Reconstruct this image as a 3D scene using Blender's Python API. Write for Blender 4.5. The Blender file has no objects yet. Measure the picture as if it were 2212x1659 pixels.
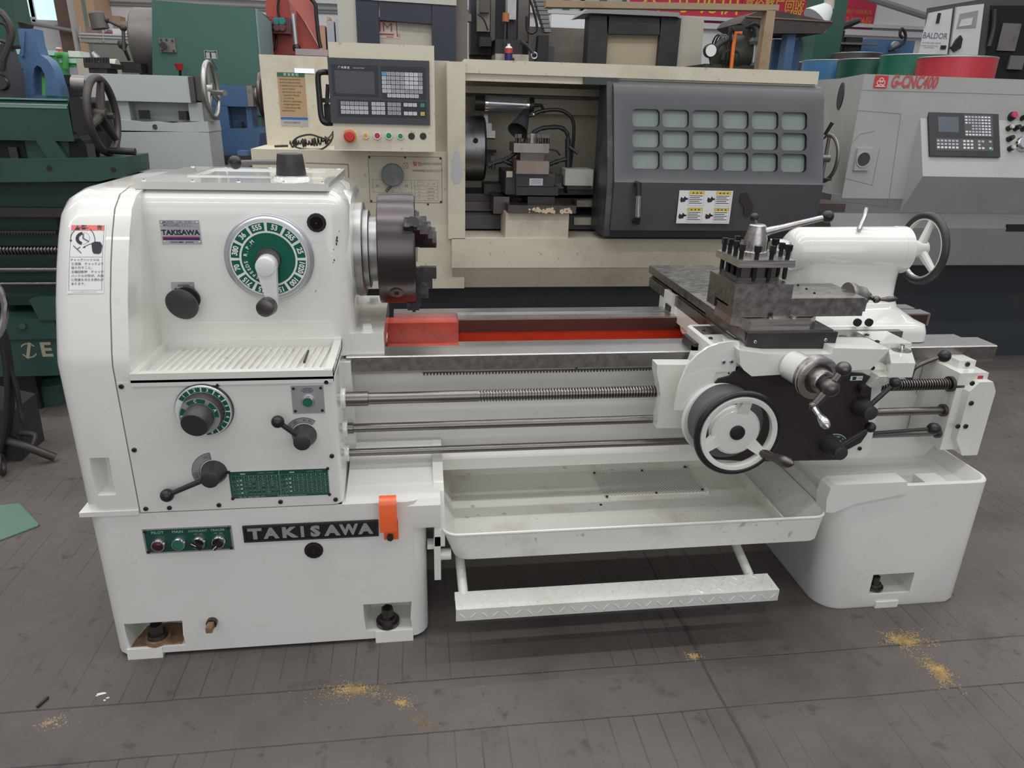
import bpy, bmesh, math, random
from mathutils import Matrix, Vector
random.seed(7)
PI = math.pi; TAU = 2*PI
SC = bpy.context.scene
COL = SC.collection
# ------------------------------------------------------------------ camera
CW, CH, CF = 2212.0, 1659.0, 1540.0
_p, _r, _y = math.radians(21.2), math.radians(1.55), math.radians(7.9)
CAMP = Vector((0, 0, 1.42))
_f = Vector((math.sin(_y)*math.cos(_p), math.cos(_y)*math.cos(_p), -math.sin(_p)))
_rt = Vector((math.cos(_y), -math.sin(_y), 0)); _up = _rt.cross(_f)
CR = math.cos(_r)*_rt + math.sin(_r)*_up
CU = -math.sin(_r)*_rt + math.cos(_r)*_up
CFW = _f
cam_d = bpy.data.cameras.new('camera'); cam = bpy.data.objects.new('camera', cam_d); COL.objects.link(cam)
cam_d.sensor_width = 36.0; cam_d.lens = 36.0*CF/CW; cam_d.clip_end = 200; cam_d.clip_start = .05
cam.matrix_world = Matrix(((CR.x, CU.x, -CFW.x, CAMP.x), (CR.y, CU.y, -CFW.y, CAMP.y), (CR.z, CU.z, -CFW.z, CAMP.z), (0, 0, 0, 1)))
SC.camera = cam
# ------------------------------------------------------------------ world, lights, exposure
SC.view_settings.view_transform = 'Standard'; SC.view_settings.look = 'None'
SC.view_settings.exposure = -0.12; SC.view_settings.gamma = 1.0; SC.view_settings.use_curve_mapping = False
W = bpy.data.worlds.new('hall_daylight'); SC.world = W; W.use_nodes = True
wn = W.node_tree.nodes; wl = W.node_tree.links
bg = wn['Background']; tc = wn.new('ShaderNodeTexCoord'); sp = wn.new('ShaderNodeSeparateXYZ'); rp = wn.new('ShaderNodeValToRGB')
wl.new(tc.outputs['Generated'], sp.inputs[0]); mr = wn.new('ShaderNodeMapRange'); mr.inputs[1].default_value = -1; mr.inputs[2].default_value = 1
wl.new(sp.outputs['Z'], mr.inputs[0]); wl.new(mr.outputs[0], rp.inputs[0]); wl.new(rp.outputs[0], bg.inputs[0])
e = rp.color_ramp.elements
e[0].position = .48; e[0].color = (.10, .10, .11, 1); e[1].position = .57; e[1].color = (.66, .68, .74, 1)
x = rp.color_ramp.elements.new(.80); x.color = (.80, .83, .90, 1); x = rp.color_ramp.elements.new(.97); x.color = (.55, .57, .62, 1)
bg.inputs[1].default_value = .64
def area(name, loc, rot, sx, sy, power, col=(1, .98, .95)):
    l = bpy.data.lights.new(name, 'AREA'); l.shape = 'RECTANGLE'; l.size = sx; l.size_y = sy; l.energy = power; l.color = col
    o = bpy.data.objects.new(name, l); COL.objects.link(o); o.location = loc; o.rotation_euler = rot; return o
for i, (yy, pw) in enumerate(((-.6, 60), (1.2, 105), (3.4, 95), (5.9, 95), (8.6, 100))):
    area('ceiling_tube_row', (.3, yy, 4.6), (0, 0, 0), 11.0, .08, pw)
area('front_fill', (.5, -4.5, 2.6), (math.radians(80), 0, 0), 7.0, 3.6, 105, (.96, .98, 1))  # unseen fill added behind the camera to brighten the front faces and tray
area('skylight_panel', (1.0, 2.5, 6.2), (0, 0, 0), 9.0, 3.0, 110, (.95, .98, 1))

def P(px, py, ax, v):
    "world point on the plane axis=v seen along the sight line of an image measurement"
    d = CFW + (px-CW/2)/CF*CR - (py-CH/2)/CF*CU
    i = 'xyz'.index(ax); t = (v-CAMP[i])/d[i]
    return CAMP + t*d
# ------------------------------------------------------------------ materials
MATS = {}
def mat(name, col=(.5, .5, .5), rough=.5, metal=0.0, dirt=0.0, dcol=(.12, .09, .06), scale=6.0, bump=0.0, bscale=60., coat=0.0, spots=0.0, emit=0.0, vary=0.0, alpha=1.0, brush=None):
    if name in MATS: return MATS[name]
    m = bpy.data.materials.new(name); m.use_nodes = True; nt = m.node_tree; N = nt.nodes; L = nt.links
    b = N['Principled BSDF']
    b.inputs['Roughness'].default_value = rough; b.inputs['Metallic'].default_value = metal
    if coat: b.inputs['Coat Weight'].default_value = coat; b.inputs['Coat Roughness'].default_value = .04
    if emit:
        b.inputs['Emission Color'].default_value = (*col, 1); b.inputs['Emission Strength'].default_value = emit
    c = None
    tcn = N.new('ShaderNodeTexCoord')
    def noise(s, det=4, r=.6, vec=None):
        n = N.new('ShaderNodeTexNoise'); n.inputs['Scale'].default_value = s; n.inputs['Detail'].default_value = det; n.inputs['Roughness'].default_value = r
        L.new(vec or tcn.outputs['Object'], n.inputs['Vector']); return n.outputs['Fac']
    def ramp(f, a, bb):
        r = N.new('ShaderNodeMapRange'); r.inputs[1].default_value = a; r.inputs[2].default_value = bb; L.new(f, r.inputs[0]); return r.outputs[0]
    def mix(f, A, Bc):
        x = N.new('ShaderNodeMix'); x.data_type = 'RGBA'; 
        if isinstance(f, float): x.inputs[0].default_value = f
        else: L.new(f, x.inputs[0])
        for s, v in ((6, A), (7, Bc)):
            if isinstance(v, tuple): x.inputs[s].default_value = (*v, 1)
            else: L.new(v, x.inputs[s])
        return x.outputs[2]
    def mul(f, k):
        x = N.new('ShaderNodeMath'); x.operation = 'MULTIPLY'; L.new(f, x.inputs[0]); x.inputs[1].default_value = k; return x.outputs[0]
    c = col
    if vary: c = mix(ramp(noise(scale*.5), .3, .7), tuple(v*(1-vary) for v in col), tuple(min(1, v*(1+vary)) for v in col))
    if dirt:
        c = mix(mul(ramp(noise(scale, 8, .65), .50, .68), dirt), c, dcol)
    if spots:
        c = mix(mul(ramp(noise(scale*11, 2, .5), .68, .73), spots), c, dcol)
    if isinstance(c, tuple): b.inputs['Base Color'].default_value = (*c, 1)
    else: L.new(c, b.inputs['Base Color'])
    if brush:
        mp = N.new('ShaderNodeMapping'); mp.inputs['Scale'].default_value = brush; L.new(tcn.outputs['Object'], mp.inputs[0])
        f = noise(8, 3, .6, mp.outputs[0]); r = N.new('ShaderNodeMapRange'); L.new(f, r.inputs[0]); r.inputs[1].default_value = .3; r.inputs[2].default_value = .7
        r.inputs[3].default_value = max(.05, rough-.12); r.inputs[4].default_value = rough+.14; L.new(r.outputs[0], b.inputs['Roughness'])
    if bump:
        bn = N.new('ShaderNodeBump'); bn.inputs['Strength'].default_value = bump; bn.inputs['Distance'].default_value = .004
        L.new(noise(bscale, 4), bn.inputs['Height']); L.new(bn.outputs[0], b.inputs['Normal'])
    if alpha < 1: b.inputs['Alpha'].default_value = alpha
    MATS[name] = m; return m
white = mat('glossy white machine paint', (.74, .735, .685), .28, dirt=.16, dcol=(.50, .47, .40), scale=3, bump=.05, bscale=14, coat=1.0, spots=.12)
whitetray = mat('worn white tray paint', (.77, .76, .70), .42, dirt=.75, dcol=(.45, .39, .30), scale=3.2, spots=.8, coat=.2)
whitebase = mat('white base paint', (.745, .735, .69), .38, dirt=.20, dcol=(.46, .44, .37), scale=2.5, coat=.25, bump=.05, bscale=14, spots=.15)
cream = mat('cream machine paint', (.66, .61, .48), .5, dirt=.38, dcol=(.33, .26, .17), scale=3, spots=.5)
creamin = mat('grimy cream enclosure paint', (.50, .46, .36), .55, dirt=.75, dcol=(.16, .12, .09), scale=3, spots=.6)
steel = mat('ground steel', (.50, .47, .45), .34, 1, dirt=.35, dcol=(.22, .16, .12), scale=9, brush=(1, 20, 20))
steelx = mat('polished way steel', (.52, .505, .50), .33, 1, dirt=.35, dcol=(.34, .29, .26), scale=30)
rod = mat('oiled rod steel', (.22, .20, .19), .30, 1, dirt=.25, dcol=(.16, .13, .11), scale=9)
chucks = mat('dark oiled chuck steel', (.17, .14, .135), .36, 1, dirt=.45, dcol=(.05, .03, .03), scale=12)
chucktop = mat('chuck body steel', (.105, .092, .092), .30, 1, dirt=.35, dcol=(.10, .08, .08), scale=10)
dsteel = mat('dull dark steel', (.14, .125, .12), .36, 1, dirt=.35, dcol=(.06, .05, .045), scale=10, bump=.06)
tsteel = mat('scraped slide steel', (.29, .275, .26), .36, 1, dirt=.05, dcol=(.18, .17, .155), scale=14, brush=(6, 6, 6))
bsteel = mat('blackened steel', (.035, .032, .032), .38, .3)
black = mat('black plastic', (.014, .013, .014), .35)
blackm = mat('matt black rubber', (.02, .02, .02), .65)
charcoal = mat('charcoal knob plastic', (.035, .031, .03), .42)
hole = mat('black recess', (.006, .006, .007), .8)
brown = mat('brown black enamel', (.028, .020, .017), .42, dirt=.3, dcol=(.05, .035, .03), scale=6)
redpaint = mat('red oxide paint', (.52, .055, .02), .33, dirt=.55, dcol=(.22, .02, .012), scale=12, bump=.25, bscale=40)
orange = mat('orange enamel', (.86, .13, .03), .3, coat=.4, spots=.3)
silver = mat('silver letter paint', (.36, .36, .37), .4, .3)
alum = mat('brushed aluminium plate', (.55, .56, .58), .38, .85)
chrome = mat('chrome', (.72, .72, .73), .16, 1)
green = mat('green dial enamel', (.004, .115, .075), .28, .2, coat=.3)
greend = mat('dark green plate', (.006, .062, .046), .4)
paint_w = mat('white print', (.75, .76, .73), .5)
printk = mat('black print', (.02, .02, .03), .5)
printp = mat('grey violet print', (.14, .13, .20), .5)
grime = mat('brown rust grime', (.20, .12, .07), .85, dirt=.8, dcol=(.42, .24, .13), scale=40)
dust = mat('yellow sawdust', (.42, .30, .13), .9, vary=.35, scale=60)
# ------------------------------------------------------------------ mesh builder
def PN(px, py, o, n):
    'sight line of an image measurement met with the plane through o with normal n'
    d = CFW + (px-CW/2)/CF*CR - (py-CH/2)/CF*CU; o = Vector(o); n = Vector(n); return CAMP + d*((o-CAMP).dot(n)/d.dot(n))
def setp(o, **k):
    for a, v in k.items():
        if v is not None: o[a] = v
    return o
ROOT = {}; DEP = {}
class B:
    def __init__(s, m=None): s.bm = bmesh.new(); s.mats = []; s.mi = 0; s.X = Matrix(); 
    def m(s, mt):
        if mt not in s.mats: s.mats.append(mt)
        s.mi = s.mats.index(mt); return s
    def F(s, o, xd=(1, 0, 0), yd=(0, 0, 1)):
        xd = Vector(xd).normalized(); yd = Vector(yd); yd = (yd - xd*yd.dot(xd)).normalized(); zd = xd.cross(yd)
        s.X = Matrix(((xd.x, yd.x, zd.x, o[0]), (xd.y, yd.y, zd.y, o[1]), (xd.z, yd.z, zd.z, o[2]), (0, 0, 0, 1))); return s
    def add(s, vs, fs):
        v = [s.bm.verts.new(s.X @ Vector(p)) for p in vs]; out = []
        for f in fs:
            try: fc = s.bm.faces.new([v[i] for i in f])
            except ValueError: continue
            fc.material_index = s.mi; fc.smooth = True; out.append(fc)
        return v, out
    def bev(s, fs, w, seg=2, sel=None):
        es = set(e for f in fs for e in f.edges)
        if sel: es = [e for e in es if sel(e)]
        else: es = [e for e in es if len(e.link_faces) == 2 and e.calc_face_angle(0) > .5]
        if es and w > 0:
            r = bmesh.ops.bevel(s.bm, geom=list(es), offset=w, segments=seg, profile=.5, affect='EDGES', clamp_overlap=True)
            for f in r['faces']: f.material_index = s.mi; f.smooth = True
    def box(s, x0, x1, y0, y1, z0, z1, bv=0, seg=2, sel=None):
        x0, x1 = sorted((x0, x1)); y0, y1 = sorted((y0, y1)); z0, z1 = sorted((z0, z1))
        vs = [(x0, y0, z0), (x1, y0, z0), (x1, y1, z0), (x0, y1, z0), (x0, y0, z1), (x1, y0, z1), (x1, y1, z1), (x0, y1, z1)]
        _, f = s.add(vs, [(0, 3, 2, 1), (4, 5, 6, 7), (0, 1, 5, 4), (1, 2, 6, 5), (2, 3, 7, 6), (3, 0, 4, 7)])
        if bv: s.bev(f, bv, seg, sel)
        return s
    def hexa(s, bot, top, bv=0, seg=2):
        _, f = s.add(list(bot)+list(top), [(3, 2, 1, 0), (4, 5, 6, 7), (0, 1, 5, 4), (1, 2, 6, 5), (2, 3, 7, 6), (3, 0, 4, 7)])
        if bv: s.bev(f, bv, seg)
        return s
    def prism(s, poly, ax, a, b, bv=0, seg=2, sel=None):
        n = len(poly)
        ar = sum(poly[i][0]*poly[(i+1) % n][1]-poly[(i+1) % n][0]*poly[i][1] for i in range(n))
        if ar < 0: poly = poly[::-1]
        a, b = sorted((a, b))
        mk = {'x': lambda p, t: (t, p[0], p[1]), 'y': lambda p, t: (p[0], t, p[1]), 'z': lambda p, t: (p[0], p[1], t)}[ax]
        vs = [mk(p, a) for p in poly]+[mk(p, b) for p in poly]
        fs = [tuple(range(n))[::-1], tuple(range(n, 2*n))]+[(i, (i+1) % n, n+(i+1) % n, n+i) for i in range(n)]
        if ax == 'y': fs = [f[::-1] for f in fs]
        _, f = s.add(vs, fs)
        if bv: s.bev(f, bv, seg, sel)
        return s
    def lathe(s, o, d, prof, n=32, cap=True):
        d = Vector(d).normalized(); o = Vector(o); u = d.orthogonal().normalized(); w = d.cross(u)
        vs = []; fs = []
        for t, r in prof:
            for k in range(n):
                a = TAU*k/n; vs.append(o+d*t+(u*math.cos(a)+w*math.sin(a))*max(r, 1e-5))
        for i in range(len(prof)-1):
            for k in range(n):
                k2 = (k+1) % n; fs.append((i*n+k, i*n+k2, (i+1)*n+k2, (i+1)*n+k))
        if cap: fs.append(tuple(range(n))[::-1]); fs.append(tuple(range((len(prof)-1)*n, len(prof)*n)))
        s.add(vs, fs); return s
    def cyl(s, p0, p1, r0, r1=None, n=24, bv=0):
        p0 = Vector(p0); p1 = Vector(p1); L = (p1-p0).length; r1 = r0 if r1 is None else r1
        if bv: pr = [(0, r0-bv), (bv*.3, r0-bv*.3), (bv, r0), (L-bv, r1), (L-bv*.3, r1-bv*.3), (L, r1-bv)]
        else: pr = [(0, r0), (L, r1)]
        return s.lathe(p0, p1-p0, pr, n)
    def sph(s, c, r, n=18, sc=(1, 1, 1)):
        vs = []; fs = []; m = max(6, n//2)
        for i in range(1, m):
            t = PI*i/m
            for k in range(n):
                a = TAU*k/n; vs.append((c[0]+r*sc[0]*math.sin(t)*math.cos(a), c[1]+r*sc[1]*math.sin(t)*math.sin(a), c[2]+r*sc[2]*math.cos(t)))
        for i in range(m-2):
            for k in range(n): fs.append((i*n+k, (i+1)*n+k, (i+1)*n+(k+1) % n, i*n+(k+1) % n))
        t = len(vs); vs.append((c[0], c[1], c[2]+r*sc[2])); vs.append((c[0], c[1], c[2]-r*sc[2]))
        for k in range(n): fs.append((t, k, (k+1) % n)); q = (m-2)*n; fs.append((t+1, q+(k+1) % n, q+k))
        s.add(vs, fs); return s
    def tube(s, pts, r, n=10, smooth=0, closed=False):
        pts = [Vector(p) for p in pts]
        if smooth and len(pts) > 2:
            q = []
            m = len(pts)
            for i in range(m if closed else m-1):
                p0 = pts[i-1] if (i > 0 or closed) else pts[0]; p1 = pts[i]; p2 = pts[(i+1) % m]; p3 = pts[(i+2) % m] if (i+2 < m or closed) else pts[-1]
                for k in range(smooth):
                    t = k/smooth; q.append(.5*((2*p1)+(p2-p0)*t+(2*p0-5*p1+4*p2-p3)*t*t+(3*p1-p0-3*p2+p3)*t**3))
            if not closed: q.append(pts[-1])
            pts = q
        m = len(pts); rs = r if isinstance(r, (list, tuple)) else None
        vs = []; fs = []; u = None
        for i, p in enumerate(pts):
            a = pts[i-1] if (i > 0 or closed) else p; b = pts[(i+1) % m] if (i < m-1 or closed) else p
            d = (b-a).normalized()
            if u is None: u = d.orthogonal().normalized()
            u = (u-d*u.dot(d)).normalized(); w = d.cross(u)
            if rs: x = i/(m-1)*(len(rs)-1); j = min(int(x), len(rs)-2); rr = rs[j]+(rs[j+1]-rs[j])*(x-j)
            else: rr = r
            for k in range(n): t = TAU*k/n; vs.append(p+(u*math.cos(t)+w*math.sin(t))*rr)
        for i in range(m if closed else m-1):
            for k in range(n): j = (i+1) % m; fs.append((i*n+k, i*n+(k+1) % n, j*n+(k+1) % n, j*n+k))
        if not closed: fs.append(tuple(range(n))[::-1]); fs.append(tuple(range((m-1)*n, m*n)))
        s.add(vs, fs); return s
    def torus(s, c, d, R, r, n=48, k=12, sq=1.0):
        d = Vector(d).normalized(); u = d.orthogonal().normalized(); w = d.cross(u); c = Vector(c)
        return s.tube([c+(u*math.cos(TAU*i/n)+w*math.sin(TAU*i/n))*R for i in range(n)], r, k, closed=True)
    # flat print in the current frame (x right, y up, z out)
    def rect(s, x0, x1, y0, y1, z=0.0): s.add([(x0, y0, z), (x1, y0, z), (x1, y1, z), (x0, y1, z)], [(0, 1, 2, 3)]); return s
    def frame(s, x0, x1, y0, y1, w, z=0.0):
        s.rect(x0, x1, y0, y0+w, z); s.rect(x0, x1, y1-w, y1, z); s.rect(x0, x0+w, y0+w, y1-w, z); s.rect(x1-w, x1, y0+w, y1-w, z); return s
    def poly(s, pts, z=0.0):
        n = len(pts); ar = sum(pts[i][0]*pts[(i+1) % n][1]-pts[(i+1) % n][0]*pts[i][1] for i in range(n))
        if ar < 0: pts = pts[::-1]
        s.add([(p[0], p[1], z) for p in pts], [tuple(range(n))]); return s
    def sector(s, cx, cy, r0, r1, a0, a1, z=0.0, n=10):
        vs = []
        for i in range(n+1):
            a = a0+(a1-a0)*i/n; vs += [(cx+r0*math.cos(a), cy+r0*math.sin(a), z), (cx+r1*math.cos(a), cy+r1*math.sin(a), z)]
        fs = [(2*i, 2*i+1, 2*i+3, 2*i+2) for i in range(n)]
        if a1 < a0: fs = [f[::-1] for f in fs]
        s.add(vs, fs); return s
    def disc(s, cx, cy, r, z=0.0, n=24): s.poly([(cx+r*math.cos(TAU*i/n), cy+r*math.sin(TAU*i/n)) for i in range(n)], z); return s
    def line(s, pts, w, z=0.0):
        for a, b in zip(pts, pts[1:]):
            a = Vector((a[0], a[1])); b = Vector((b[0], b[1])); d = (b-a)
            if d.length < 1e-6: continue
            d.normalize(); q = Vector((-d.y, d.x))*w/2; s.add([(*(a-q), z), (*(b-q), z), (*(b+q), z), (*(a+q), z)], [(0, 1, 2, 3)])
        return s
    def plate(s, x0, x1, y0, y1, t, z=0.0, bv=0): return s.box(x0, x1, y0, y1, z, z+t, bv)
    def text(s, txt, size, x, y, z=0.0, al='CENTER', rot=0.0, sx=1.0, bold=0.0, ex=0.0, sp=1.0, lsp=1.0, shear=0.0, res=2):
        cu = bpy.data.curves.new('t', 'FONT'); cu.body = txt; cu.size = size; cu.align_x = al; cu.align_y = 'CENTER'; cu.extrude = ex
        cu.offset = bold*size; cu.resolution_u = res; cu.space_character = sp; cu.space_line = lsp; cu.shear = shear
        o = bpy.data.objects.new('t', cu); me = o.to_mesh()
        T = s.X @ Matrix.Translation((x, y, z+ex)) @ Matrix.Rotation(rot, 4, 'Z') @ Matrix.Diagonal((sx, 1, 1, 1))
        vs = [s.bm.verts.new(T @ v.co) for v in me.vertices]
        for p in me.polygons:
            try: f = s.bm.faces.new([vs[i] for i in p.vertices]); f.material_index = s.mi; f.smooth = False
            except ValueError: pass
        o.to_mesh_clear(); bpy.data.objects.remove(o); bpy.data.curves.remove(cu); return s
    def obj(s, name, parent=None, mt=None, sharp=33, world=True, **kw):
        if mt: s.mats = [mt]+[q for q in s.mats if q is not mt] if not s.mats else s.mats
        bm = s.bm; bm.normal_update()
        me = bpy.data.meshes.new(name)
        ang = math.radians(sharp)
        for e in bm.edges:
            if len(e.link_faces) != 2 or e.calc_face_angle(0) > ang: e.smooth = False
        bm.to_mesh(me); bm.free()
        for q in s.mats: me.materials.append(q)
        o = bpy.data.objects.new(name, me); COL.objects.link(o)
        if parent is not None:
            if DEP.get(parent, 0) >= 2: parent = parent.parent
            DEP[o] = DEP.get(parent, 0)+1
            o.parent = parent
            if world and parent in ROOT: o.matrix_parent_inverse = ROOT[parent].inverted()
        setp(o, **kw); return o
def thing(name, label, cat, loc=(0, 0, 0), rotz=0.0, group=None):
    o = bpy.data.objects.new(name, None); COL.objects.link(o); o.empty_display_size = .1
    o.location = loc; o.rotation_euler = (0, 0, rotz)
    ROOT[o] = Matrix.Translation(loc) @ Matrix.Rotation(rotz, 4, 'Z')
    return setp(o, label=label, category=cat, group=group)
def solo(o, label, cat, group=None): return setp(o, label=label, category=cat, group=group)
def cut(o, b, keep=None):
    "carve the builder's solid out of object o, leaving one plain mesh"
    for q in b.mats:
        if q.name not in [z.name for z in o.data.materials]: o.data.materials.append(q)
    me = bpy.data.meshes.new('c'); bmesh.ops.recalc_face_normals(b.bm, faces=b.bm.faces)
    idx = [list(o.data.materials).index(q) for q in b.mats] or [0]
    for f in b.bm.faces: f.material_index = idx[f.material_index] if f.material_index < len(idx) else 0; f.smooth = False
    b.bm.to_mesh(me); b.bm.free()
    for q in o.data.materials: me.materials.append(q)
    c = bpy.data.objects.new('c', me); COL.objects.link(c)
    md = o.modifiers.new('b', 'BOOLEAN'); md.operation = 'DIFFERENCE'; md.solver = 'EXACT'; md.object = c; md.use_self = True
    try: md.material_mode = 'INDEX'
    except Exception: pass
    bpy.context.view_layer.update()
    new = bpy.data.meshes.new_from_object(o.evaluated_get(bpy.context.evaluated_depsgraph_get()))
    o.modifiers.clear(); old = o.data; o.data = new; new.name = o.name
    bpy.data.objects.remove(c); bpy.data.meshes.remove(me)
    # crisp edges after carving
    bm = bmesh.new(); bm.from_mesh(new)
    for f in bm.faces: f.smooth = True
    for e in bm.edges: e.smooth = not (len(e.link_faces) != 2 or e.calc_face_angle(0) > math.radians(33))
    bm.to_mesh(new); bm.free(); return o
def screw(par, p, d, r=.006, mt=None, name='socket_screw'):
    b = B(); b.m(mt or bsteel); p = Vector(p); d = Vector(d).normalized()
    b.lathe(p-d*.001, d, [(0, r), (.003, r), (.004, r*.85)], 14); b.m(hole); b.cyl(p+d*.0028, p+d*.0042, r*.45, n=6)
    return b.obj(name, par)
# ================================================================== THE WHITE LATHE
LA = thing('engine_lathe', 'glossy white manual engine lathe with green dials in the foreground', 'lathe', (.4, 1.95, 0))
YF = 1.65
# ---- headstock pedestal
b = B(); b.m(whitebase)
b.box(-.835, .008, YF, 2.36, .012, .449, .05, 4, sel=lambda e: abs((e.verts[0].co-e.verts[1].co).z) > .2)
b.prism([(YF+.004, .365), (YF, .385), (YF, .435), (YF+.012, .450), (1.72, .456), (1.93, .50), (1.99, .50), (1.99, .365)], 'x', -.20, .047, .012, 3)
b.hexa([(-.80, YF-.006, 0), (-.71, YF-.006, 0), (-.71, 1.9, 0), (-.80, 1.9, 0)], [(-.80, YF-.003, .031), (-.71, YF-.003, .031), (-.71, 1.9, .031), (-.80, 1.9, .031)], .003)
b.hexa([(-.14, YF-.006, 0), (-.035, YF-.006, 0), (-.035, 1.9, 0), (-.14, 1.9, 0)], [(-.14, YF-.003, .036), (-.035, YF-.003, .036), (-.035, 1.9, .036), (-.14, 1.9, .036)], .003)
base = b.obj('headstock_pedestal', LA)
c = B(); c.m(whitebase)
for x0, x1, za, zb_ in ((-.803, -.643, .032, .114), (-.177, -.033, .038, .130)):
    c.hexa([(x0+.004, YF-.1, za), (x1-.004, YF-.1, za), (x1-.004, YF+.105, za), (x0+.02, YF+.105, za)], [(x0-.004, YF-.1, zb_+.012), (x1+.004, YF-.1, zb_+.012), (x1-.012, YF+.105, zb_-.012), (x0+.02, YF+.105, zb_-.012)], .014, 3)
cut(base, c)
def jack(x, y, z, par, s=1.0, gr=False):
    b = B(); b.m(grime if gr else dsteel); b.cyl((x, y, z), (x, y, z+.012*s), .033*s, n=28); b.m(dsteel)
    b.cyl((x, y, z+.012*s), (x, y, z+.024*s), .026*s, .024*s, n=24); b.cyl((x, y, z+.024*s), (x, y, z+.052*s), .019*s, .017*s, n=6)
    b.m(hole); b.cyl((x, y, z+.051*s), (x, y, z+.0535*s), .011*s, n=14)
    return b.obj('levelling_bolt', par)
jack(-.728, YF+.030, .033, LA, 1, True); jack(-.106, YF+.030, .039, LA)
b = B(); b.m(grime)
b.poly([(-.795, 1.655), (-.66, 1.655), (-.662, 1.74), (-.72, 1.748), (-.775, 1.74)], .0335); b.obj('rust_patch', LA)
p = P(459, 1342, 'y', YF); b = B(); b.m(dsteel); b.cyl((p.x, YF+.01, p.z), (p.x, YF-.012, p.z), .014); b.m(grime); b.box(p.x-.008, p.x+.008, YF-.038, YF-.010, p.z-.008, p.z+.008, .002); b.obj('drain_plug', LA, label='rusty square-headed drain plug')
# ---- feed gearbox
b = B(); b.m(white); b.box(-.70, -.204, YF, 1.90, .4515, .80, .022, 4, sel=lambda e: abs((e.verts[0].co-e.verts[1].co).z) > .2 and e.verts[0].co.x > -.5)
gb = b.obj('feed_gearbox', LA)
b = B(); b.m(hole); b.box(-.70, -.208, YF+.003, YF+.02, .448, .4525); b.obj('gearbox_seam', LA)
# shelf with ribs
b = B(); b.m(white)
S0 = (-.667, YF-.004); 
b.box(-.667, -.207, YF-.004, 1.895, .7995, .806, .003)
b.box(-.667, -.207, YF-.004, YF+.016, .79, .822, .006, 3); b.box(-.226, -.207, YF, 1.895, .79, .824, .006, 3)
b.box(-.667, -.650, YF, 1.895, .80, .824, .006, 3)
b.box(-.667, -.207, 1.872, 1.897, .80, .830, .008, 3)
b.m(whitetray)
for i in range(21):
    x = -.628+i*.0188; b.hexa([(x, 1.68, .805), (x+.0075, 1.68, .805), (x+.0195, 1.862, .805), (x+.012, 1.862, .805)], [(x+.0015, 1.682, .8125), (x+.006, 1.682, .8125), (x+.018, 1.86, .8125), (x+.0135, 1.86, .8125)])
b.obj('ribbed_shelf', LA)
b = B(); b.m(bsteel); b.tube([P(657, 782, 'z', .817), P(666, 758, 'z', .817)], .003); b.obj('steel_pin', LA)
# gearbox panel screws
for px, py in ((262, 835), (470, 830), (705, 825), (290, 972), (717, 985), (315, 1099), (366, 1097), (473, 1091), (606, 1084), (725, 1079)):
    p = P(px, py, 'y', YF-.001); screw(LA, p, (0, -1, 0), .0058)
# ---- gear train cover
prof = [(YF, .449), (YF, .84), (1.658, .87), (1.675, .915), (1.702, .985), (1.742, 1.065), (1.778, 1.125), (1.815, 1.175), (1.86, 1.203), (1.93, 1.214), (2.40, 1.216), (2.40, .449)]
b = B(); b.m(white)
def leftsel(e): return abs(e.verts[0].co.x+.84) < 1e-4 and abs(e.verts[1].co.x+.84) < 1e-4 and not (abs(e.verts[0].co.z-.449) < 1e-3 and abs(e.verts[1].co.z-.449) < 1e-3)
def chainoff(pr, d):
    o = []
    for i, p in enumerate(pr):
        a = Vector(pr[max(i-1, 0)]); c_ = Vector(pr[min(i+1, len(pr)-1)]); t = (c_-a).normalized(); nn = Vector((t.y, -t.x)); 
        o.append((p[0]+nn.x*d, p[1]+nn.y*d))
    return o
ch = prof[:-1]; rr = .058; rings = []
for k in range(8):
    th = PI/2*k/7; rings.append((-.84+rr*(1-math.sin(th)) if k else -.84+rr, chainoff(ch, rr*(1-math.cos(th)) if k else 0)))
rings = [(-.703, ch)]+[(-.84+rr*(1-math.sin(PI/2*k/7)), chainoff(ch, rr*(1-math.cos(PI/2*k/7)))) for k in range(8)]
vs = []; nn_ = len(ch)+1
for xx, cc_ in rings: vs += [(xx, y, max(z, .449) if i else .449) for i, (y, z) in enumerate(cc_)]+[(xx, 2.40, .449)]
fs = [(k*nn_+i, (k+1)*nn_+i, (k+1)*nn_+(i+1) % nn_, k*nn_+(i+1) % nn_) for k in range(8) for i in range(nn_)]+[tuple(range(nn_)), tuple(range(8*nn_, 9*nn_))[::-1]]
b.add(vs, fs); bmesh.ops.recalc_face_normals(b.bm, faces=b.bm.faces)
cov = b.obj('gear_train_cover', LA)
c = B(); c.m(white); x0 = P(180, 980, 'y', YF).x; x1 = P(236, 980, 'y', YF).x
c.hexa([(x0+.004, YF-.02, .497), (x1-.002, YF-.02, .497), (x1-.006, YF+.04, .518), (x0+.026, YF+.04, .518)], [(x0, YF-.02, .612), (x1, YF-.02, .612), (x1-.008, YF+.04, .598), (x0+.03, YF+.04, .598)], .008, 3)
cut(cov, c)
b = B(); b.m(white); b.box(-.842, -.7035, YF-.004, 2.405, .4475, .460, .004, 3); b.obj('cover_lip', cov)
b = B(); b.m(mat('seam shadow paint', (.22, .21, .18), .7)); b.prism([(q[0]+.002, q[1]-.002) for q in prof], 'x', -.7035, -.6995); b.obj('cover_seam', LA)
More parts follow.
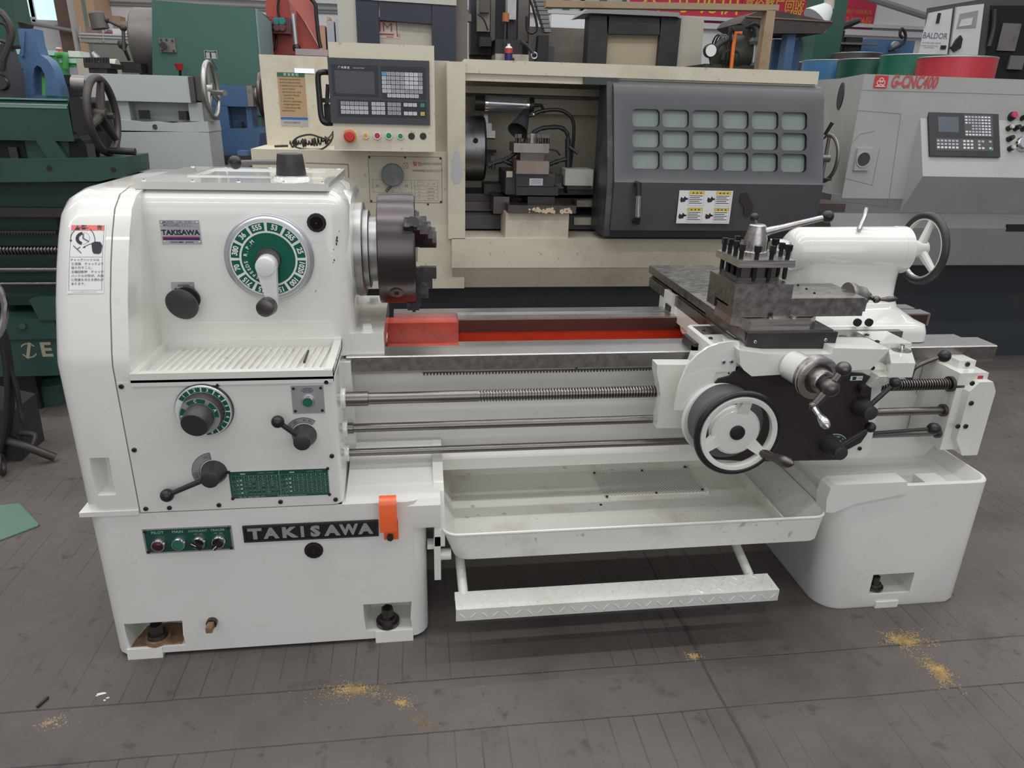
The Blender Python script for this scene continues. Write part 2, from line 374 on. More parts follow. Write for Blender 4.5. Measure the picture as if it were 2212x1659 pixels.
# warning sticker on the sloping cover face
pa = Vector((-.776, 1.6885, .952)); nrm = Vector((0, -(1.125-.915), (1.778-1.675))).normalized()
q0 = P(133, 640, 'y', 1.684); q1 = P(140, 487, 'y', 1.772); q2 = P(214, 490, 'y', 1.772)
yd = (q1-q0); yd.x = 0; H_ = yd.length; xw = .078
b = B(); cy0 = Vector((q0.x+.002, 1.6840, q0.z)); cy1 = Vector((q0.x+.002, 1.7735, q1.z))
def slope_pt(z):
    for (ya, za), (yb, zb) in zip(prof, prof[1:]):
        if za <= z <= zb and zb > za: return ya+(yb-ya)*(z-za)/(zb-za)
    return YF
z0s, z1s = q0.z, q1.z; Ls = 1.0
vs = []; 
def stick(b, u0, u1, v0, v1, off, n=8):
    "patch on the curved cover face; u across, v up (0..1)"
    vv = []; 
    for i in range(n+1):
        z = z0s+(z1s-z0s)*(v0+(v1-v0)*i/n); y = slope_pt(z)-off
        vv += [(q0.x+.002+xw*u0, y, z), (q0.x+.002+xw*u1, y, z)]
    b.add(vv, [(2*i, 2*i+1, 2*i+3, 2*i+2) for i in range(n)])
b.m(paint_w); stick(b, 0, 1, 0, 1, .0012)
b.m(mat('red sticker band', (.75, .16, .13), .5)); stick(b, .04, .95, .915, .99, .0018, 2)
b.m(printp)
for u0, u1, v0, v1 in ((.04, .95, .53, .534), (.04, .95, .05, .053), (.035, .045, .05, .99), (.945, .955, .05, .99)): stick(b, u0, u1, v0, v1, .0019, 6 if v1-v0 > .1 else 1)
def sfr(v):
    z = z0s+(z1s-z0s)*v; za = z-.01; zb = z+.01; d = Vector((0, slope_pt(zb)-slope_pt(za), zb-za)).normalized()
    b.F((q0.x+.002, slope_pt(z)-.0022, z), (1, 0, 0), d)
b.m(printk)
sfr(.955); b.poly([(.010, -.006), (.022, -.006), (.016, .006)]); b.text('警', .012, .030, 0, bold=.02); b.text('告', .012, .064, 0, bold=.02)
b.m(printp)
for i, t in enumerate(('チャックハンドルは', '使用後　チャックより', '取り外すこと。', '主軸回転時　チャック', 'ハンドルが飛び、人体', 'に危害を与える恐れが', 'あります。')):
    sfr(.49-i*.058); b.text(t, .0070, .068 if i == 0 else .008, 0, al='RIGHT' if i == 0 else 'LEFT', bold=.01, res=1)
sfr(.025); b.text('このラベルを剥がさないでください', .0034, .01, 0, al='LEFT', res=1)
sfr(.79); b.m(printk); b.sector(.030, .002, .009, .016, PI*.55, PI*1.45); b.m(printp); b.sector(.030, .002, .014, .0146, -PI/2, PI/2, n=16); b.line([(.03, .002), (.043, -.006)], .003); b.line([(.03, .002), (.03, .014)], .003); b.line([(.013, .028), (.040, .028)], .002)
b.m(printk); b.sector(.030, .002, .026, .0275, PI*.75, PI*1.05); b.poly([(.001, -.002), (.007, -.002), (.004, -.007)])
b.line([(.044, .025), (.052, .014), (.056, 0), (.056, -.010)], .0014); b.line([(.056, -.010), (.045, -.012), (.033, -.019)], .0014); b.poly([(.030, -.021), (.035, -.016), (.036, -.021)])
sfr(.66); b.poly([(.052, -.008), (.050, .004), (.049, .012), (.056, .016), (.068, .015), (.073, .006), (.071, -.010), (.066, -.014), (.055, -.013)], .0003); b.m(printp); b.line([(.010, .006), (.028, -.012)], .0022); b.line([(.018, -.003), (.025, .003)], .0022)
b.X = Matrix(); b.obj('warning_sticker', cov, label='white Japanese chuck warning sticker with red band')
# ---- headstock
YH = 1.88
b = B(); b.m(white)
def hsel(e):
    a, c_ = e.verts[0].co, e.verts[1].co
    return not (abs(a.z-.775) < 1e-4 and abs(c_.z-.775) < 1e-4) and not (abs(a.x+.70) < 1e-4 and abs(c_.x+.70) < 1e-4)
b.box(-.70, -.172, YH, 2.40, .775, 1.212, .062, 7, hsel)
b.lathe((-.215, 2.07, 1.033), (1, 0, 0), [(0, .168), (.03, .165), (.042, .155), (.046, .14)], 56)
fill = [(q[0]+.001, q[1]-.001) for q in prof[1:-1]]
b.prism([(YF+.001, .80)]+fill+[(2.399, .80)], 'x', -.7, -.664, .003)
hs = b.obj('headstock', LA)
b = B(); b.m(white); b.box(-.20, -.095, 1.90, 2.32, .775, .834, .010, 3); b.obj('headstock_foot', hs)
for px, py in ((808, 654), (793, 714)):
    p = P(px, py, 'z', .834); b = B(); b.m(white); b.cyl(p, p+Vector((0, 0, .004)), .017, n=24); b.cyl(p+Vector((0, 0, .004)), p+Vector((0, 0, .017)), .0145, .0135, n=6); b.obj('hold_down_bolt', LA)
# top plate
b = B(); b.m(white); b.box(-.683, -.217, 1.905, 2.37, 1.210, 1.228, .007, 3)
b.box(-.60, -.25, 2.06, 2.30, 1.224, 1.231, .004); tp = b.obj('headstock_top_cover', LA)
c = B(); c.m(white); c.box(-.585, -.262, 2.075, 2.285, 1.2265, 1.25, .004); cut(tp, c)
for x in (-.665, -.55, -.44, -.33, -.235):
    for y in (1.925, 2.35): screw(tp, (x, y, 1.2275), (0, 0, 1), .0055, white, 'cover_screw')
h0 = P(630, 384, 'z', 1.23)
b = B(); b.m(white); b.cyl((h0.x, h0.y, 1.226), (h0.x, h0.y, 1.235), .052, .046, n=36); b.m(alum); b.cyl((h0.x, h0.y, 1.235), (h0.x, h0.y, 1.2375), .042, n=36); hb = b.obj('lever_boss', LA)
b = B(); b.m(charcoal); b.cyl((h0.x, h0.y, 1.237), (h0.x, h0.y, 1.292), .039, .033, n=40, bv=.003); lv = b.obj('range_lever', LA)
ba = P(508, 351, 'y', h0.y+.0)
b = B(); b.m(dsteel); b.tube([(h0.x, h0.y, 1.270), ba], [.0075, .006]); b.obj('lever_rod', lv)
b = B(); b.m(black); b.sph(ba, .0175, 24); b.obj('ball_knob', lv)
# maker plate
def qplate(c4, y, t=.0015):
    "frame for a plate from its measured corners tl,tr,bl on plane y"
    tl, tr, bl = [P(*q, 'y', y) for q in c4]
    return tl, tr, bl, (tr-tl).length, (tl-bl).length
tl, tr, bl, w, h = qplate(((338, 475), (424, 474), (346, 527)), YH)
b = B(); b.m(alum); b.F((tl.x+.006, YH-.0005, tl.z-h), (1, 0, 0)); b.plate(0, w, 0, h, .0016)
b.m(mat('plate crimson stripe', (.35, .03, .09), .4)); b.rect(.003, w-.003, h*.26, h*.32, .0018); b.m(mat('plate navy stripe', (.02, .01, .12), .4)); b.rect(.003, w-.003, h*.17, h*.26, .0018)
b.m(printp); b.line([(0.002, h*.73), (w-.002, h*.73)], .0006, .0018); b.line([(0.002, h*.86), (w-.002, h*.86)], .0006, .0018)
b.text('MODEL', .0080, .008, h*.915, .0018, 'LEFT', bold=.02); b.text('MACH.NO.', .0080, .008, h*.79, .0018, 'LEFT', bold=.02); b.text('LAL  4 60', .009, w*.62, h*.92, .0018); b.text('7 2 4 8 6 5', .008, w*.6, h*.79, .0018)
b.m(printk); b.text('TAKISAWA', .0175, w/2, h*.48, .002, bold=.045, sx=1.02); b.text('OKAYAMA  JAPAN', .0068, w/2, h*.08, .0018, bold=.02)
b.m(chrome)
for x, y in ((.006, h-.006), (w-.005, h-.006), (.006, .006), (w-.005, .006)): b.sph((x, y, .002), .0022, 10)
b.X = Matrix(); b.obj('maker_plate', LA, label='aluminium maker plate with red and blue stripe')
# oil sight glasses
def sight(px, py, y, r):
    p = P(px, py, 'y', y); b = B(); b.m(black); b.cyl((p.x, y+.004, p.z), (p.x, y-.003, p.z), r*1.14, n=14); b.cyl((p.x, y-.003, p.z), (p.x, y-.007, p.z), r, r*.95, n=36); b.m(mat('dark sight glass', (.012, .005, .006), .12)); b.cyl((p.x, y-.0069, p.z), (p.x, y-.0078, p.z), r*.78, n=32); b.m(mat('sight red dot', (.25, .02, .02), .4)); b.cyl((p.x, y-.0077, p.z), (p.x, y-.0082, p.z), r*.08, n=10)
    return b.obj('oil_sight_glass', LA)
sight(684, 481, YH, .021); sight(678, 1188, YF, .0215)
b = B(); b.F((0, YH-.0008, 0)); b.m(mat('chipped paint', (.05, .035, .035), .7)); rnd = random.Random(5)
for px, py, r in ((728, 514, .0045), (728, 520, .005), (727, 527, .004), (721, 539, .0025), (722, 562, .0035), (720, 567, .002), (683, 628, .002), (681, 630, .0018), (716, 548, .0012), (711, 597, .0012), (733, 500, .002)):
    p = P(px, py, 'y', YH); b.poly([(p.x+r*rnd.uniform(.5, 1)*.7*math.cos(TAU*k/7), p.z+r*rnd.uniform(.6, 1.2)*math.sin(TAU*k/7)) for k in range(7)])
b.X = Matrix(); b.obj('paint_chips', hs, kind='stuff')
# ---- speed dial
dc = P(580, 560, 'y', YH-.02); DR = .1045
b = B(); b.m(alum); b.lathe((dc.x, YH+.004, dc.z), (0, -1, 0), [(0, DR+.002), (.016, DR+.001), (.020, DR-.003), (.021, DR-.012)], 72); 
b.m(mat('dial index ring', (.55, .55, .6), .3, .8)); b.lathe((dc.x, YH, dc.z), (0, -1, 0), [(.0, DR+.006), (.008, DR+.006), (.010, DR+.003)], 72)
sd = b.obj('speed_dial', LA)
b = B(); b.F((dc.x, YH-.0175, dc.z)); b.m(paint_w); b.disc(0, 0, DR-.010, .0004, 72)
b.m(green); ro = DR-.013; ri = .071
for k in range(12):
    a = math.radians(-15+30*k+2); b.sector(0, 0, ri, ro, a-math.radians(12.6)-math.radians(2), a+math.radians(12.6)-math.radians(2), .0008, 8)
b.disc(0, 0, .066, .0008, 56)
b.m(paint_w)
for t, a in (('555', 105), ('53', 75), ('265', 45), ('25', 15), ('1020', -15), ('100', -45), ('150', -75), ('215', -105), ('715', -135), ('70', -165), ('380', 165), ('36', 135)):
    r = (ri+ro)/2; q = math.radians(a); b.text(t, .0185, r*math.cos(q), r*math.sin(q), .0012, rot=q-PI/2, bold=.035, sx=.86, res=3)
for i, ch in enumerate('SPEEDS R.P.M'):
    q = math.radians(236-i*9.6); b.text(ch, .0125, .056*math.cos(q), .056*math.sin(q), .0012, rot=q-PI/2, bold=.02)
b.m(chrome)
for a in (122, 30, 33, 214, -62): b.sph(((DR-.012)*math.cos(math.radians(a)), (DR-.012)*math.sin(math.radians(a)), .001), .0018, 8)
b.X = Matrix(); b.obj('dial_face', sd, label='green dial face with white spindle speed numbers')
b = B(); b.m(dsteel); b.cyl((dc.x, YH-.018, dc.z), (dc.x, YH-.030, dc.z), .030, n=32); b.obj('dial_bushing', sd)
hc = P(574, 575, 'y', YH-.055); kn = P(573, 664, 'y', YH-.10); ar = P(590, 655, 'y', YH-.045)
b = B(); b.m(mat('white crank enamel', (.76, .77, .74), .35, coat=.3)); b.cyl((hc.x, YH-.026, hc.z), (hc.x, YH-.070, hc.z), .0262, .0235, n=36, bv=.003)
b.prism([(hc.x-.024, hc.z-.004), (hc.x+.0255, hc.z-.004), (ar.x+.014, ar.z+.012), (ar.x+.010, ar.z-.004), (ar.x-.010, ar.z-.004), (ar.x-.013, ar.z+.012)], 'y', YH-.062, YH-.038, .003)
cr = b.obj('speed_crank', LA)
b = B(); b.m(dsteel); b.lathe((ar.x-.002, YH-.055, ar.z+.002), Vector((kn.x-ar.x+.002, -.058, kn.z-ar.z-.002)), [(0, .010), (.012, .011), (.018, .018), (.028, .0235), (.050, .0225), (.056, .0215), (.058, .018), (.0575, .002)], 36); b.obj('crank_knob', cr)
# left feed-direction knob and plate
kp = P(389, 662, 'y', YH-.05)
b = B(); b.m(charcoal); b.lathe((kp.x+.010, YH-.002, kp.z+.012), Vector((-.010, -.052, -.012)), [(0, .030), (.006, .031), (.008, .016), (.026, .016), (.030, .034), (.036, .0405), (.044, .041), (.050, .034), (.053, .018), (.0535, .001)], 44); b.obj('direction_knob', LA, label='round black knob below arrow plate')
tl, tr, bl, w, h = qplate(((369, 609), (419, 608), (371, 634)), YH)
b = B(); b.F((tl.x, YH-.0004, tl.z-h)); b.m(alum); b.plate(0, w, 0, h, .0012); b.m(printk)
b.line([(.016+i*.0022, h*.70+(.003 if i % 2 else -.003)) for i in range(14)], .001, .0015); b.line([(.008, h*.42), (.022, h*.42)], .001, .0015); b.line([(w-.022, h*.42), (w-.008, h*.42)], .001, .0015)
b.poly([(.006, h*.42), (.011, h*.42+.0025), (.011, h*.42-.0025)], .0015); b.poly([(w-.006, h*.42), (w-.011, h*.42+.0025), (w-.011, h*.42-.0025)], .0015)
b.X = Matrix(); b.obj('arrow_plate', LA)
# ---- feed selector dial (two stacked discs)
fc = P(440, 888, 'y', YF-.012)
YG = YF
b = B(); b.m(alum); b.lathe((fc.x, YG+.002, fc.z), (0, -1, 0), [(0, .0655), (.014, .0655), (.016, .064)], 64); b.m(bsteel); b.lathe((fc.x, YG+.002, fc.z), (0, -1, 0), [(0, .0668), (.010, .0668)], 64)
fd = b.obj('feed_selector', LA)
b = B(); b.F((fc.x, YG-.0145, fc.z)); b.m(paint_w); b.sector(0, 0, .048, .0635, 0, TAU, .0006, 64); b.m(green)
for k in range(8):
    a = math.radians(134-30*k); b.sector(0, 0, .0505, .0615, a-math.radians(13.4), a+math.radians(13.4), .0009, 6)
b.m(paint_w)
for k in range(8): a = math.radians(134-30*k); b.text(str(k+1), .0105, .056*math.cos(a), .056*math.sin(a), .0012, rot=a-PI/2, bold=.03)
b.X = Matrix(); b.obj('outer_dial_face', fd)
f2 = P(431, 900, 'y', YF-.045)
b = B(); b.m(charcoal); b.lathe((fc.x, YG-.012, fc.z), Vector((f2.x-fc.x, -.030, f2.z-fc.z))*1.0, [(0, .050), (.012, .049), (.026, .0465), (.030, .0455)], 56); md = b.obj('middle_knob', fd)
b = B(); b.F((f2.x, YG-.0435, f2.z)); b.m(alum); b.disc(0, 0, .0462, 0, 56); b.m(green)
for a0, a1 in ((150, 205), (66, 128), (-5, 52)): b.sector(0, 0, .034, .0435, math.radians(a0), math.radians(a1), .0006, 10)
b.m(paint_w)
for t, a in (('B', 178), ('C', 98), ('A', 22)): q = math.radians(a); b.text(t, .010, .0388*math.cos(q), .0388*math.sin(q), .0009, rot=q-PI/2, bold=.03)
b.X = Matrix(); b.obj('inner_dial_face', fd)
b = B(); b.m(charcoal); b.lathe((f2.x, YG-.043, f2.z), Vector((-.004, -.036, -.008)), [(0, .033), (.010, .0335), (.032, .0325), (.037, .030), (.0375, .001)], 48); b.obj('inner_knob', fd)
p = P(427, 827, 'y', YG-.002); b = B(); b.F((p.x, YG-.001, p.z)); b.m(alum); b.poly([(-.022, .006), (.022, .006), (0, -.009)], .0008); b.m(green); b.poly([(-.006, .006), (.006, .006), (0, -.007)], .0012); b.m(chrome); b.sph((-.014, .002, .001), .0018, 8); b.sph((.014, .002, .001), .0018, 8); b.X = Matrix(); b.obj('index_mark', LA)
# ---- levers on the gearbox
def lever(hub, ball, y, par, arc=None, kr=.0155, hr=.030, hl=.045, name='gear_lever', tilt=(0, -1, 0), rodr=.0062, rise=.5):
    p = P(*hub, 'y', y-hl*.5); q = P(*ball, 'y', y-hl*rise-.012); d = Vector(tilt)
    b = B(); b.m(charcoal); b.lathe((p.x, y, p.z), d, [(0, hr), (.004, hr), (hl*.72, hr*.74), (hl*.8, hr*.70), (hl, hr*.68), (hl+.001, hr*.62)], 40); o = b.obj(name, par)
    b = B(); b.m(bsteel); s = Vector((p.x, y-hl*.55, p.z)); dd = (q-s).normalized(); b.tube([s+dd*hr*.3, q], [rodr*1.15, rodr]); b.obj('lever_rod', o)
    b = B(); b.m(black); b.sph(q, kr, 22); b.obj('ball_knob', o); return o, p
lo, lp = lever((655, 948), (600, 911), YF, LA)
b = B(); b.F((lp.x, YF-.0008, lp.z)); b.m(bsteel); b.sector(0, 0, .0335, .0475, math.radians(52), math.radians(160), .0004, 20); b.m(alum); b.sector(0, 0, .0345, .0465, math.radians(53), math.radians(159), .0007, 20); b.m(printk)
b.text('N', .008, .0405*math.cos(1.5), .0405*math.sin(1.5), .001, rot=-.07, bold=.01)
for a in (68, 118): b.text('▤', .008, .0405*math.cos(math.radians(a)), .0405*math.sin(math.radians(a)), .001, rot=math.radians(a-90))
b.text('WW', .006, .0405*math.cos(math.radians(146)), .0405*math.sin(math.radians(146)), .001, rot=math.radians(56)); b.X = Matrix(); b.obj('lever_scale', LA)
lo, lp = lever((458, 1028), (361, 1070), YF, LA, kr=.0165, hr=.031, rise=.35)
b = B(); b.F((lp.x, YF-.0008, lp.z)); b.m(bsteel); b.sector(0, 0, .034, .053, math.radians(95), math.radians(215), .0004, 20); b.m(alum); b.sector(0, 0, .035, .052, math.radians(96), math.radians(214), .0007, 20); b.m(printk)
for a in (108, 190):
    for da, r in ((-5, .0042), (6, .0028)):
        q = math.radians(a+da); b.sector(.0435*math.cos(q), .0435*math.sin(q), r-.0008, r, 0, TAU, .001, 16)
b.X = Matrix(); b.obj('lever_scale', LA)
# ---- jog plate
tl, tr, bl, w, h = qplate(((628, 833), (698, 832), (634, 893)), YF)
b = B(); b.F((tl.x, YF, tl.z-h)); b.m(alum); b.plate(0, w, 0, h, .002); b.m(printk); b.sector(w/2, h*.83, .0, .0, 0, .1)
b.tube([(w/2+.0135*math.cos(TAU*i/24), h*.83+.0055*math.sin(TAU*i/24), .002) for i in range(24)], .0006, 6, closed=True); b.text('JOG', .009, w/2, h*.83, .0025, bold=.015, sp=1.2); b.X = Matrix(); jp = b.obj('jog_plate', LA)
for dx, dz in ((.006, h-.007), (w-.006, h-.007), (.006, .007), (w-.006, .007)): screw(jp, (tl.x+dx, YF-.002, tl.z-h+dz), (0, -1, 0), .0035)
cx, cz = tl.x+w/2, tl.z-h*.56
def button(x, z, y, r, m, par, nm='push_button', L=.010):
    b = B(); b.m(chrome); b.lathe((x, y, z), (0, -1, 0), [(0, r*1.12), (L*.5, r*1.1), (L, r*.92), (L, r*.80)], 32, cap=False); b.m(m); b.cyl((x, y, z), (x, y-L*.85, z), r*.8, n=28); return b.obj(nm, par)
button(cx, cz, YF-.002, .0145, mat('green button', (.01, .13, .09), .4), jp)
# ---- threading chart
tl, tr, bl, w, h = qplate(((493, 1019), (718, 1007), (500, 1084)), YF)
w = .2425; h = .0765
b = B(); b.F((tl.x, YF, tl.z-h)); b.m(alum); b.plate(0, w, 0, h, .0012); b.m(greend); b.rect(.001, w-.001, .001, h-.001, .0014); b.m(mat('chart print', (.42, .55, .48), .5))
b.rect(w*.499, w*.503, .001, h-.001, .0017)
rowsA = (('A', ('4', '4.5', '4.75', '5', '5.5', '6', '6.5', '7')), ('B', ('2', '2.25', '', '2.5', '2.75', '3', '3.25', '3.5')), ('C', ('1', '', '', '1.25', '', '1.5', '', '1.75')), ('C', ('0.5', '', '', '', '', '0.75', '', '')))
rowsB = (('A', ('4', '4½', '4¾', '5', '5½', '6', '6½', '7')), ('B', ('8', '9', '9½', '10', '11', '12', '13', '14')), ('C', ('16', '18', '19', '20', '22', '24', '26', '28')), ('C', ('32', '36', '38', '40', '44', '48', '52', '56')))
for x0, rows in ((.004, rowsA), (w*.508, rowsB)):
    W2 = w*.485; c0 = x0+.027; cw = (W2-.029)/8; yt = h*.84; rh = h*.155
    b.frame(x0+.001, x0+W2, h*.085, yt, .0003, .0017); b.line([(x0+.012, h*.085), (x0+.012, yt)], .0003, .0017); b.line([(x0+.020, h*.085), (x0+.020, yt)], .0003, .0017); b.line([(c0, h*.085), (c0, yt)], .0003, .0017)
    for k in range(8):
        b.text(str(k+1), .0062, c0+cw*(k+.5), yt-.0042, .0017, bold=.02, res=1); 
        if k: b.line([(c0+cw*k, h*.085), (c0+cw*k, yt)], .00025, .0017)
    for r, (lt, vals) in enumerate(rows):
        y = yt-.0085-rh*r; b.line([(x0+.012, y), (x0+W2, y)], .00025, .0017); b.line([(c0, y-rh*.55), (x0+W2, y-rh*.55)], .0002, .0017)
        b.text(lt, .0085, x0+.016, y-rh*.5, .0017, bold=.01, res=1); b.rect(x0+.0215, x0+.0262, y-rh*.6, y-rh*.2, .0017)
        for k, v in enumerate(vals):
            if v: b.text(v, .0042, c0+cw*(k+.5), y-rh*.29, .0017, bold=.02, res=1)
            b.line([(c0+cw*(k+.25), y-rh*.78), (c0+cw*(k+.75), y-rh*.78)], .0008, .0017)
    for k in range(4): b.sector(x0+.0065, h*(.18+.15*k), .0030, .0034, 0, TAU, .0017, 12)
    b.line([(x0+.002, h*.5), (x0+.012, h*.15)], .0003, .0017); b.rect(x0+.024, x0+.036, h*.885, h*.925, .0017); b.line([(x0+.066+i*.0018, h*.92+(.0015 if i % 2 else -.0015)) for i in range(10)], .0004, .0017); b.text('CUTTING', .0038, x0+.096, h*.92, .0017, res=1)
b.text('TAL- 460   LEAD SCREW  4T.P.I', .0048, .018, h*.042, .0017, 'LEFT', bold=.01, res=1); b.text('CHANGE GEAR  120.30.60.90.91.120.127', .0042, .112, h*.045, .0017, 'LEFT', bold=.01, res=1)
b.X = Matrix(); ch = b.obj('threading_chart', LA, label='dark green thread cutting chart')
for dx, dz in ((.001, h-.001), (w-.001, h-.001), (.003, .0005), (w-.001, .001)): screw(ch, (tl.x+dx, YF-.001, tl.z-h+dz), (0, -1, 0), .0040)
# ---- switch plate
tl, tr, bl, w, h = qplate(((303, 1143), (499, 1129), (313, 1198)), YF)
w = .2165; h = .0735
b = B(); b.F((tl.x+.004, YF, tl.z-h)); b.m(alum); b.plate(0, w, 0, h, .0018); b.m(greend); b.poly([(.004, .014), (.014, .004), (w-.014, .004), (w-.004, .014), (w-.004, h-.014), (w-.014, h-.004), (.014, h-.004), (.004, h-.014)], .002)
sxs = [w*(.165+.225*k) for k in range(4)]; b.m(mat('pale green print', (.35, .50, .42), .5))
for t, x, s in (('PILOT', sxs[0], .0105), ('MAIN', sxs[1], .0105), ('COOLANT', sxs[2], .0088), ('TRACER', sxs[3], .0088)): b.text(t, s, x, h*.84, .0023, sp=1.1, bold=.01)
for x in sxs[2:]: b.text('OFF    ON', .0048, x, h*.71, .0023)
b.X = Matrix(); sw = b.obj('switch_plate', LA, label='green switch plate with PILOT MAIN COOLANT TRACER')
for dx, dz in ((.007, h-.007), (w-.007, h-.007), (.007, .007), (w-.007, .007)): screw(sw, (tl.x+.004+dx, YF-.0018, tl.z-h+dz), (0, -1, 0), .0048)
zx = tl.z-h*.60; X0 = tl.x+.004
button(X0+sxs[0], zx, YF-.002, .017, mat('dark red lens', (.05, .008, .012), .15), sw, 'pilot_lamp', .014); b = B(); b.m(mat('dark red lens', (.05, .008, .012))); b.sph((X0+sxs[0], YF-.014, zx), .0132, 20, (1, .5, 1)); b.obj('lamp_lens', sw)
button(X0+sxs[1], zx, YF-.002, .017, mat('dull green button', (.02, .16, .11), .4), sw, 'main_button', .012)
for k, an in ((2, -35), (3, 45)):
    o = button(X0+sxs[k], zx, YF-.002, .017, black, sw, 'selector_switch', .012); b = B(); b.F((X0+sxs[k], YF-.013, zx), (math.cos(math.radians(an)), 0, math.sin(math.radians(an))), (-math.sin(math.radians(an)), 0, math.cos(math.radians(an))))
    b.m(black); b.box(-.015, .013, -.006, .006, 0, .012, .002); b.m(paint_w); b.rect(-.016, -.002, -.001, .001, .0123); b.X = Matrix(); b.obj('switch_lever', o)
# ---- name board
tl, tr, bl, w, h = qplate(((523, 1128), (812, 1114), (529, 1171)), YF)
w = P(818, 1130, 'y', YF).x-P(527, 1150, 'y', YF).x; h = .0485; x0 = P(526, 1150, 'y', YF).x; z0 = P(670, 1145, 'y', YF).z-h/2-.001
b = B(); b.m(bsteel); b.box(x0, x0+w, YF-.006, YF+.001, z0, z0+h, .004); nb = b.obj('name_board', LA, label='black cast name board')
c = B(); c.m(black); c.box(x0+.0055, x0+w-.0055, YF-.01, YF-.003, z0+.0055, z0+h-.0055, .002); cut(nb, c)
b = B(); b.F((x0, YF-.003, z0)); b.m(silver)
for ch_, u, s_ in zip('TAKISAWA', (.085, .202, .330, .432, .527, .652, .778, .903), (1.25, 1.15, 1.22, 1.0, 1.2, 1.2, .98, 1.15)):
    b.text(ch_, .042, w*u, h/2-.001, .0, bold=.05, sx=s_, ex=.0016)
b.X = Matrix(); b.obj('raised_letters', nb, label='silver raised letters')
# ---- orange bracket
xo0 = P(820, 1120, 'y', YF-.03).x; xo1 = P(857, 1120, 'y', YF-.03).x; zt = P(838, 1075, 'y', YF-.02).z; zb = P(838, 1150, 'y', YF-.034).z; zbb = P(838, 1166, 'y', YF-.012).z
b = B(); b.m(orange); zc = zt-.027
b.prism([(YF+.002, zb+.006), (YF+.002, zt-.006), (YF-.006, zt-.001), (YF-.016, zt), (YF-.028, zt-.006), (YF-.034, zt-.018), (YF-.034, zb), (YF-.020, zb-.001), (YF-.020, zc), (YF-.010, zc+.006), (YF-.008, zb+.006)], 'x', xo0, xo1, .003, 3)
b.box(xo0+.008, xo1+.002, YF-.012, YF, zbb, zb+.02, .003); ob = b.obj('orange_guard_bracket', LA, label='bright orange bracket bolted beside the name board')
b = B(); b.m(bsteel); p = P(843, 1159, 'y', YF-.014); b.cyl((p.x, YF-.012, p.z), (p.x, YF-.024, p.z), .009, n=6); b.obj('bracket_bolt', ob)
# ================================================================== chuck and spindle
AY, AZ = 2.07, 1.033
b = B(); b.m(mat('spindle flange steel', (.42, .41, .40), .38, 1, dirt=.4, dcol=(.2, .17, .15), scale=20))
b.lathe((-.174, AY, AZ), (1, 0, 0), [(0, .130), (.026, .132), (.029, .129)], 64); b.lathe((-.15, AY, AZ), (1, 0, 0), [(0, .110), (.018, .110), (.020, .107)], 64); b.lathe((-.14, AY, AZ), (1, 0, 0), [(0, .092), (.034, .092)], 64); b.obj('spindle_flange', LA)
b = B(); b.m(chucktop); b.lathe((-.106, AY, AZ), (1, 0, 0), [(0, .149), (.003, .153), (.094, .154), (.101, .151), (.103, .145), (.103, .03), (.09, .028)], 96)
chk = b.obj('chuck', LA)
q = Vector((-.058, AY-.1065, AZ-.109)); n = Vector((0, -.1065, -.109)).normalized()
q = Vector((-.058, AY, AZ))+Vector((0, -math.cos(math.radians(40)), -math.sin(math.radians(40))))*.1545; n = (q-Vector((-.058, AY, AZ))).normalized()
b = B(); b.m(chucks); b.cyl(q-n*.004, q+n*.0008, .019, n=28); b.m(hole); b.F(q+n*.0009, (1, 0, 0), (0, n.z, -n.y)); b.box(-.006, .006, -.006, .006, -.001, .0006); b.X = Matrix(); b.obj('chuck_key_socket', chk)
jawm = mat('hardened jaw steel', (.055, .05, .052), .3, .8, dirt=.4, dcol=(.25, .24, .24), scale=30)
for k, ang in enumerate((146, 266, 26)):
    a = math.radians(ang); rd = Vector((0, math.cos(a), math.sin(a))); tg = Vector((0, -math.sin(a), math.cos(a)))
    b = B(); b.m(jawm); b.F((-.003, AY, AZ), (1, 0, 0), rd)   # x: outwards from face, y: radial, z: tangential
    w = .0175
    b.box(-.004, .012, .052, .165, -w*.95, w*.95, .0015); b.box(-.030, -.004, .135, .170, -.010, .010, .001)
    b.prism([(.010, .050), (.058, .050), (.058, .083), (.046, .083), (.046, .112), (.034, .112), (.034, .140), (.010, .140)], 'z', -w, w, .0015)
    b.prism([(-.028, .150), (-.022, .150), (-.022, .156), (-.012, .156), (-.012, .150), (.006, .150), (.006, .176), (-.004, .176), (-.004, .181), (-.014, .181), (-.014, .176), (-.028, .176)], 'z', -w*.8, w*.8, .001)
    b.X = Matrix(); b.obj('chuck_jaw', chk)
# ================================================================== bed
ZB = .775
b = B(); b.m(steelx)
b.prism([(1.877, ZB-.003), (1.880, ZB), (1.963, ZB), (1.965, ZB-.004), (1.965, ZB-.03), (1.885, ZB-.055), (1.877, ZB-.042)], 'x', -.198, 1.765, .002)
b.obj('front_way', LA)
b = B(); b.m(tsteel); b.prism([(1.8775, ZB-.003), (1.8765, ZB-.003), (1.8765, ZB-.043), (1.8775, ZB-.043)], 'x', -.1975, 1.7645); b.obj('front_way_edge', LA)
b = B(); b.m(steelx); b.box(.115, 1.72, 1.972, 2.01, ZB-.03, ZB-.004, .002); b.obj('inner_front_way', LA)
b = B(); b.m(steelx); b.box(.128, 1.80, 2.232, 2.29, ZB-.042, ZB+.002, .002); b.obj('rear_way', LA)
b = B(); b.m(steelx); b.box(-.08, 1.78, 2.292, 2.345, ZB-.04, ZB+.006, .002); b.obj('inner_rear_way', LA)
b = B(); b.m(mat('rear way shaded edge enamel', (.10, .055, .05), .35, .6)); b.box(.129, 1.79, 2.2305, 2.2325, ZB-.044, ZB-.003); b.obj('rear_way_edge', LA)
b = B(); b.m(redpaint)
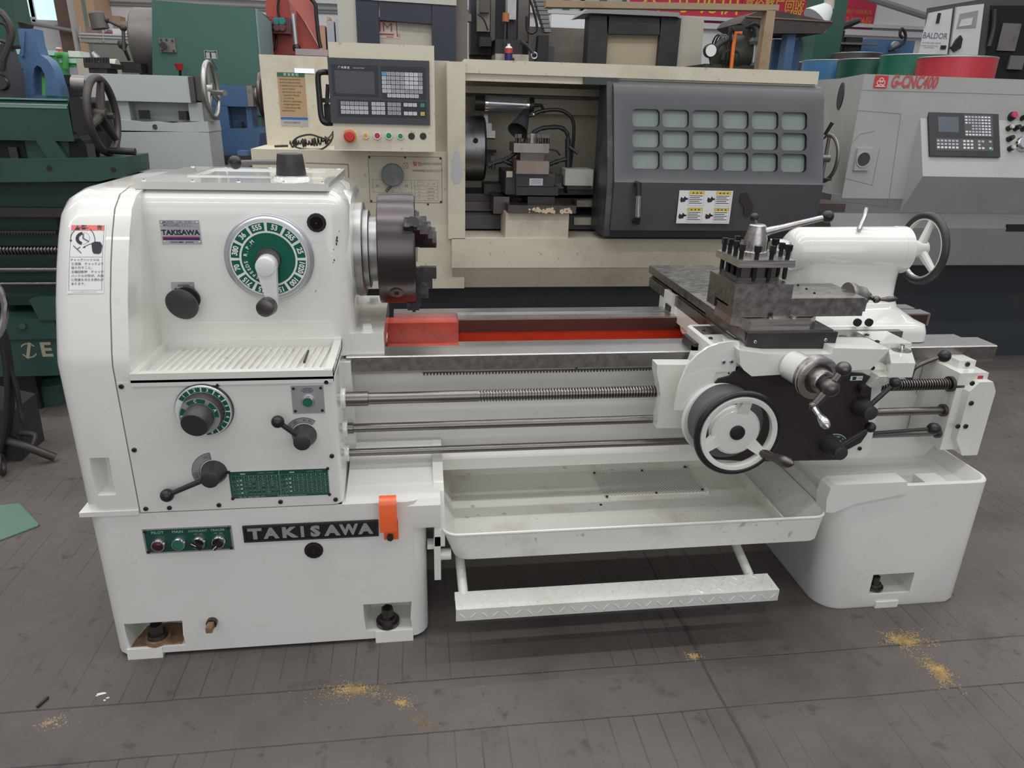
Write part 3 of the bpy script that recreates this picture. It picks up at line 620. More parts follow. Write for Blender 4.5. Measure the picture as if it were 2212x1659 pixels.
b.prism([(2.226, ZB-.008), (2.222, .73), (2.21, .705), (2.17, .69), (2.12, .665), (2.12, .64), (2.292, .64), (2.292, ZB-.008)], 'x', -.10, .128, .008, 3); b.box(-.10, 1.70, 2.238, 2.33, .56, ZB-.04, .004); b.box(-.12, 1.70, 1.95, 2.25, .60, .668, .01); b.box(-.12, 1.70, 1.955, 1.975, .64, ZB-.03, .004)
b.obj('red_bed_interior', LA)
b = B(); b.m(whitebase)
b.prism([(1.905, ZB-.03), (1.905, .712), (1.935, .705), (1.935, .60), (1.925, .592), (1.925, .54), (1.938, .532), (1.938, .47), (1.925, .462), (1.90, .44), (1.90, .405), (2.32, .405), (2.32, ZB-.06), (2.245, ZB-.08), (2.245, .63), (1.99, .63), (1.99, ZB-.03)], 'x', -.21, 1.665, .004)
b.box(-.22, -.185, 1.86, 2.0, .45, .765, .01, 3)
bed = b.obj('bed_casting', LA)
b = B(); b.m(dsteel); z0 = .7215
pts = [(0, .748)]; n = 108; x0, x1 = .008, 1.00; stp = (x1-x0)/n
pts = [(x0, .747), (x0, z0)]
for i in range(n): pts += [(x0+stp*(i+.15), z0), (x0+stp*(i+.35), z0-.007), (x0+stp*(i+.65), z0-.007), (x0+stp*(i+.85), z0)]
pts += [(x1, z0), (x1, .747)]
b.prism(pts, 'y', 1.882, 1.906); rk = b.obj('gear_rack', LA)
for px in (967, 1245): p = P(px, 791, 'y', 1.882); screw(rk, (p.x, 1.882, p.z), (0, -1, 0), .0075)
# rods
RY = 1.80
pz = [P(751, 862, 'y', RY), P(751, 925, 'y', RY), P(751, 978, 'y', RY)]
zS, zF, zC = pz[0].z, pz[1].z, pz[2].z
b = B(); b.m(rod); b.lathe((-.20, RY, zS), (1, 0, 0), [(0, .0195), (.062, .0195), (.063, .016), (.36, .016)], 32)
prf = [(.36, .016)]; pitch = .0082
for i in range(int((1.60-.16)/pitch)): t = .36+i*pitch; prf += [(t, .0130), (t+pitch*.35, .0130), (t+pitch*.5, .0170), (t+pitch*.9, .0170)]
b.lathe((-.20, RY, zS), (1, 0, 0), prf+[(1.82, .014)], 24); b.obj('lead_screw', LA)
b = B(); b.m(rod); b.lathe((-.20, RY, zF), (1, 0, 0), [(0, .0150), (.018, .0150), (.019, .012), (1.83, .012)], 28); b.obj('feed_rod', LA)
b = B(); b.m(rod); b.cyl((-.20, RY, zC), (1.625, RY, zC), .0105, n=24); b.obj('control_rod', LA)
b = B(); b.m(white)
for z, r in ((zS, .030), (zF, .027), (zC, .024)): b.cyl((-.215, RY, z), (-.196, RY, z), r, n=36, bv=.003)
b.box(-.22, -.2055, RY-.025, RY+.09, zC-.022, zS+.028, .008); b.obj('rod_bearing_block', LA)
# ---- tailstock-end rod bracket
b = B(); b.m(white); BY = 1.765
tl = P(2062, 800, 'y', BY); x0, x1 = 1.59, 1.665
b.box(1.575, 1.668, BY+.012, 1.93, .475, .725, .010, 3)
b.prism([(1.625, .705), (1.668, .705), (1.685, .675), (1.685, .465), (1.635, .465), (1.6, .52), (1.6, .675)], 'y', BY-.012, BY+.05, .006)
b.box(1.600, 1.655, 1.82, 1.93, .705, .748, .005)
b.m(dsteel)
for z, r in ((zS, .0235), (zF, .019), (zC, .017)): b.cyl((1.565, RY, z), (1.60, RY, z), r, n=28)
br = b.obj('rod_end_bracket', LA)
for px, py in ((2100, 828), (2098, 871), (2069, 921), (2086, 921)): screw(br, P(px, py, 'y', BY-.013), (0, -1, 0), .0075)
p = P(2090, 787, 'y', 1.819); screw(br, p, (0, -1, 0), .0075)
p = P(2118, 815, 'y', BY-.0135); b = B(); b.m(mat('red tag', (.6, .06, .08), .5)); b.box(p.x-.008, p.x+.008, BY-.0145, BY-.012, p.z-.005, p.z+.005); b.obj('red_tag', br)
# ================================================================== chip tray
b = B(); b.m(whitetray)
# floor and walls as a thin pan
RX0, RX1, RY0, RY1 = .050, 1.155, 1.628, 2.10
ZR, ZT = .352, .268
def ringpts(x0, x1, y0, y1, r, z, n=6):
    o = []
    for cx, cy, a0 in ((x0+r, y0+r, PI), (x1-r, y0+r, 1.5*PI)):
        for i in range(n+1): a = a0+PI/2*i/n; o.append((cx+r*math.cos(a), cy+r*math.sin(a), z))
    return o+[(x1, y1, z), (x0, y1, z)]
def pan(b, outer, inner, floor_i, floor_o, n):
    rings = [floor_o, outer, inner, floor_i]; vs = [v for r in rings for v in r]; fs = []
    for k in range(3):
        for i in range(n): j = (i+1) % n; fs.append((k*n+i, k*n+j, (k+1)*n+j, (k+1)*n+i))
    fs.append(tuple(range(3*n, 4*n))); fs.append(tuple(range(n))[::-1]); b.add(vs, fs)
o_ = ringpts(RX0, RX1, RY0, RY1, .045, ZR); n = len(o_)
pan(b, o_, ringpts(RX0+.006, RX1-.006, RY0+.006, RY1-.004, .040, ZR), ringpts(RX0+.040, RX1-.075, RY0+.045, RY1-.008, .03, ZT+.016), ringpts(RX0+.030, RX1-.005, RY0+.010, RY1, .045, ZT-.0), n)
tray = b.obj('chip_tray', LA)
b = B(); b.m(white); r = [Vector(v) for v in ringpts(RX0+.002, RX1-.002, RY0+.002, RY1, .043, ZR)][:-2]
b.tube([Vector((RX0+.002, RY1, ZR))]+r+[Vector((RX1-.002, RY1, ZR))], .0045, 8); b.obj('tray_rim', tray)
b = B(); b.m(whitetray); b.prism([(2.085, ZT+.01), (2.10, ZT+.01), (2.03, .415), (1.93, .43), (1.93, .42), (2.02, .405)], 'x', RX0+.004, RX1+.03, .003)
b.box(1.045, 1.052, 1.67, 2.09, ZT+.01, ZT+.05, .002)
b.obj('tray_back_slope', tray)
# wall of the pedestal towards the tray
b = B(); b.m(whitebase); b.prism([(1.66, .36), (1.70, .45), (1.80, .49), (1.95, .50), (2.1, .50), (2.1, .27), (1.70, .27), (1.66, .30)], 'x', .030, .058, .012, 3); b.obj('tray_left_cheek', tray)
# perforated grating
c4 = [P(1278, 1023, 'z', ZT+.02), P(1483, 1008, 'z', ZT+.02), P(1525, 1059, 'z', ZT+.02), P(1309, 1074, 'z', ZT+.02)]
gx0, gx1 = (c4[0].x+c4[3].x)/2, (c4[1].x+c4[2].x)/2; gy0, gy1 = (c4[2].y+c4[3].y)/2, (c4[0].y+c4[1].y)/2
b = B(); b.m(white); b.box(gx0, gx1, gy0, gy1, ZT+.016, ZT+.0195); b.F((gx0, gy0, ZT+.0197), (1, 0, 0), (0, 1, 0)); b.m(mat('grating hole', (.16, .15, .13), .8))
W_, H_ = gx1-gx0, gy1-gy0; nx, ny = 30, 15
for i in range(nx):
    for j in range(ny):
        for o_x, o_y in ((0, 0), (.5, .5)):
            x = W_*(i+.3+o_x)/(nx+.1); y = H_*(j+.3+o_y)/(ny+.1); s_ = .0026
            if x < W_-.005 and y < H_-.004: b.poly([(x-s_, y), (x, y-s_), (x+s_, y), (x, y+s_)])
b.X = Matrix(); gr = b.obj('perforated_grating', tray)
b = B(); b.m(white); b.box(gx1-.001, gx1+.006, gy0-.01, gy1+.004, ZT+.016, ZT+.027, .001); b.obj('grating_stop', gr)
for px, py in ((1284, 1022), (1387, 1017), (1480, 1009), (1517, 1058), (1418, 1065), (1311, 1073)): screw(gr, P(px, py, 'z', ZT+.02), (0, 0, 1), .0042)
screw(tray, P(1298, 1091, 'z', ZT+.016), (0, 0, 1), .004)
# bracket under left end of tray
b = B(); b.m(white); b.box(.028, .046, 1.66, 1.72, .19, .33, .004); b.box(.01, .04, 1.67, 1.70, .285, .30, .002); b.cyl((.03, 1.68, .26), (.075, 1.68, .26), .016, n=20); b.obj('tray_bracket', LA)
# ================================================================== footrest
FY = 1.535
a0 = P(985, 1318, 'y', FY); a1 = P(985, 1345, 'y', FY); a2 = P(1682, 1284, 'y', FY)
fz0, fz1 = a1.z+.004, a0.z; fx0, fx1 = a0.x, a2.x
fm = mat('white chequer plate', (.66, .67, .62), .38, dirt=.4, dcol=(.40, .37, .30), scale=5, spots=.6, coat=.2)
b = B(); b.m(fm); bk = FY+.075
b.box(fx0, fx1, FY, FY+.004, fz0, fz1, .001); b.box(fx0, fx1, FY+.003, bk, fz1-.0045, fz1-.0003, .0005); b.box(fx0, fx1, bk-.004, bk, fz0+.012, fz1, .001)
k = 0
for i in range(int((fx1-fx0)/.030)):
    for j in range(3):
        x = fx0+.016+i*.030+(.015 if j % 2 else 0); y = FY+.014+j*.024; s_ = 1 if (i+j) % 2 else -1
        if x > fx1-.012: continue
        b.F((x, y, fz1), (s_*.6, .8, 0), (-.8, s_*.6, 0)) if s_ > 0 else b.F((x, y, fz1), (.6, -.8, 0), (.8, .6, 0))
        b.hexa([(-.011, -.0022, 0), (.011, -.0022, 0), (.011, .0022, 0), (-.011, .0022, 0)], [(-.008, -.0006, .0016), (.008, -.0006, .0016), (.008, .0006, .0016), (-.008, .0006, .0016)])
    for j in range(2):
        x = fx0+.016+i*.030+(.015 if j else 0); z = fz0+.016+j*.022; s_ = 1 if i % 2 else -1
        if x > fx1-.012 or z > fz1-.01: continue
        b.F((x, FY, z), (.65, 0, s_*.75), (-.75*s_, 0, .65)); b.hexa([(-.011, -.0022, 0), (.011, -.0022, 0), (.011, .0022, 0), (-.011, .0022, 0)], [(-.008, -.0006, .0016), (.008, -.0006, .0016), (.008, .0006, .0016), (-.008, .0006, .0016)])
b.X = Matrix(); ft = b.obj('footrest', LA, label='white chequer-plate foot bar under the chip tray')
b = B(); b.m(fm); b.tube([(fx0+.025, bk-.01, fz1-.015), (fx0+.018, bk+.16, .255)], .0135, 14); b.obj('footrest_arm', ft)
q = P(1575, 1180, 'z', .26); b = B(); b.m(fm); b.tube([(fx1-.05, bk-.01, fz1-.015), (fx1-.055, bk+.23, .257)], .0135, 14); b.obj('footrest_arm', ft)
# ================================================================== tailstock-end pedestal
PX0, PX1, PY0, PY1, PZT = 1.145, 1.668, 1.652, 2.25, .432
b = B(); b.m(whitebase)
def pring(ins, z, dx0=0, r=.075, n=7):
    x0, x1, y0, y1 = PX0+ins+dx0, PX1-ins, PY0+ins, PY1-ins; o = []
    for cx, cy, a0, rr in ((x0+r, y0+r, PI, r), (x1-r*.6, y0+r*.6, 1.5*PI, r*.6), (x1-.03, y1-.03, 0, .03), (x0+.03, y1-.03, PI/2, .03)):
        for i in range(n+1): a = a0+PI/2*i/n; o.append((cx+rr*math.cos(a), cy+rr*math.sin(a), z))
    return o
rings = [pring(.004, .0, .055), pring(0, .012, .055), pring(0, .28, .03), pring(0, .36, .012), pring(0, PZT-.004), pring(.003, PZT), pring(.009, PZT), pring(.012, PZT-.004), pring(.035, PZT-.035), pring(.04, PZT-.038)]
n = len(rings[0]); vs = [v for r in rings for v in r]; fs = []
for k in range(len(rings)-1):
    for i in range(n): j = (i+1) % n; fs.append((k*n+i, k*n+j, (k+1)*n+j, (k+1)*n+i))
fs.append(tuple(range((len(rings)-1)*n, len(rings)*n))); fs.append(tuple(range(n))[::-1]); b.add(vs, fs)
ped = b.obj('tailstock_end_pedestal', LA)
c = B(); c.m(whitebase); p0 = P(1876, 1285, 'y', PY0); p1 = P(1968, 1238, 'y', PY0)
c.box(p0.x, p1.x+.012, PY0-.05, PY0+.10, p0.z, p1.z+.002, .012, 3); cut(ped, c)
c = B(); c.m(whitebase); c.box(PX0-.1, 1.168, PY0-.05, PY1+.1, .395, PZT+.1); cut(ped, c)
jack(p0.x+.036, PY0+.032, p0.z+.002, ped, .82)
b = B(); b.m(whitebase); q0 = P(1890, 1311, 'y', PY0-.004); b.box(q0.x, q0.x+.075, PY0-.005, PY0+.05, 0, .022, .003); b.obj('foot_pad', ped)
b = B(); b.m(whitebase); b.prism([(PX0+.012, PZT-.045), (PX0+.03, PZT-.002), (PX0+.06, PZT+.022), (PX0+.17, PZT+.024), (PX0+.185, PZT), (PX0+.19, PZT-.05)], 'y', PY0+.003, PY0+.014, .003) if False else None
b.box(1.158, 1.664, 1.896, 2.2, .388, .462, .008); b.box(1.46, 1.53, 1.655, 1.72, .40, .428, .006)
b.obj('bed_seat', ped)
b = B(); b.m(whitebase); PPq = [P(*q, 'y', 1.645) for q in ((1784, 1107), (1786, 1078), (1795, 1055), (1806, 1048), (1960, 1041), (1960, 1066), (1880, 1082), (1850, 1088), (1822, 1099), (1800, 1108))]; b.prism([(q.x, q.z) for q in PPq], 'y', 1.645, 1.70, .004, 3); b.obj('sink_lip', ped)
# ================================================================== carriage
CA = LA
YA = 1.695   # apron face
b = B(); b.m(white)
# saddle: bridge between the ways
b.box(.865, 1.24, 1.80, 2.42, .755, .815, .006)
b.prism([(2.36, .79), (2.30, .835), (2.24, .835), (2.05, .80), (1.92, .80), (1.86, .84), (1.80, .84), (1.74, .80), (1.74, .76), (1.87, .765), (1.97, .765), (2.01, .745), (2.12, .715), (2.20, .735), (2.235, .765), (2.36, .765)], 'x', .872, 1.10, .004)
sdl = b.obj('saddle', LA)
# rear-left wing
p = P(1428, 678, 'z', .777)
b = B(); b.m(white); b.box(.855, .93, p.y, p.y+.085, .777, .842, .010, 3); b.m(dsteel); b.box(.868, .925, p.y+.012, p.y+.055, .841, .8425)
b.obj('rear_wing', sdl)
b = B(); b.m(bsteel); b.box(.850, .856, p.y+.004, p.y+.05, .782, .802, .002); b.obj('rear_wiper', sdl)
# front-left wing
b = B(); b.m(white); p = P(1495, 745, 'y', 1.80)
b.prism([(.798, .756), (.798, .822), (.806, .828), (.90, .828), (.90, .72), (.80, .72)], 'y', 1.745, 1.965, .006); 
b.m(dsteel); b.box(.806, .868, 1.865, 1.945, .8275, .8290)
fw = b.obj('front_wing', sdl)
b = B(); b.m(bsteel); b.box(.786, .799, 1.868, 1.965, .765, .80, .004); b.box(.786, .799, 1.868, 1.89, .735, .79, .004); b.obj('way_wiper', fw)
for px, py in ((1520, 714), (1539, 719), (1535, 731)): screw(fw, P(px, py, 'z', .829), (0, 0, 1), .006)
# right front wing
b = B(); b.m(white); b.box(1.297, 1.395, 1.775, 1.892, .756, .822, .008, 3); rw = b.obj('right_wing', sdl)
for px, py in ((1872, 724), (1895, 738)): screw(rw, P(px, py, 'z', .8225), (0, 0, 1), .007)
b = B(); b.m(tsteel); b.box(1.113, 1.296, 1.772, 1.893, .77, .820, .002); b.box(1.113, 1.45, 1.8935, 1.968, .778, .8195, .002); b.obj('saddle_top_plate', sdl)
b = B(); b.m(black); p = P(1818, 742, 'z', .820); b.cyl((p.x, p.y, .820), (p.x, p.y, .842), .0115, n=8); b.obj('clamp_screw', sdl)
# ---- apron
b = B(); b.m(white)
ap = [P(*q, 'y', YA) for q in ((1500, 935), (1520, 985), (1545, 1000), (1870, 988), (1880, 975), (1896, 895), (1913, 800), (1540, 800), (1510, 880))]
b.prism([(q.x, q.z) for q in ap], 'y', YA+.004, 1.86, .008, 3); b.box(.80, 1.22, YA+.03, 1.86, .70, .79, .004)
apn = b.obj('apron', LA)
b = B(); b.m(brown)
q_ = [P(*q, 'y', YA) for q in ((1528, 990), (1530, 985), (1535, 880), (1540, 832), (1552, 818), (1575, 812), (1600, 790), (1865, 806), (1878, 812), (1882, 826), (1872, 935), (1858, 955), (1820, 975), (1815, 992), (1620, 996))]
b.prism([(q.x, q.z) for q in q_], 'y', YA-.004, YA+.006, .001); afp = b.obj('apron_face_plate', apn, label='brown-black apron face plate')
for px, py in ((1604, 979), (1885, 795), (1857, 969)): screw(apn, P(px, py, 'y', YA+.002), (0, -1, 0), .006)
for px, py in ((1749, 983), (1668, 988)): screw(apn, P(px, py, 'y', YA-.005), (0, -1, 0), .006)
# half-nut housing left
b = B(); b.m(white); c_ = [P(*q, 'y', 1.755) for q in ((1420, 788), (1419, 806), (1424, 830), (1427, 855), (1425, 890), (1418, 925), (1492, 925), (1500, 788))]
b.prism([(q.x, q.z) for q in c_], 'y', 1.755, 1.80, .006, 3); b.obj('screw_cover', apn)
# splash guard
b = B(); b.m(white); g = [P(*q, 'y', 1.70) for q in ((1456, 884), (1459, 856), (1469, 822), (1484, 787), (1504, 766), (1528, 749), (1553, 740), (1580, 736), (1595, 737), (1596, 742), (1592, 772), (1586, 800), (1545, 802), (1541, 812), (1534, 850), (1529, 870), (1516, 886))]
b.prism([(q.x, q.z) for q in g], 'y', 1.694, 1.702, .002, 2); gd = b.obj('splash_guard', LA)
for px, py in ((1563, 782), (1580, 781)): screw(gd, P(px, py, 'y', 1.694), (0, -1, 0), .006, alum)
b = B(); b.m(white); b.box(.815, .87, 1.70, 1.80, .72, .80, .006); b.box(.80, .855, 1.70, 1.76, .768, .79, .004); q = P(1573, 803, 'y', 1.704); b.cyl((q.x-.002, 1.704, q.z), (q.x-.002, 1.76, q.z), .014, n=20); b.obj('guard_mount', gd)
screw(gd, P(1573, 805, 'y', 1.703), (0, -1, 0), .0065)
# ---- front block below the slide (white, chamfered)
b = B(); b.m(white); f_ = [P(*q, 'y', YA-.03) for q in ((1597, 757), (1599, 788), (1607, 800), (1624, 813), (1880, 798), (1918, 795), (1923, 755), (1800, 752), (1797, 765), (1660, 765))]
b.prism([(q.x, q.z) for q in f_[:5]+[f_[6]]+[f_[7], f_[8], f_[9]]], 'y', YA-.03, 1.771, .006, 3); fb = b.obj('feed_bracket', LA)
# ---- cross slide
ZS = .882; cx0, cx1 = .862, 1.112; cy0, cy1 = 1.722, 2.56
b = B(); b.m(tsteel); b.box(cx0, cx1, cy0, cy1, .855, ZS, .0015); b.box(cx0+.012, cx1-.01, cy0+.004, cy1, .838, .856); b.box(cx0+.002, cx1-.004, cy0+.002, cy1-.01, .806, .839, .0015)
xs = b.obj('cross_slide', LA)
c = B(); c.m(hole); c.box(cx0-.01, cx0+.022, 2.02, cy1+.05, .842, .853); cut(xs, c)
b = B(); b.m(bsteel); e0 = P(1608, 722, 'y', cy0); 
xr = P(1804, 722, 'y', cy0).x
b.prism([(cx0+.003, .810), (cx0+.003, ZS-.004), (xr, ZS-.004), (xr-.004, .812), (xr-.004, .806), (xr-.03, .806), (xr-.045, .832), (cx0+.085, .832), (cx0+.065, .806)], 'y', cy0-.012, cy0, .0025)
cc = b.obj('slide_end_cover', xs)
b = B(); b.m(hole); b.prism([(cx0+.06, .80), (cx0+.07, .812), (cx0+.088, .812), (cx0+.10, .80)], 'y', cy0-.013, cy0-.005); b.obj('dovetail_gap', xs)
for px, py in ((1631, 738), (1783, 734)): screw(cc, P(px, py, 'y', cy0-.012), (0, -1, 0), .0045, alum)
# ---- cross feed dial and ball crank
d0 = Vector((1.025, YA-.03, .760)); dc_ = P(1767, 818, 'y', 1.575)
ax = Vector((.10, -1, -.04)).normalized()
s0 = P(1712, 790, 'y', YA-.03)
b = B(); b.m(white); b.lathe(Vector((s0.x, YA-.025, s0.z)), dc_-Vector((s0.x, YA-.025, s0.z)), [(0, .040), (.03, .041), (.075, .044), (.09, .052), ((dc_-s0).length-.012, .056)], 44); b.obj('cross_feed_boss', fb)
b = B(); b.m(steel); b.lathe(dc_-ax*.022, ax, [(0, .057), (.022, .057), (.024, .054), (.0245, .030)], 64); b.m(dsteel); b.lathe(dc_+ax*.002, ax, [(0, .044), (.001, .030)], 48); b.m(steel); b.lathe(dc_+ax*.001, ax, [(0, .031), (.026, .030), (.028, .027)], 40); b.m(bsteel); b.lathe(dc_+ax*.028, ax, [(0, .021), (.014, .021)], 32); cd = b.obj('cross_feed_dial', LA)
hb_ = P(1792, 838, 'y', (dc_+ax*.06).y); b1 = P(1822, 797, 'y', hb_.y+.004); b2 = P(1756, 878, 'y', hb_.y-.004); hd = P(1789, 925, 'y', hb_.y-.075)
b = B(); b.m(dsteel); b.cyl(dc_+ax*.035, hb_, .017, .019, n=28); b.sph(hb_, .0235, 28); b.sph(b1, .0185, 26); b.tube([hb_, b1], [.012, .009], 14); b.tube([hb_, b2], [.013, .009], 14); b.sph(b2, .0125, 20); ck = b.obj('ball_crank', LA)
b = B(); b.m(mat('polished handle steel', (.55, .53, .53), .22, 1)); dv = hd-b2; L = dv.length; b.lathe(b2, dv, [(0, .006), (.012, .0085), (L*.3, .007), (L*.45, .008), (L*.65, .0125), (L*.8, .0128), (L*.93, .009), (L, .002)], 28); b.obj('crank_handle', ck)
# ---- large handwheel
WY = 1.585; wc = P(1594, 936, 'y', WY); R = .1085
b = B(); b.m(white); b.cyl((wc.x-.012, YA+.01, wc.z-.004), (wc.x-.010, YA-.008, wc.z-.004), .104, n=56, bv=.006)
b.m(mat('grey graduated drum', (.13, .13, .13), .45, .4)); b.lathe((wc.x-.006, YA-.01, wc.z+.003), (0, -1, 0), [(0, .096), (.055, .095), (.06, .088)], 64); hw0 = b.obj('handwheel_drum', apn)
b = B(); b.m(black); b.torus((wc.x, WY, wc.z), (0, 1, 0), R+.002, .0085, 72, 14); hw = b.obj('handwheel', LA)
b = B(); b.m(white); b.lathe((wc.x, WY+.010, wc.z), (0, -1, 0), [(0, R-.018), (.018, R-.019), (.020, R-.014), (.020, R-.006), (.004, R-.001), (-.006, R-.004), (0, R-.018)], 72, cap=False)
b.lathe((wc.x, WY+.035, wc.z), (0, -1, 0), [(0, .066), (.022, .066), (.028, .060), (.030, .05), (.030, .02)], 56)
for a in (-38, 82, 205):
    q = math.radians(a); dx, dz = math.cos(q), math.sin(q); w = .015
    b.F((wc.x, WY, wc.z), (dx, 0, dz), (-dz, 0, dx)); b.hexa([(.05, -w*1.25, -.028), (R-.010, -w*.8, -.008), (R-.010, w*.8, -.008), (.05, w*1.25, -.028)], [(.05, -w*1.1, -.006), (R-.010, -w*.7, .008), (R-.010, w*.7, .008), (.05, w*1.1, -.006)], .003)
b.X = Matrix(); b.obj('wheel_spider', hw)
b = B(); b.m(black); b.cyl((wc.x, WY+.02, wc.z), (wc.x, WY-.001, wc.z), .020, n=36, bv=.002); b.obj('hub_cap', hw)
h1 = Vector((wc.x+(R-.012)*math.cos(math.radians(-38)), WY-.002, wc.z+(R-.012)*math.sin(math.radians(-38)))); h2 = P(1714, 1003, 'y', WY-.10)
b = B(); b.m(dsteel); dv = h2-h1; L = dv.length; b.lathe(h1, dv, [(0, .012), (.02, .0125), (L*.35, .011), (L*.6, .0155), (L*.78, .0165), (L*.92, .010), (L, .002)], 30); b.obj('wheel_handle', hw)
# ---- apron levers
lo, lp = lever((1868, 884), (1934, 827), YA, LA, hr=.029, hl=.060, kr=.0155, name='half_nut_lever')
lo, lp = lever((1802, 968), (1880, 923), YA, LA, hr=.029, hl=.070, kr=.0150, name='feed_lever', rise=.3)
p = P(1800, 962, 'y', YA-.005); b = B(); b.F((p.x, YA-.0045, p.z-.010)); b.m(paint_w); b.sector(0, 0, .029, .046, math.radians(28), math.radians(118), .0004, 16); b.m(greend); b.sector(0, 0, .031, .044, math.radians(31), math.radians(115), .0008, 16)
b.m(paint_w)
for t, a in (('OUT', 97), ('OFF', 74), ('IN', 50)): q = math.radians(a); b.text(t, .0065, .0375*math.cos(q), .0375*math.sin(q), .0011, rot=q-PI/2)
b.X = Matrix(); b.obj('feed_scale', apn)
b = B(); b.m(bsteel); s_ = P(1885, 936, 'y', 1.75); e_ = P(2017, 926, 'y', 1.735); b.tube([s_+Vector((-.06, .03, -.005)), s_, e_], .0055); l3 = b.obj('clutch_lever', LA); b = B(); b.m(black); b.sph(e_, .0185, 24, (1.1, 1, .95)); b.obj('ball_knob', l3)
b = B(); b.m(dsteel); s_ = P(1962, 815, 'y', 1.76); m_ = P(1975, 795, 'y', 1.75); e_ = P(2040, 769, 'y', 1.73); b.tube([s_, m_, (m_+e_)/2+Vector((0, 0, .004)), e_], [.013, .007, .006, .0055], 12, 4); l4 = b.obj('spindle_lever', LA); b = B(); b.m(black); b.sph(e_, .0175, 24); b.obj('ball_knob', l4)
# knob and plate right of apron
p = P(1866, 842, 'y', YA-.02); b = B(); b.m(brown); b.cyl((p.x, YA, p.z+.004), (p.x, YA-.03, p.z), .012, .015, n=26); b.obj('engage_knob', apn)
p = P(1850, 817, 'y', YA-.0045); b = B(); b.F((p.x, YA-.0045, p.z)); b.m(paint_w); b.rect(-.018, .018, -.0065, .0065, .0004); b.m(greend); b.rect(-.012, -.001, -.005, .005, .0008); b.text('▸ ON', .008, .007, 0, .0008); b.X = Matrix(); b.obj('engage_plate', apn)
# thread dial housing
b = B(); b.m(white); hx0, hx1, hy0, hy1 = 1.225, 1.300, 1.70, 1.80
q4 = [P(*q, 'z', .808) for q in ((1925, 783), (1978, 783), (1965, 742), (1918, 742))]
bt = [(q.x+.0, q.y, q.z) for q in q4]; b.hexa([(x, y, .765) for x, y, z in bt], [(x, y, .806) for x, y, z in bt], .004); b.hexa([(1.20, 1.71, .70), (1.235, 1.71, .70), (1.235, 1.80, .70), (1.20, 1.80, .70)], [(bt[0][0]-.02, bt[0][1]+.003, .766), (bt[1][0]-.012, bt[1][1]+.003, .766), (bt[1][0]-.012, 1.80, .766), (bt[0][0]-.02, 1.80, .766)], .003)
b.m(greend); p = [P(*q, 'y', 1.706) for q in ((1917, 797), (1958, 795), (1938, 829), (1906, 829))]; b.prism([(q.x, q.z) for q in p], 'y', 1.700, 1.708)
td = b.obj('thread_dial_housing', LA)
p = P(1947, 756, 'z', .807); b = B(); b.m(tsteel); b.cyl((p.x, p.y, .806), (p.x, p.y, .8085), .026, n=40); b.m(chrome); b.cyl((p.x, p.y, .8085), (p.x, p.y, .812), .010, n=20); b.cyl((p.x, p.y, .812), (p.x, p.y, .822), .006, n=16); b.obj('thread_dial', td)
# ================================================================== compound and tool post
KY = 1.752
A_ = P(1590, 615, 'y', KY); Bb = P(1578, 686, 'y', KY); Rr = P(1850, 686, 'y', KY); Rt = P(1870, 645, 'y', KY); St = P(1710, 645, 'y', KY); Mid = P(1586, 645, 'y', KY)
kd = .175
b = B(); b.m(tsteel); b.box(A_.x, St.x, KY, KY+kd, Bb.z, A_.z, .002); b.box(A_.x+.004, Rt.x, KY+.001, KY+kd-.002, Bb.z+.0, St.z, .002)
b.box(Rt.x-.003, Rt.x+.008, KY+.003, KY+kd-.01, Bb.z+.012, St.z-.004, .002)
cs = b.obj('compound_slide', LA)
c = B(); c.m(hole); c.prism([(KY+.045, Bb.z-.01), (KY+.03, Bb.z+.028), (KY+.12, Bb.z+.028), (KY+.12, Bb.z-.01)], 'x', A_.x-.01, A_.x+.02); cut(cs, c)
b = B(); b.m(tsteel); b.prism([(KY+.045, Bb.z-.002), (KY+.12, Bb.z-.002), (KY+.12, Bb.z+.020), (KY+.04, Bb.z+.020)], 'x', A_.x+.004, A_.x+.03); b.obj('gib_strip', cs)
screw(cs, P(1664, 679, 'y', KY), (0, -1, 0), .007); screw(cs, P(1715, 705, 'y', KY+.01), (0, -1, 0), .001)
for px, py in ((1724, 617), (1742, 625), (1759, 634)): screw(cs, P(px, py, 'z', St.z), (0, 0, 1), .0035, hole)
s1 = P(1592, 690, 'y', KY+.02); s2 = P(1627, 711, 'y', KY-.01)
b = B(); b.m(steel); b.prism([(A_.x+.012, KY+.028), (A_.x+.05, KY-.014), (A_.x+.22, KY-.014), (A_.x+.26, KY+.03), (A_.x+.26, KY+.14), (A_.x+.21, KY+.19), (A_.x+.05, KY+.19), (A_.x+.012, KY+.14)], 'z', ZS, Bb.z-.002, .002)
b.lathe((A_.x+.135, KY+.088, ZS), (0, 0, 1), [(0, .09), (Bb.z-ZS+.004, .09)], 48); b.obj('swivel_base', cs)
for px, py in ((1665, 692), (1716, 691)):
    p = P(px, py, 'y', KY-.008); b = B(); b.m(steel); b.cyl((p.x, KY-.002, Bb.z-.004), (p.x, KY-.002, Bb.z+.003), .008, n=6); b.obj('clamp_nut', cs)
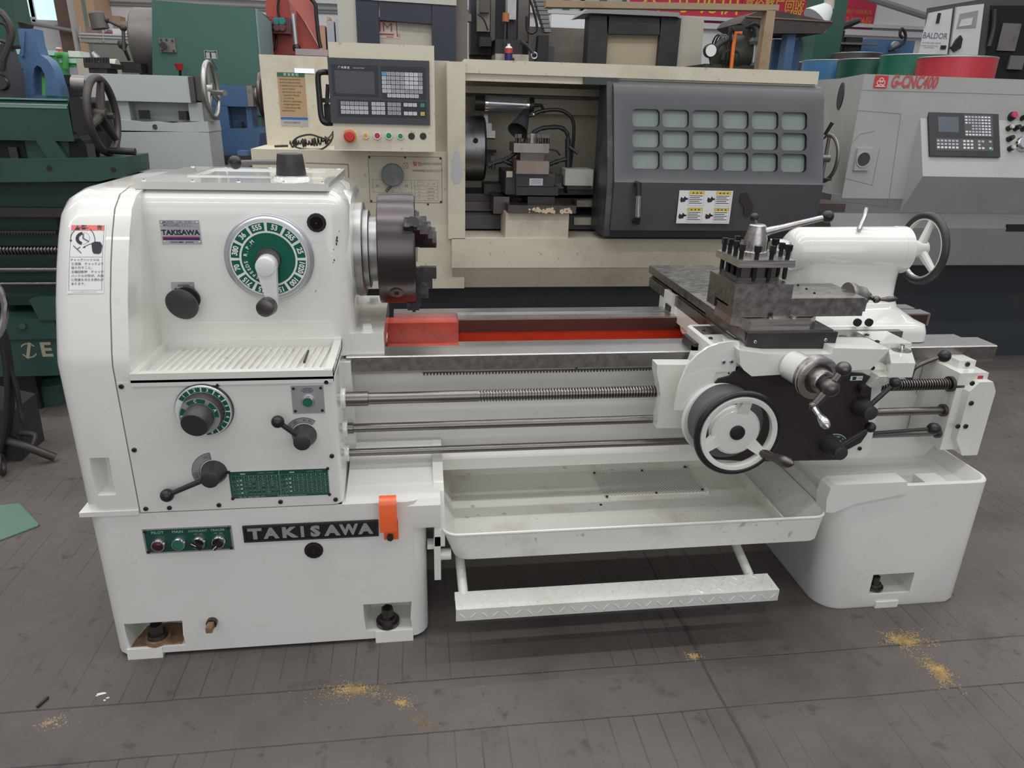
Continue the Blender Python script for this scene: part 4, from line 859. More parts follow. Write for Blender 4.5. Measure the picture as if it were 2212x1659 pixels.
# compound handle
h0 = P(1873, 640, 'y', KY+.085); h1 = P(1893, 637, 'y', KY+.08); h2 = P(1938, 645, 'y', KY+.02)
h0 = Vector((Rt.x, KY+.085, (Bb.z+St.z)/2+.008))
b = B(); b.m(tsteel); b.lathe(h0, (1, 0, 0), [(0, .040), (.018, .038), (.030, .030), (.042, .029), (.052, .026), (.06, .012)], 36); cd_ = b.obj('compound_dial', LA)
h1 = h0+Vector((.062, 0, 0))
e1 = P(1893, 647, 'y', h1.y-.03); e2 = P(1939, 646, 'y', h1.y-.035); e0 = P(1815, 605, 'y', h1.y+.05)
b = B(); b.m(dsteel); b.sph(h1, .013, 18); b.tube([h1, e1], .007); b.sph(e1, .0105, 16); dv = e2-e1; L = dv.length; b.lathe(e1, dv, [(0, .005), (L*.25, .005), (L*.6, .0088), (L*.9, .0065), (L, .002)], 20); b.obj('compound_handle', cd_)
# tool post
t0 = P(1598, 563, 'y', 1.786); tz = t0.z; tw = .158
tx, ty = t0.x, 1.786
b = B(); b.m(dsteel); bx0 = P(1600, 610, 'y', 1.845).x; b.box(tx+.018, tx+tw-.040, ty+.020, ty+tw-.035, A_.z+.001, tz-.02, .002); b.box(tx+.010, tx+tw-.034, ty+.014, ty+tw-.03, A_.z, A_.z+.008, .001)
b.m(steel); b.box(tx, tx+tw, ty, ty+tw, tz-.019, tz, .0015); tpst = b.obj('tool_post', LA)
cx_, cy_ = tx+tw/2-.002, ty+tw/2+.004
b = B(); b.m(steel); b.lathe((cx_, cy_, tz), (0, 0, 1), [(0, .037), (.010, .037), (.013, .032), (.018, .031), (.045, .031), (.072, .023), (.080, .0225), (.083, .019)], 40); cn = b.obj('clamp_hub', tpst)
kz = P(1788, 468, 'y', cy_-.02); s_ = Vector((cx_+.010, cy_-.004, tz+.060))
b = B(); b.m(steel); b.tube([s_, s_+(kz-s_)*.3, kz], [.0125, .0090, .0075], 14); cl = b.obj('tool_post_lever', LA); b = B(); b.m(black); b.sph(kz, .0165, 26); b.obj('ball_knob', cl)
kz2 = P(1630, 470, 'y', cy_+.03); b = B(); b.m(black); b.sph(kz2, .0125, 22); b.tube([Vector((cx_, cy_, tz+.07)), kz2], .005); b.obj('stop_knob', cn)
def tbolt(x, y, par):
    b = B(); b.m(mat('black oxide bolt', (.018, .019, .022), .28, .3)); z = tz+.004+random.uniform(-.003, .005)
    b.cyl((x, y, z-.058), (x, y, z-.050), .0045, .0060, n=14); b.cyl((x, y, z-.050), (x, y, z+.020), .0060, n=16); b.cyl((x, y, z+.018), (x, y, z+.021), .0088, n=18)
    b.F((x, y, z+.021), (1, random.uniform(-.4, .4), 0), (0, 1, 0)); b.box(-.0072, .0072, -.0072, .0072, 0, .014, .0012); b.X = Matrix(); b.obj('clamping_bolt', par)
e_ = .014
for t in (.08, .37, .66, .95):
    tbolt(tx+e_, ty+e_+(tw-2*e_)*t, tpst)
for t in (.30, .62, .97): tbolt(tx+e_+(tw-2*e_)*t, ty+e_, tpst)
for t in (.35, .65): tbolt(tx+tw-e_, ty+e_+(tw-2*e_)*t, tpst)
for t in (.30, .68, .97): tbolt(tx+e_+(tw-2*e_)*t, ty+tw-e_, tpst)
# ================================================================== tailstock
b = B(); b.m(white)
BX0, BX1, TR = 1.13, 1.485, .072
prof_ = [(0, .045), (.015, .060), (.03, .068), (BX1-BX0-.03, TR), (BX1-BX0, TR)]
b.lathe((BX0, AY, AZ), (1, 0, 0), prof_, 48)
# column: rounded section lofted downwards
def sec(x0, x1, y0, y1, z, r=.045, n=5):
    o = []
    for cx, cy, a0 in ((x0+r, y0+r, PI), (x1-r, y0+r, 1.5*PI), (x1-r, y1-r, 0), (x0+r, y1-r, PI/2)):
        for i in range(n+1): a = a0+PI/2*i/n; o.append((cx+r*math.cos(a), cy+r*math.sin(a), z))
    return o
secs = [sec(1.14, 1.50, AY-.066, AY+.066, AZ, .05), sec(1.15, 1.503, AY-.060, AY+.062, .99, .05), sec(1.155, 1.503, AY-.057, AY+.057, .945, .05), sec(1.16, 1.502, AY-.060, AY+.06, .90, .05), sec(1.16, 1.508, AY-.08, AY+.08, .865, .05), sec(1.17, 1.54, AY-.13, AY+.19, .835, .05), sec(1.15, 1.56, AY-.15, AY+.23, .825, .04), sec(1.15, 1.56, AY-.155, AY+.24, .805, .03), sec(1.15, 1.56, AY-.155, AY+.24, .777, .03)]
n = len(secs[0]); vs = [v for s in secs for v in s]; fs = [(k*n+i, (k+1)*n+i, (k+1)*n+(i+1) % n, k*n+(i+1) % n) for k in range(len(secs)-1) for i in range(n)]
fs += [tuple(range(n)), tuple(range((len(secs)-1)*n, len(secs)*n))[::-1]]; b.add(vs, fs)
ts = b.obj('tailstock_body', LA, sharp=50)
b = B(); b.m(white); b.lathe((BX1-.002, AY, AZ), (1, 0, 0), [(0, .070), (.002, .073), (.030, .073), (.036, .065), (.045, .040), (.06, .030), (.082, .026)], 44); tw_ = b.obj('tailstock_end_cap', ts)
b = B(); b.m(steel); b.cyl((1.07, AY, AZ), (BX0+.02, AY, AZ), .033, n=36, bv=.003); b.obj('tailstock_quill', ts)
TWX = 1.585
b = B(); b.m(charcoal); b.torus((TWX, AY, AZ+.004), (1, 0, 0), .102, .0115, 64, 12); th = b.obj('tailstock_handwheel', LA)
b = B(); b.m(white); b.cyl((TWX-.03, AY, AZ+.004), (TWX+.008, AY, AZ+.004), .025, n=28, bv=.003); b.lathe((TWX-.006, AY, AZ+.004), (1, 0, 0), [(0, .088), (.012, .088), (.012, .096), (0, .096), (0, .088)], 56, cap=False)
for a in (100, 220, 340):
    q = math.radians(a); b.tube([(TWX-.01, AY, AZ+.004), (TWX, AY+.09*math.cos(q), AZ+.004+.09*math.sin(q))], [.015, .010], 10)
b.obj('wheel_spider', th)
b = B(); b.m(dsteel); b.tube([(TWX, AY+.06, AZ-.075), (TWX-.10, AY+.07, AZ-.078)], [.008, .012], 14); b.obj('wheel_handle', th)
b = B(); b.m(hole)
for px in (1853, 1878): p = P(px, 697, 'y', AY-.156); b.cyl((p.x, AY-.158, p.z), (p.x, AY-.15, p.z), .012, n=20)
b.obj('clamp_recess', ts)
b = B(); b.m(steel); s_ = P(1745, 480, 'y', 2.02); e_ = P(1785, 474, 'y', 2.06); b.tube([(1.33, 2.03, 1.10), (1.36, 2.06, 1.135), (1.40, 2.12, 1.150)], .007); b.obj('quill_lock_lever', ts)
# ================================================================== helpers for machines measured front-on at a known distance
def ext(x0, y0, x1, y1, Y):
    xm, ym = (x0+x1)/2, (y0+y1)/2
    return P(x0, ym, 'y', Y).x, P(x1, ym, 'y', Y).x, P(xm, y1, 'y', Y).z, P(xm, y0, 'y', Y).z
def PB(b, x0, y0, x1, y1, Y, d=.1, bv=0, seg=2, zb=None):
    a, c, z0, z1 = ext(x0, y0, x1, y1, Y); b.box(a, c, Y, Y+d, z0 if zb is None else zb, z1, bv, seg); return a, c, z0, z1
def PP(b, pts, Y, d=.1, bv=0):
    q = [P(x, y, 'y', Y) for x, y in pts]; b.prism([(p.x, p.z) for p in q], 'y', Y, Y+d, bv); return q
def PF(b, x, y, Y, off=.001):
    p = P(x, y, 'y', Y); b.F((p.x, Y-off, p.z)); return p
def part(name, par, mt, fn, **k):
    b = B(); b.m(mt); fn(b); b.X = Matrix(); return b.obj(name, par, **k)
# ================================================================== CREAM CNC LATHE
N_ = thing('cnc_lathe', 'cream CNC lathe with grey sliding windowed door and control panel', 'CNC machine', (.6, 3.9, 0))
YC = 3.40; 
dk = mat('dark blue grey base paint', (.032, .040, .048), .5, dirt=.2, scale=3)
gdoor = mat('charcoal grey door paint', (.062, .064, .070), .42, dirt=.12, dcol=(.11, .10, .10), scale=2, vary=.1)
part('electrical_cabinet', N_, cream, lambda b: PB(b, 569, 120, 712, 330, YC+.30, .55, .015, 3))
def f(b):
    a, c, z0, z1 = PB(b, 557, 326, 1003, 624, YC, 1.0, .012)
hcab = part('headstock_cabinet', N_, cream, f)
part('base_plinth', N_, dk, lambda b: PB(b, 562, 620, 1690, 900, YC+.10, .62, .01, zb=0.0))
part('lower_belt', N_, cream, lambda b: (PB(b, 976, 516, 1745, 578, YC-.03, .25, .006), b.hexa([(P(978, 624, 'y', YC).x, YC+.03, P(978, 624, 'y', YC).z), (P(1742, 618, 'y', YC).x, YC+.03, P(978, 624, 'y', YC).z), (P(1742, 618, 'y', YC).x, YC+.2, P(978, 624, 'y', YC).z), (P(978, 624, 'y', YC).x, YC+.2, P(978, 624, 'y', YC).z)], [(P(978, 577, 'y', YC-.03).x, YC-.028, P(978, 577, 'y', YC-.03).z), (P(1742, 577, 'y', YC-.03).x, YC-.028, P(978, 577, 'y', YC-.03).z), (P(1742, 577, 'y', YC).x, YC+.2, P(978, 577, 'y', YC-.03).z), (P(978, 577, 'y', YC).x, YC+.2, P(978, 577, 'y', YC-.03).z)], .003)))
part('side_cabinet', N_, mat('grimy cream side panel', (.50, .47, .39), .5, dirt=.4, dcol=(.3, .26, .2), scale=4), lambda b: PB(b, 930, 131, 971, 330, YC+.06, .7, .006))
part('enclosure_post', N_, cream, lambda b: PB(b, 967, 133, 1005, 516, YC-.03, .12, .012, 3))
part('enclosure_top', N_, cream, lambda b: (PB(b, 1003, 141, 1770, 170, YC, .62, .004), PB(b, 1003, 168, 1765, 186, YC+.015, .05, .003), b.box(P(1003, 150, 'y', YC).x, P(1760, 150, 'y', YC).x, YC+.60, YC+.64, P(1400, 600, 'y', YC).z, P(1400, 150, 'y', YC).z)))
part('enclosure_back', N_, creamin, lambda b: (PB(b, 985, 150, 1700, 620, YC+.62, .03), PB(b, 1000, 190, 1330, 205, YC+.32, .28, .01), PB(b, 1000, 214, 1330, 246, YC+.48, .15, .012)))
part('grey_patch', N_, mat('grey filler patch', (.50, .50, .51), .6), lambda b: (PF(b, 987, 365, YC-.03), b.poly([(.026*math.cos(TAU*i/16)*(1+.2*math.sin(3*i)), .075*math.sin(TAU*i/16)*(1+.15*math.cos(5*i))) for i in range(16)])))
# lower inner bed
part('slant_bed', N_, mat('grimy grey bed', (.075, .075, .078), .5, dirt=.5, dcol=(.03, .025, .02), scale=6), lambda b: (PB(b, 1003, 420, 1320, 436, YC+.30, .35, .004), PB(b, 1003, 465, 1320, 495, YC+.18, .4, .006), PB(b, 1003, 436, 1320, 515, YC+.45, .15)))
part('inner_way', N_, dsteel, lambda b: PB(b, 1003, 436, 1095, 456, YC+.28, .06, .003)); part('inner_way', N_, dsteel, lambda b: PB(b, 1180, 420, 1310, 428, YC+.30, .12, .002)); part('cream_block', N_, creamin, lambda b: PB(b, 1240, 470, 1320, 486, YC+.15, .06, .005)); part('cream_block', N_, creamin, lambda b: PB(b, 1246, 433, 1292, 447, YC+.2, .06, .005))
# chuck
def f(b):
    c = P(1022, 321, 'y', YC+.34); r = .155; b.lathe((c.x-.06, YC+.34, c.z), (1, 0, 0), [(0, r-.003), (.004, r), (.105, r), (.115, r-.008), (.115, .03)], 60)
    b.m(hole); b.cyl((c.x+.0, YC+.34-r+.005, c.z+.045), (c.x+.0, YC+.34-r-.001, c.z+.045), .012, n=18)
ck2 = part('chuck', N_, mat('worn grey chuck', (.24, .24, .25), .38, 1, dirt=.6, dcol=(.06, .05, .05), scale=10), f)
c2 = P(1022, 321, 'y', YC+.34)
for a_, z_ in ((75, 0), (200, 0), (320, 0)):
    q = math.radians(a_); b = B(); b.m(steel); b.F((c2.x+.055, YC+.34, c2.z), (1, 0, 0), (0, math.cos(q), math.sin(q))); b.prism([(0, .05), (.055, .05), (.055, .085), (.038, .085), (.038, .12), (.02, .12), (.02, .165), (0, .165)], 'z', -.018, .018, .001); b.X = Matrix(); b.obj('chuck_jaw', ck2)
# machine lamp tube
def f(b):
    a = P(1040, 222, 'y', YC+.30); c = P(1152, 228, 'y', YC+.30); b.cyl(a, c, .034, n=28); b.m(chrome); b.cyl(a+(c-a)*.07, a+(c-a)*.12, .0355, n=28); b.cyl(a+(c-a)*.86, a+(c-a)*.91, .0355, n=28)
    b.m(bsteel); b.cyl(a-(c-a)*.13, a+(c-a)*.06, .037, n=28); b.cyl(c-(c-a)*.09, c, .037, n=28); b.tube([c, c+Vector((.04, 0, .002)), c+Vector((.055, -.01, -.03))], [.01, .008, .010], 10)
part('machine_light', N_, mat('tube light glass', (.50, .51, .53), .12, .6), f)
# work lamp on gooseneck
L0 = P(1137, 240, 'y', YC+.18); L1 = P(1118, 283, 'y', YC+.10)
part('work_lamp', N_, mat('charcoal lamp shade', (.035, .035, .038), .5), lambda b: b.lathe(L0, L1-L0, [(0, .012), (.004, .018), (.02, .021), ((L1-L0).length, .048), ((L1-L0).length-.003, .044), (.03, .018)], 30, cap=False))
def f(b):
    pts = [P(1142, 250, 'y', YC+.2), P(1152, 247, 'y', YC+.2), P(1170, 240, 'y', YC+.2), P(1200, 237, 'y', YC+.2), P(1222, 243, 'y', YC+.2), P(1238, 262, 'y', YC+.2), P(1239, 300, 'y', YC+.2), P(1231, 366, 'y', YC+.2)]; b.tube(pts, .0085, 10, 4); b.m(chrome); b.sph(pts[1], .013, 12)
part('lamp_gooseneck', N_, mat('oily brown steel', (.06, .05, .045), .35, .6), f)
# coolant hoses
def f(b):
    YY = YC+.16
    for pts in ([(1150, 288), (1168, 278), (1190, 275), (1212, 276), (1225, 288), (1227, 302)], [(1230, 342), (1212, 346), (1200, 350), (1188, 355)], [(1116, 328), (1100, 340), (1085, 347), (1068, 352), (1056, 358), (1053, 362)], [(1088, 347), (1100, 352), (1112, 356)], [(1066, 352), (1065, 366)]):
        q = [P(x, y, 'y', YY) for x, y in pts]; m = 10; b.tube(q, [(.0115 if i % 2 else .0085) for i in range(len(q)*5)], 10, 4)
    b.tube([P(1227, 300, 'y', YY), P(1227, 360, 'y', YY)], .014, 12); b.tube([P(1228, 316, 'y', YY-.01), P(1248, 331, 'y', YY-.03)], .008, 8); b.tube([P(1186, 322, 'y', YY), P(1203, 326, 'y', YY), P(1210, 336, 'y', YY)], .004, 8)
part('coolant_hose', N_, mat('oily black hose', (.020, .020, .024), .4), f)
# turret tool post stack
grs = mat('scuffed machine steel', (.30, .28, .26), .42, .8, dirt=.5, dcol=(.10, .08, .07), scale=10)
def f(b):
    YY = YC+.06; PB(b, 1110, 310, 1186, 330, YY, .17, .004); b.m(dsteel); PB(b, 1124, 330, 1175, 348, YY+.02, .13, .002); b.m(grs)
    c = P(1148, 300, 'y', YY+.085); b.cyl((c.x, YY+.085, P(1148, 312, 'y', YY).z), (c.x, YY+.085, P(1148, 288, 'y', YY+.08).z), .040, .033, n=30)
tt = part('turret_tool_post', N_, grs, f)
for px, dy in ((1116, .03), (1122, .015), (1142, .0), (1163, .0), (1172, .01), (1178, .05), (1184, .09), (1119, .11)):
    p = P(px, 302, 'y', YC+.07+dy); b = B(); b.m(dsteel); b.cyl((p.x, YC+.07+dy, p.z-.025), (p.x, YC+.07+dy, p.z+.012), .0065, n=12); b.box(p.x-.009, p.x+.009, YC+.061+dy, YC+.079+dy, p.z+.008, p.z+.026, .001); b.obj('clamping_bolt', tt)
def f(b):
    YY = YC+.03; PB(b, 1116, 348, 1186, 376, YY, .22, .004); b.m(mat('black carriage paint', (.028, .028, .03), .45, dirt=.4, scale=8)); PB(b, 1115, 375, 1198, 404, YY+.01, .28, .003); PB(b, 1092, 372, 1118, 420, YY+.05, .3, .003); PB(b, 1115, 403, 1206, 422, YY+.01, .25, .006); PB(b, 1046, 398, 1095, 420, YY+.25, .15, .004)
    b.m(creamin); PB(b, 1094, 370, 1107, 383, YY+.045, .01)
part('top_slide', N_, mat('brown worn slide', (.27, .21, .18), .45, .5, dirt=.5, dcol=(.35, .3, .27), scale=8), f)
part('data_plate', N_, alum, lambda b: (PF(b, 1158, 393, YC+.04, .002), b.rect(-.032, .032, -.016, .016), b.m(printp), [b.line([(-.026, .010-.006*i), (.026, .010-.006*i)], .0018, .0005) for i in range(4)]))
def f(b):
    PB(b, 1221, 366, 1281, 401, YC+.05, .14, .012, 3); b.m(bsteel); PB(b, 1198, 379, 1224, 396, YC+.09, .06, .004); PB(b, 1225, 401, 1277, 409, YC+.055, .13, .003); PB(b, 1226, 408, 1266, 420, YC+.10, .1, .003)
part('axis_motor', N_, mat('grey white motor paint', (.40, .40, .37), .5, dirt=.5, dcol=(.15, .14, .12), scale=8), f)
def f(b):
    YY = YC-.04; q = [P(1086, 424, 'y', YY+.15), P(1204, 424, 'y', YY+.15), P(1246, 442, 'y', YY), P(1100, 444, 'y', YY)]
    z0 = P(1180, 461, 'y', YY).z; z1 = P(1180, 444, 'y', YY).z; b.box(P(1098, 450, 'y', YY).x, P(1245, 450, 'y', YY).x, YY, YY+.28, z0, z1, .004); PB(b, 1066, 425, 1100, 462, YY+.12, .2, .004); b.m(bsteel); PB(b, 1140, 425, 1198, 440, YY+.08, .2, .002)
    b.m(mat('chipped cream paint', (.60, .50, .32), .6)); rnd = random.Random(3)
    PF(b, 1180, 453, YY, .0012)
    for i in range(90):
        x = -.08+.20*rnd.random(); y = rnd.uniform(-.014, .006); r = rnd.uniform(.004, .011); 
        if abs(x-.055) < .012: continue
        b.poly([(x+r*rnd.uniform(.5, 1)*math.cos(TAU*k/6), y+r*.8*rnd.uniform(.5, 1)*math.sin(TAU*k/6)) for k in range(6)], rnd.uniform(0, .0005))
part('carriage_plate', N_, dsteel, f)
part('apron_box', N_, creamin if False else mat('stained cream apron', (.60, .55, .44), .5, dirt=.5, dcol=(.3, .2, .12), scale=4), lambda b: PB(b, 1092, 461, 1228, 520, YC-.02, .2, .012, 3))
# ---- sliding door
YD = YC-.16
zf = P(1550, 390, 'y', YD).z; SL = .30   # fold height; the upper face leans back
def dy(z): return YD+max(0, z-zf)*SL
DN = Vector((0, -1, SL)); DO = (0, YD, zf)
dl, dr_ = P(1322, 450, 'y', YD).x, P(1772, 420, 'y', YD).x; dz0 = P(1550, 512, 'y', YD).z; dz1 = PN(1550, 178, DO, DN).z
b = B(); b.m(gdoor)
b.prism([(YD+.045, dz0-.01), (YD, dz0+.03), (YD-.012, zf-.012), (YD-.002, zf), (dy(dz1-.06)+.002, dz1-.06), (dy(dz1-.03)+.008, dz1-.03), (dy(dz1)+.025, dz1-.008), (dy(dz1)+.06, dz1), (YD+.28, dz1), (YD+.28, dz0-.01)], 'x', dl, dr_, .006, 3)
door = b.obj('sliding_door', N_, label='charcoal grey sliding door with eighteen rounded windows')
cols_ = [(1366, 1425), (1431, 1488), (1496, 1553), (1561, 1617), (1624, 1681), (1688, 1743)]; rows_ = [(239, 277), (284, 322), (329, 369)]
c = B(); c.m(hole)
wins = []
for i, (xa, xb) in enumerate(cols_):
    for (ya, yb) in rows_:
        sh = 4*(i-2.5)*.35; q0 = PN((xa+xb)/2, yb+sh, DO, DN); q1 = PN((xa+xb)/2, ya+sh, DO, DN)
        a = PN(xa, 300, DO, DN).x; c_ = PN(xb, 300, DO, DN).x; z0, z1 = q0.z, q1.z; wins.append((a, c_, z0, z1))
        r = .018; pts = []
        for cx, cz, a0 in ((c_-r, z1-r, 0), (a+r, z1-r, PI/2), (a+r, z0+r, PI), (c_-r, z0+r, 1.5*PI)):
            for k in range(4): t = a0+PI/2*k/3; pts.append((cx+r*math.cos(t), cz+r*math.sin(t)))
        c.prism(pts, 'y', YD-.05, dy((z0+z1)/2)+.040)
cut(door, c)
gl = mat('grimy greenish window', (.21, .25, .235), .25, dirt=.5, dcol=(.30, .32, .31), scale=4)
for (a, c_, z0, z1) in wins:
    b = B(); b.m(gl); y0 = dy(z0)+.020; y1 = dy(z1)+.020; b.hexa([(a-.004, y0, z0-.004), (c_+.004, y0, z0-.004), (c_+.004, y0+.004, z0-.004), (a-.004, y0+.004, z0-.004)], [(a-.004, y1, z1+.004), (c_+.004, y1, z1+.004), (c_+.004, y1+.004, z1+.004), (a-.004, y1+.004, z1+.004)]); b.obj('window_pane', door)
part('door_edge', door, mat('worn dark door edge', (.055, .055, .06), .4, .3, dirt=.5, dcol=(.18, .17, .17), scale=6), lambda b: (b.prism([(YD+.01, dz0), (YD+.01, zf), (dy(dz1)+.02, dz1-.01), (YD+.27, dz1-.01), (YD+.27, dz0)], 'x', dl-.028, dl-.001, .004), b.box(dl-.13, dl+.03, dy(dz1)+.02, dy(dz1)+.17, dz1-.025, dz1+.006, .003)))
def f(b):
    p0 = P(1380, 398, 'y', YD-.05); p1 = P(1377, 480, 'y', YD-.05); b.tube([p0+Vector((0, .06, 0)), p0, p0+(p1-p0)*.3], .013, 10); b.tube([p1+Vector((0, .06, 0)), p1, p1+(p0-p1)*.15], .013, 10); b.m(chrome); b.tube([p0+(p1-p0)*.27, p1+(p0-p1)*.13], .0125, 14)
part('door_handle', door, black, f)
# warning decals on the door
def f(b):
    a, c_, z0, z1 = ext(1462, 411, 1577, 482, YD); w, h = c_-a, z1-z0; b.F((a, YD-.0125, z0)); b.rect(0, w, 0, h)
    yel = mat('decal yellow', (.72, .48, .03), .5)
    for i in range(2):
        for j in range(2):
            x0 = i*w*.5; y0 = j*h*.5; b.m(yel); b.rect(x0+w*.19, x0+w*.46, y0+h*.39, y0+h*.47, .0006); b.m(printk)
            for k in range(3): b.poly([(x0+w*(.24+.07*k), y0+h*.405), (x0+w*(.28+.07*k), y0+h*.405), (x0+w*(.26+.07*k), y0+h*.455)], .0010)
            for k in range(5): b.line([(x0+w*.20, y0+h*(.34-.055*k)), (x0+w*(.44-.05*(k % 2)), y0+h*(.34-.055*k))], .0028, .0006)
            b.poly([(x0+w*.05, y0+h*.14), (x0+w*.12, y0+h*.16), (x0+w*.15, y0+h*.26), (x0+w*.11, y0+h*.33), (x0+w*.09, y0+h*.26), (x0+w*.04, y0+h*.30), (x0+w*.03, y0+h*.20)], .0006); b.rect(x0+w*.13, x0+w*.175, y0+h*.22, y0+h*.27, .0006)
            b.m(alum); b.frame(x0+w*.185, x0+w*.47, y0+h*.04, y0+h*.48, .0012, .0005)
    b.X = Matrix()
part('warning_decal', door, paint_w, f)
part('stain', door, mat('dark red stain', (.030, .018, .018), .5), lambda b: (PF(b, 1612, 442, YD-.012, .002), b.poly([(-.035, .05), (-.005, .055), (.01, .03), (.03, .01), (.035, -.03), (.02, -.055), (-.005, -.045), (-.01, -.01), (-.035, .015)])))
# tailstock handwheel and lever beyond the door
def f(b):
    p = P(1783, 342, 'y', YC+.25); b.torus((p.x, YC+.25, p.z), (1, 0, 0), .115, .010, 40, 10); b.tube([(p.x, YC+.25, p.z-.11), (p.x, YC+.25, p.z+.11)], .009); b.tube([(p.x-.1, YC+.25, p.z), (p.x+.02, YC+.25, p.z)], .02, 14)
    b.tube([P(1778, 386, 'y', YC+.2), P(1796, 388, 'y', YC+.16)], .007)
    b.tube([P(1775, 300, 'y', YC+.2), P(1782, 291, 'y', YC+.2)], .006, 8); b.m(black); b.tube([P(1782, 291, 'y', YC+.2), P(1798, 265, 'y', YC+.19)], [.008, .012, .010], 12)
part('tailstock_wheel', N_, mat('grey iron wheel', (.22, .20, .18), .45, .8), f)
part('tail_shelf', N_, mat('brown grimy steel', (.07, .05, .045), .6), lambda b: PB(b, 1762, 440, 1826, 458, YC+.1, .2, .005))
# ---- control pendant
YP = 3.20
pc = [P(*q, 'y', YP) for q in ((708, 92), (934, 97), (944, 325), (723, 325))]
x0, x1 = (pc[0].x+pc[3].x)/2, (pc[1].x+pc[2].x)/2; z0, z1 = (pc[2].z+pc[3].z)/2, (pc[0].z+pc[1].z)/2
pend = part('control_panel', N_, cream, lambda b: b.box(x0, x1, YP, YP+.22, z0, z1, .008, 3), label='cream control panel box with black keypad')
nl, nr, nz0, nz1 = ext(712, 128, 928, 268, YP); nw, nh = nr-nl, nz1-nz0
b = B(); b.m(mat('numerical panel plastic', (.045, .047, .055), .45)); b.box(nl, nr, YP-.008, YP+.001, nz0, nz1, .002); 
b.F((nl, YP-.0083, nz0)); b.m(mat('panel dark groove', (.022, .023, .028), .5)); b.rect(nw*.03, nw*.49, nh*.42, nh*.90, .0002); b.rect(nw*.515, nw*.965, nh*.40, nh*.90, .0002); b.rect(nw*.07, nw*.965, nh*.105, nh*.37, .0002)
b.m(mat('display glass', (.030, .035, .045), .15)); b.rect(nw*.06, nw*.45, nh*.48, nh*.81, .0005); b.m(mat('display lip', (.10, .10, .105), .5)); b.rect(nw*.07, nw*.45, nh*.465, nh*.475, .0008)
b.m(paint_w); b.text('广 州 数 控', .0095, nw*.155, nh*.855, .0006, bold=.02); b.text('GSK CNC SYSTEM', .0055, nw*.30, nh*.855, .0006)
b.X = Matrix(); ncp = b.obj('keypad_unit', pend)
kg, kw = mat('key light grey', (.40, .41, .45), .5), mat('key white', (.62, .64, .68), .5); kb = mat('key blue', (.12, .42, .75), .5); kgn = mat('key green', (.04, .35, .20), .5); ky = mat('key yellow', (.70, .58, .10), .5)
rowsK = ['bDNQP789r', 'wXZUW456r', 'wHFRL123r', 'wwIJKw0ww', 'wwMSTrrrr']
b = B(); b.F((nl, YP-.0083, nz0))
def key(x, y, m, t=None, w=None, h=None):
    w = w or nw*.040; h = h or nh*.055; b.m(m); b.plate(x-w/2, x+w/2, y-h/2, y+h/2, .0012, .0005)
    b.m(printk)
    if t: b.text(t, h*.75, x, y, .0018, res=1)
    else: b.line([(x-w*.3, y+h*.18), (x+w*.3, y+h*.18)], h*.12, .0018); b.line([(x-w*.3, y-h*.2), (x+w*.3, y-h*.2)], h*.1, .0018)
for j, rw_ in enumerate(rowsK):
    for i, ch_ in enumerate(rw_):
        x = nw*(.545+.0455*i); y = nh*(.785-.066*j)
        key(x, y, {'b': kb, 'w': kw, 'r': kg}.get(ch_, kw if ch_.isdigit() else kg), ch_ if ch_.isupper() or ch_.isdigit() else None)
for i in range(7): key(nw*(.594+.0455*i), nh*.452, kw)
for j in range(3):
    y = nh*(.315-.068*j)
    for i in range(6): key(nw*(.125+.046*i), y, kg if j == 0 else kw)
    for i in range(3): key(nw*(.432+.046*i), y, kw)
    for i in range(3): key(nw*(.592+.046*i), y, kg)
    if j != 1:
        for i in range(3): key(nw*(.755+.046*i), y, kw, '⇧' if j == 0 else '⇩')
key(nw*.925, nh*.315, kgn); key(nw*.925, nh*.18, ky)
b.X = Matrix(); kp_ = b.obj('keypad', pend); kp_['kind'] = 'stuff'
def pbtn(px, py, r, m, ring=chrome, nm='push_button', par=None, L=.012, Y=None):
    Y = YP if Y is None else Y
    p = P(px, py, 'y', Y); b = B(); b.m(ring); b.lathe((p.x, Y, p.z), (0, -1, 0), [(0, r*1.15), (L*.5, r*1.12), (L*.7, r)], 28); b.m(m); b.cyl((p.x, Y-L*.6, p.z), (p.x, Y-L, p.z), r*.85, n=24); return b.obj(nm, par or pend)
p = P(756, 294, 'y', YP); b = B(); b.m(mat('orange yellow collar', (.65, .33, .05), .5)); b.cyl((p.x, YP, p.z), (p.x, YP-.012, p.z), .0262, n=32); b.m(mat('emergency stop red', (.55, .02, .025), .35)); b.lathe((p.x, YP-.01, p.z), (0, -1, 0), [(0, .012), (.010, .012), (.012, .0215), (.020, .0215), (.024, .018), (.0245, .001)], 32); b.obj('emergency_stop', pend)
pbtn(790, 293, .0118, mat('amber lens', (.65, .33, .03), .3)); pbtn(815, 293, .0140, mat('red lens', (.42, .02, .03), .3)); pbtn(840, 293, .0140, mat('green lens', (.01, .22, .08), .3)); pbtn(865, 294, .0125, mat('green lens', (.01, .22, .08), .3))
pbtn(889, 294, .0120, black, black, 'blanking_plug', None, .005); pbtn(914, 294, .0120, black, black, 'blanking_plug', None, .005)
part('pendant_handle', pend, black, lambda b: b.tube([P(711, 156, 'y', YP+.02), P(695, 156, 'y', YP-.0), P(687, 164, 'y', YP-.0), P(690, 210, 'y', YP), P(694, 252, 'y', YP), P(702, 265, 'y', YP), P(718, 266, 'y', YP+.02)], .0115, 12, 4))
part('handwheel_generator', pend, black, lambda b: (PB(b, 700, 225, 722, 262, YP+.08, .06, .01), b.tube([P(708, 182, 'y', YP+.06), P(706, 226, 'y', YP+.06)], .008), PB(b, 696, 212, 712, 222, YP+.05, .03, .003)))
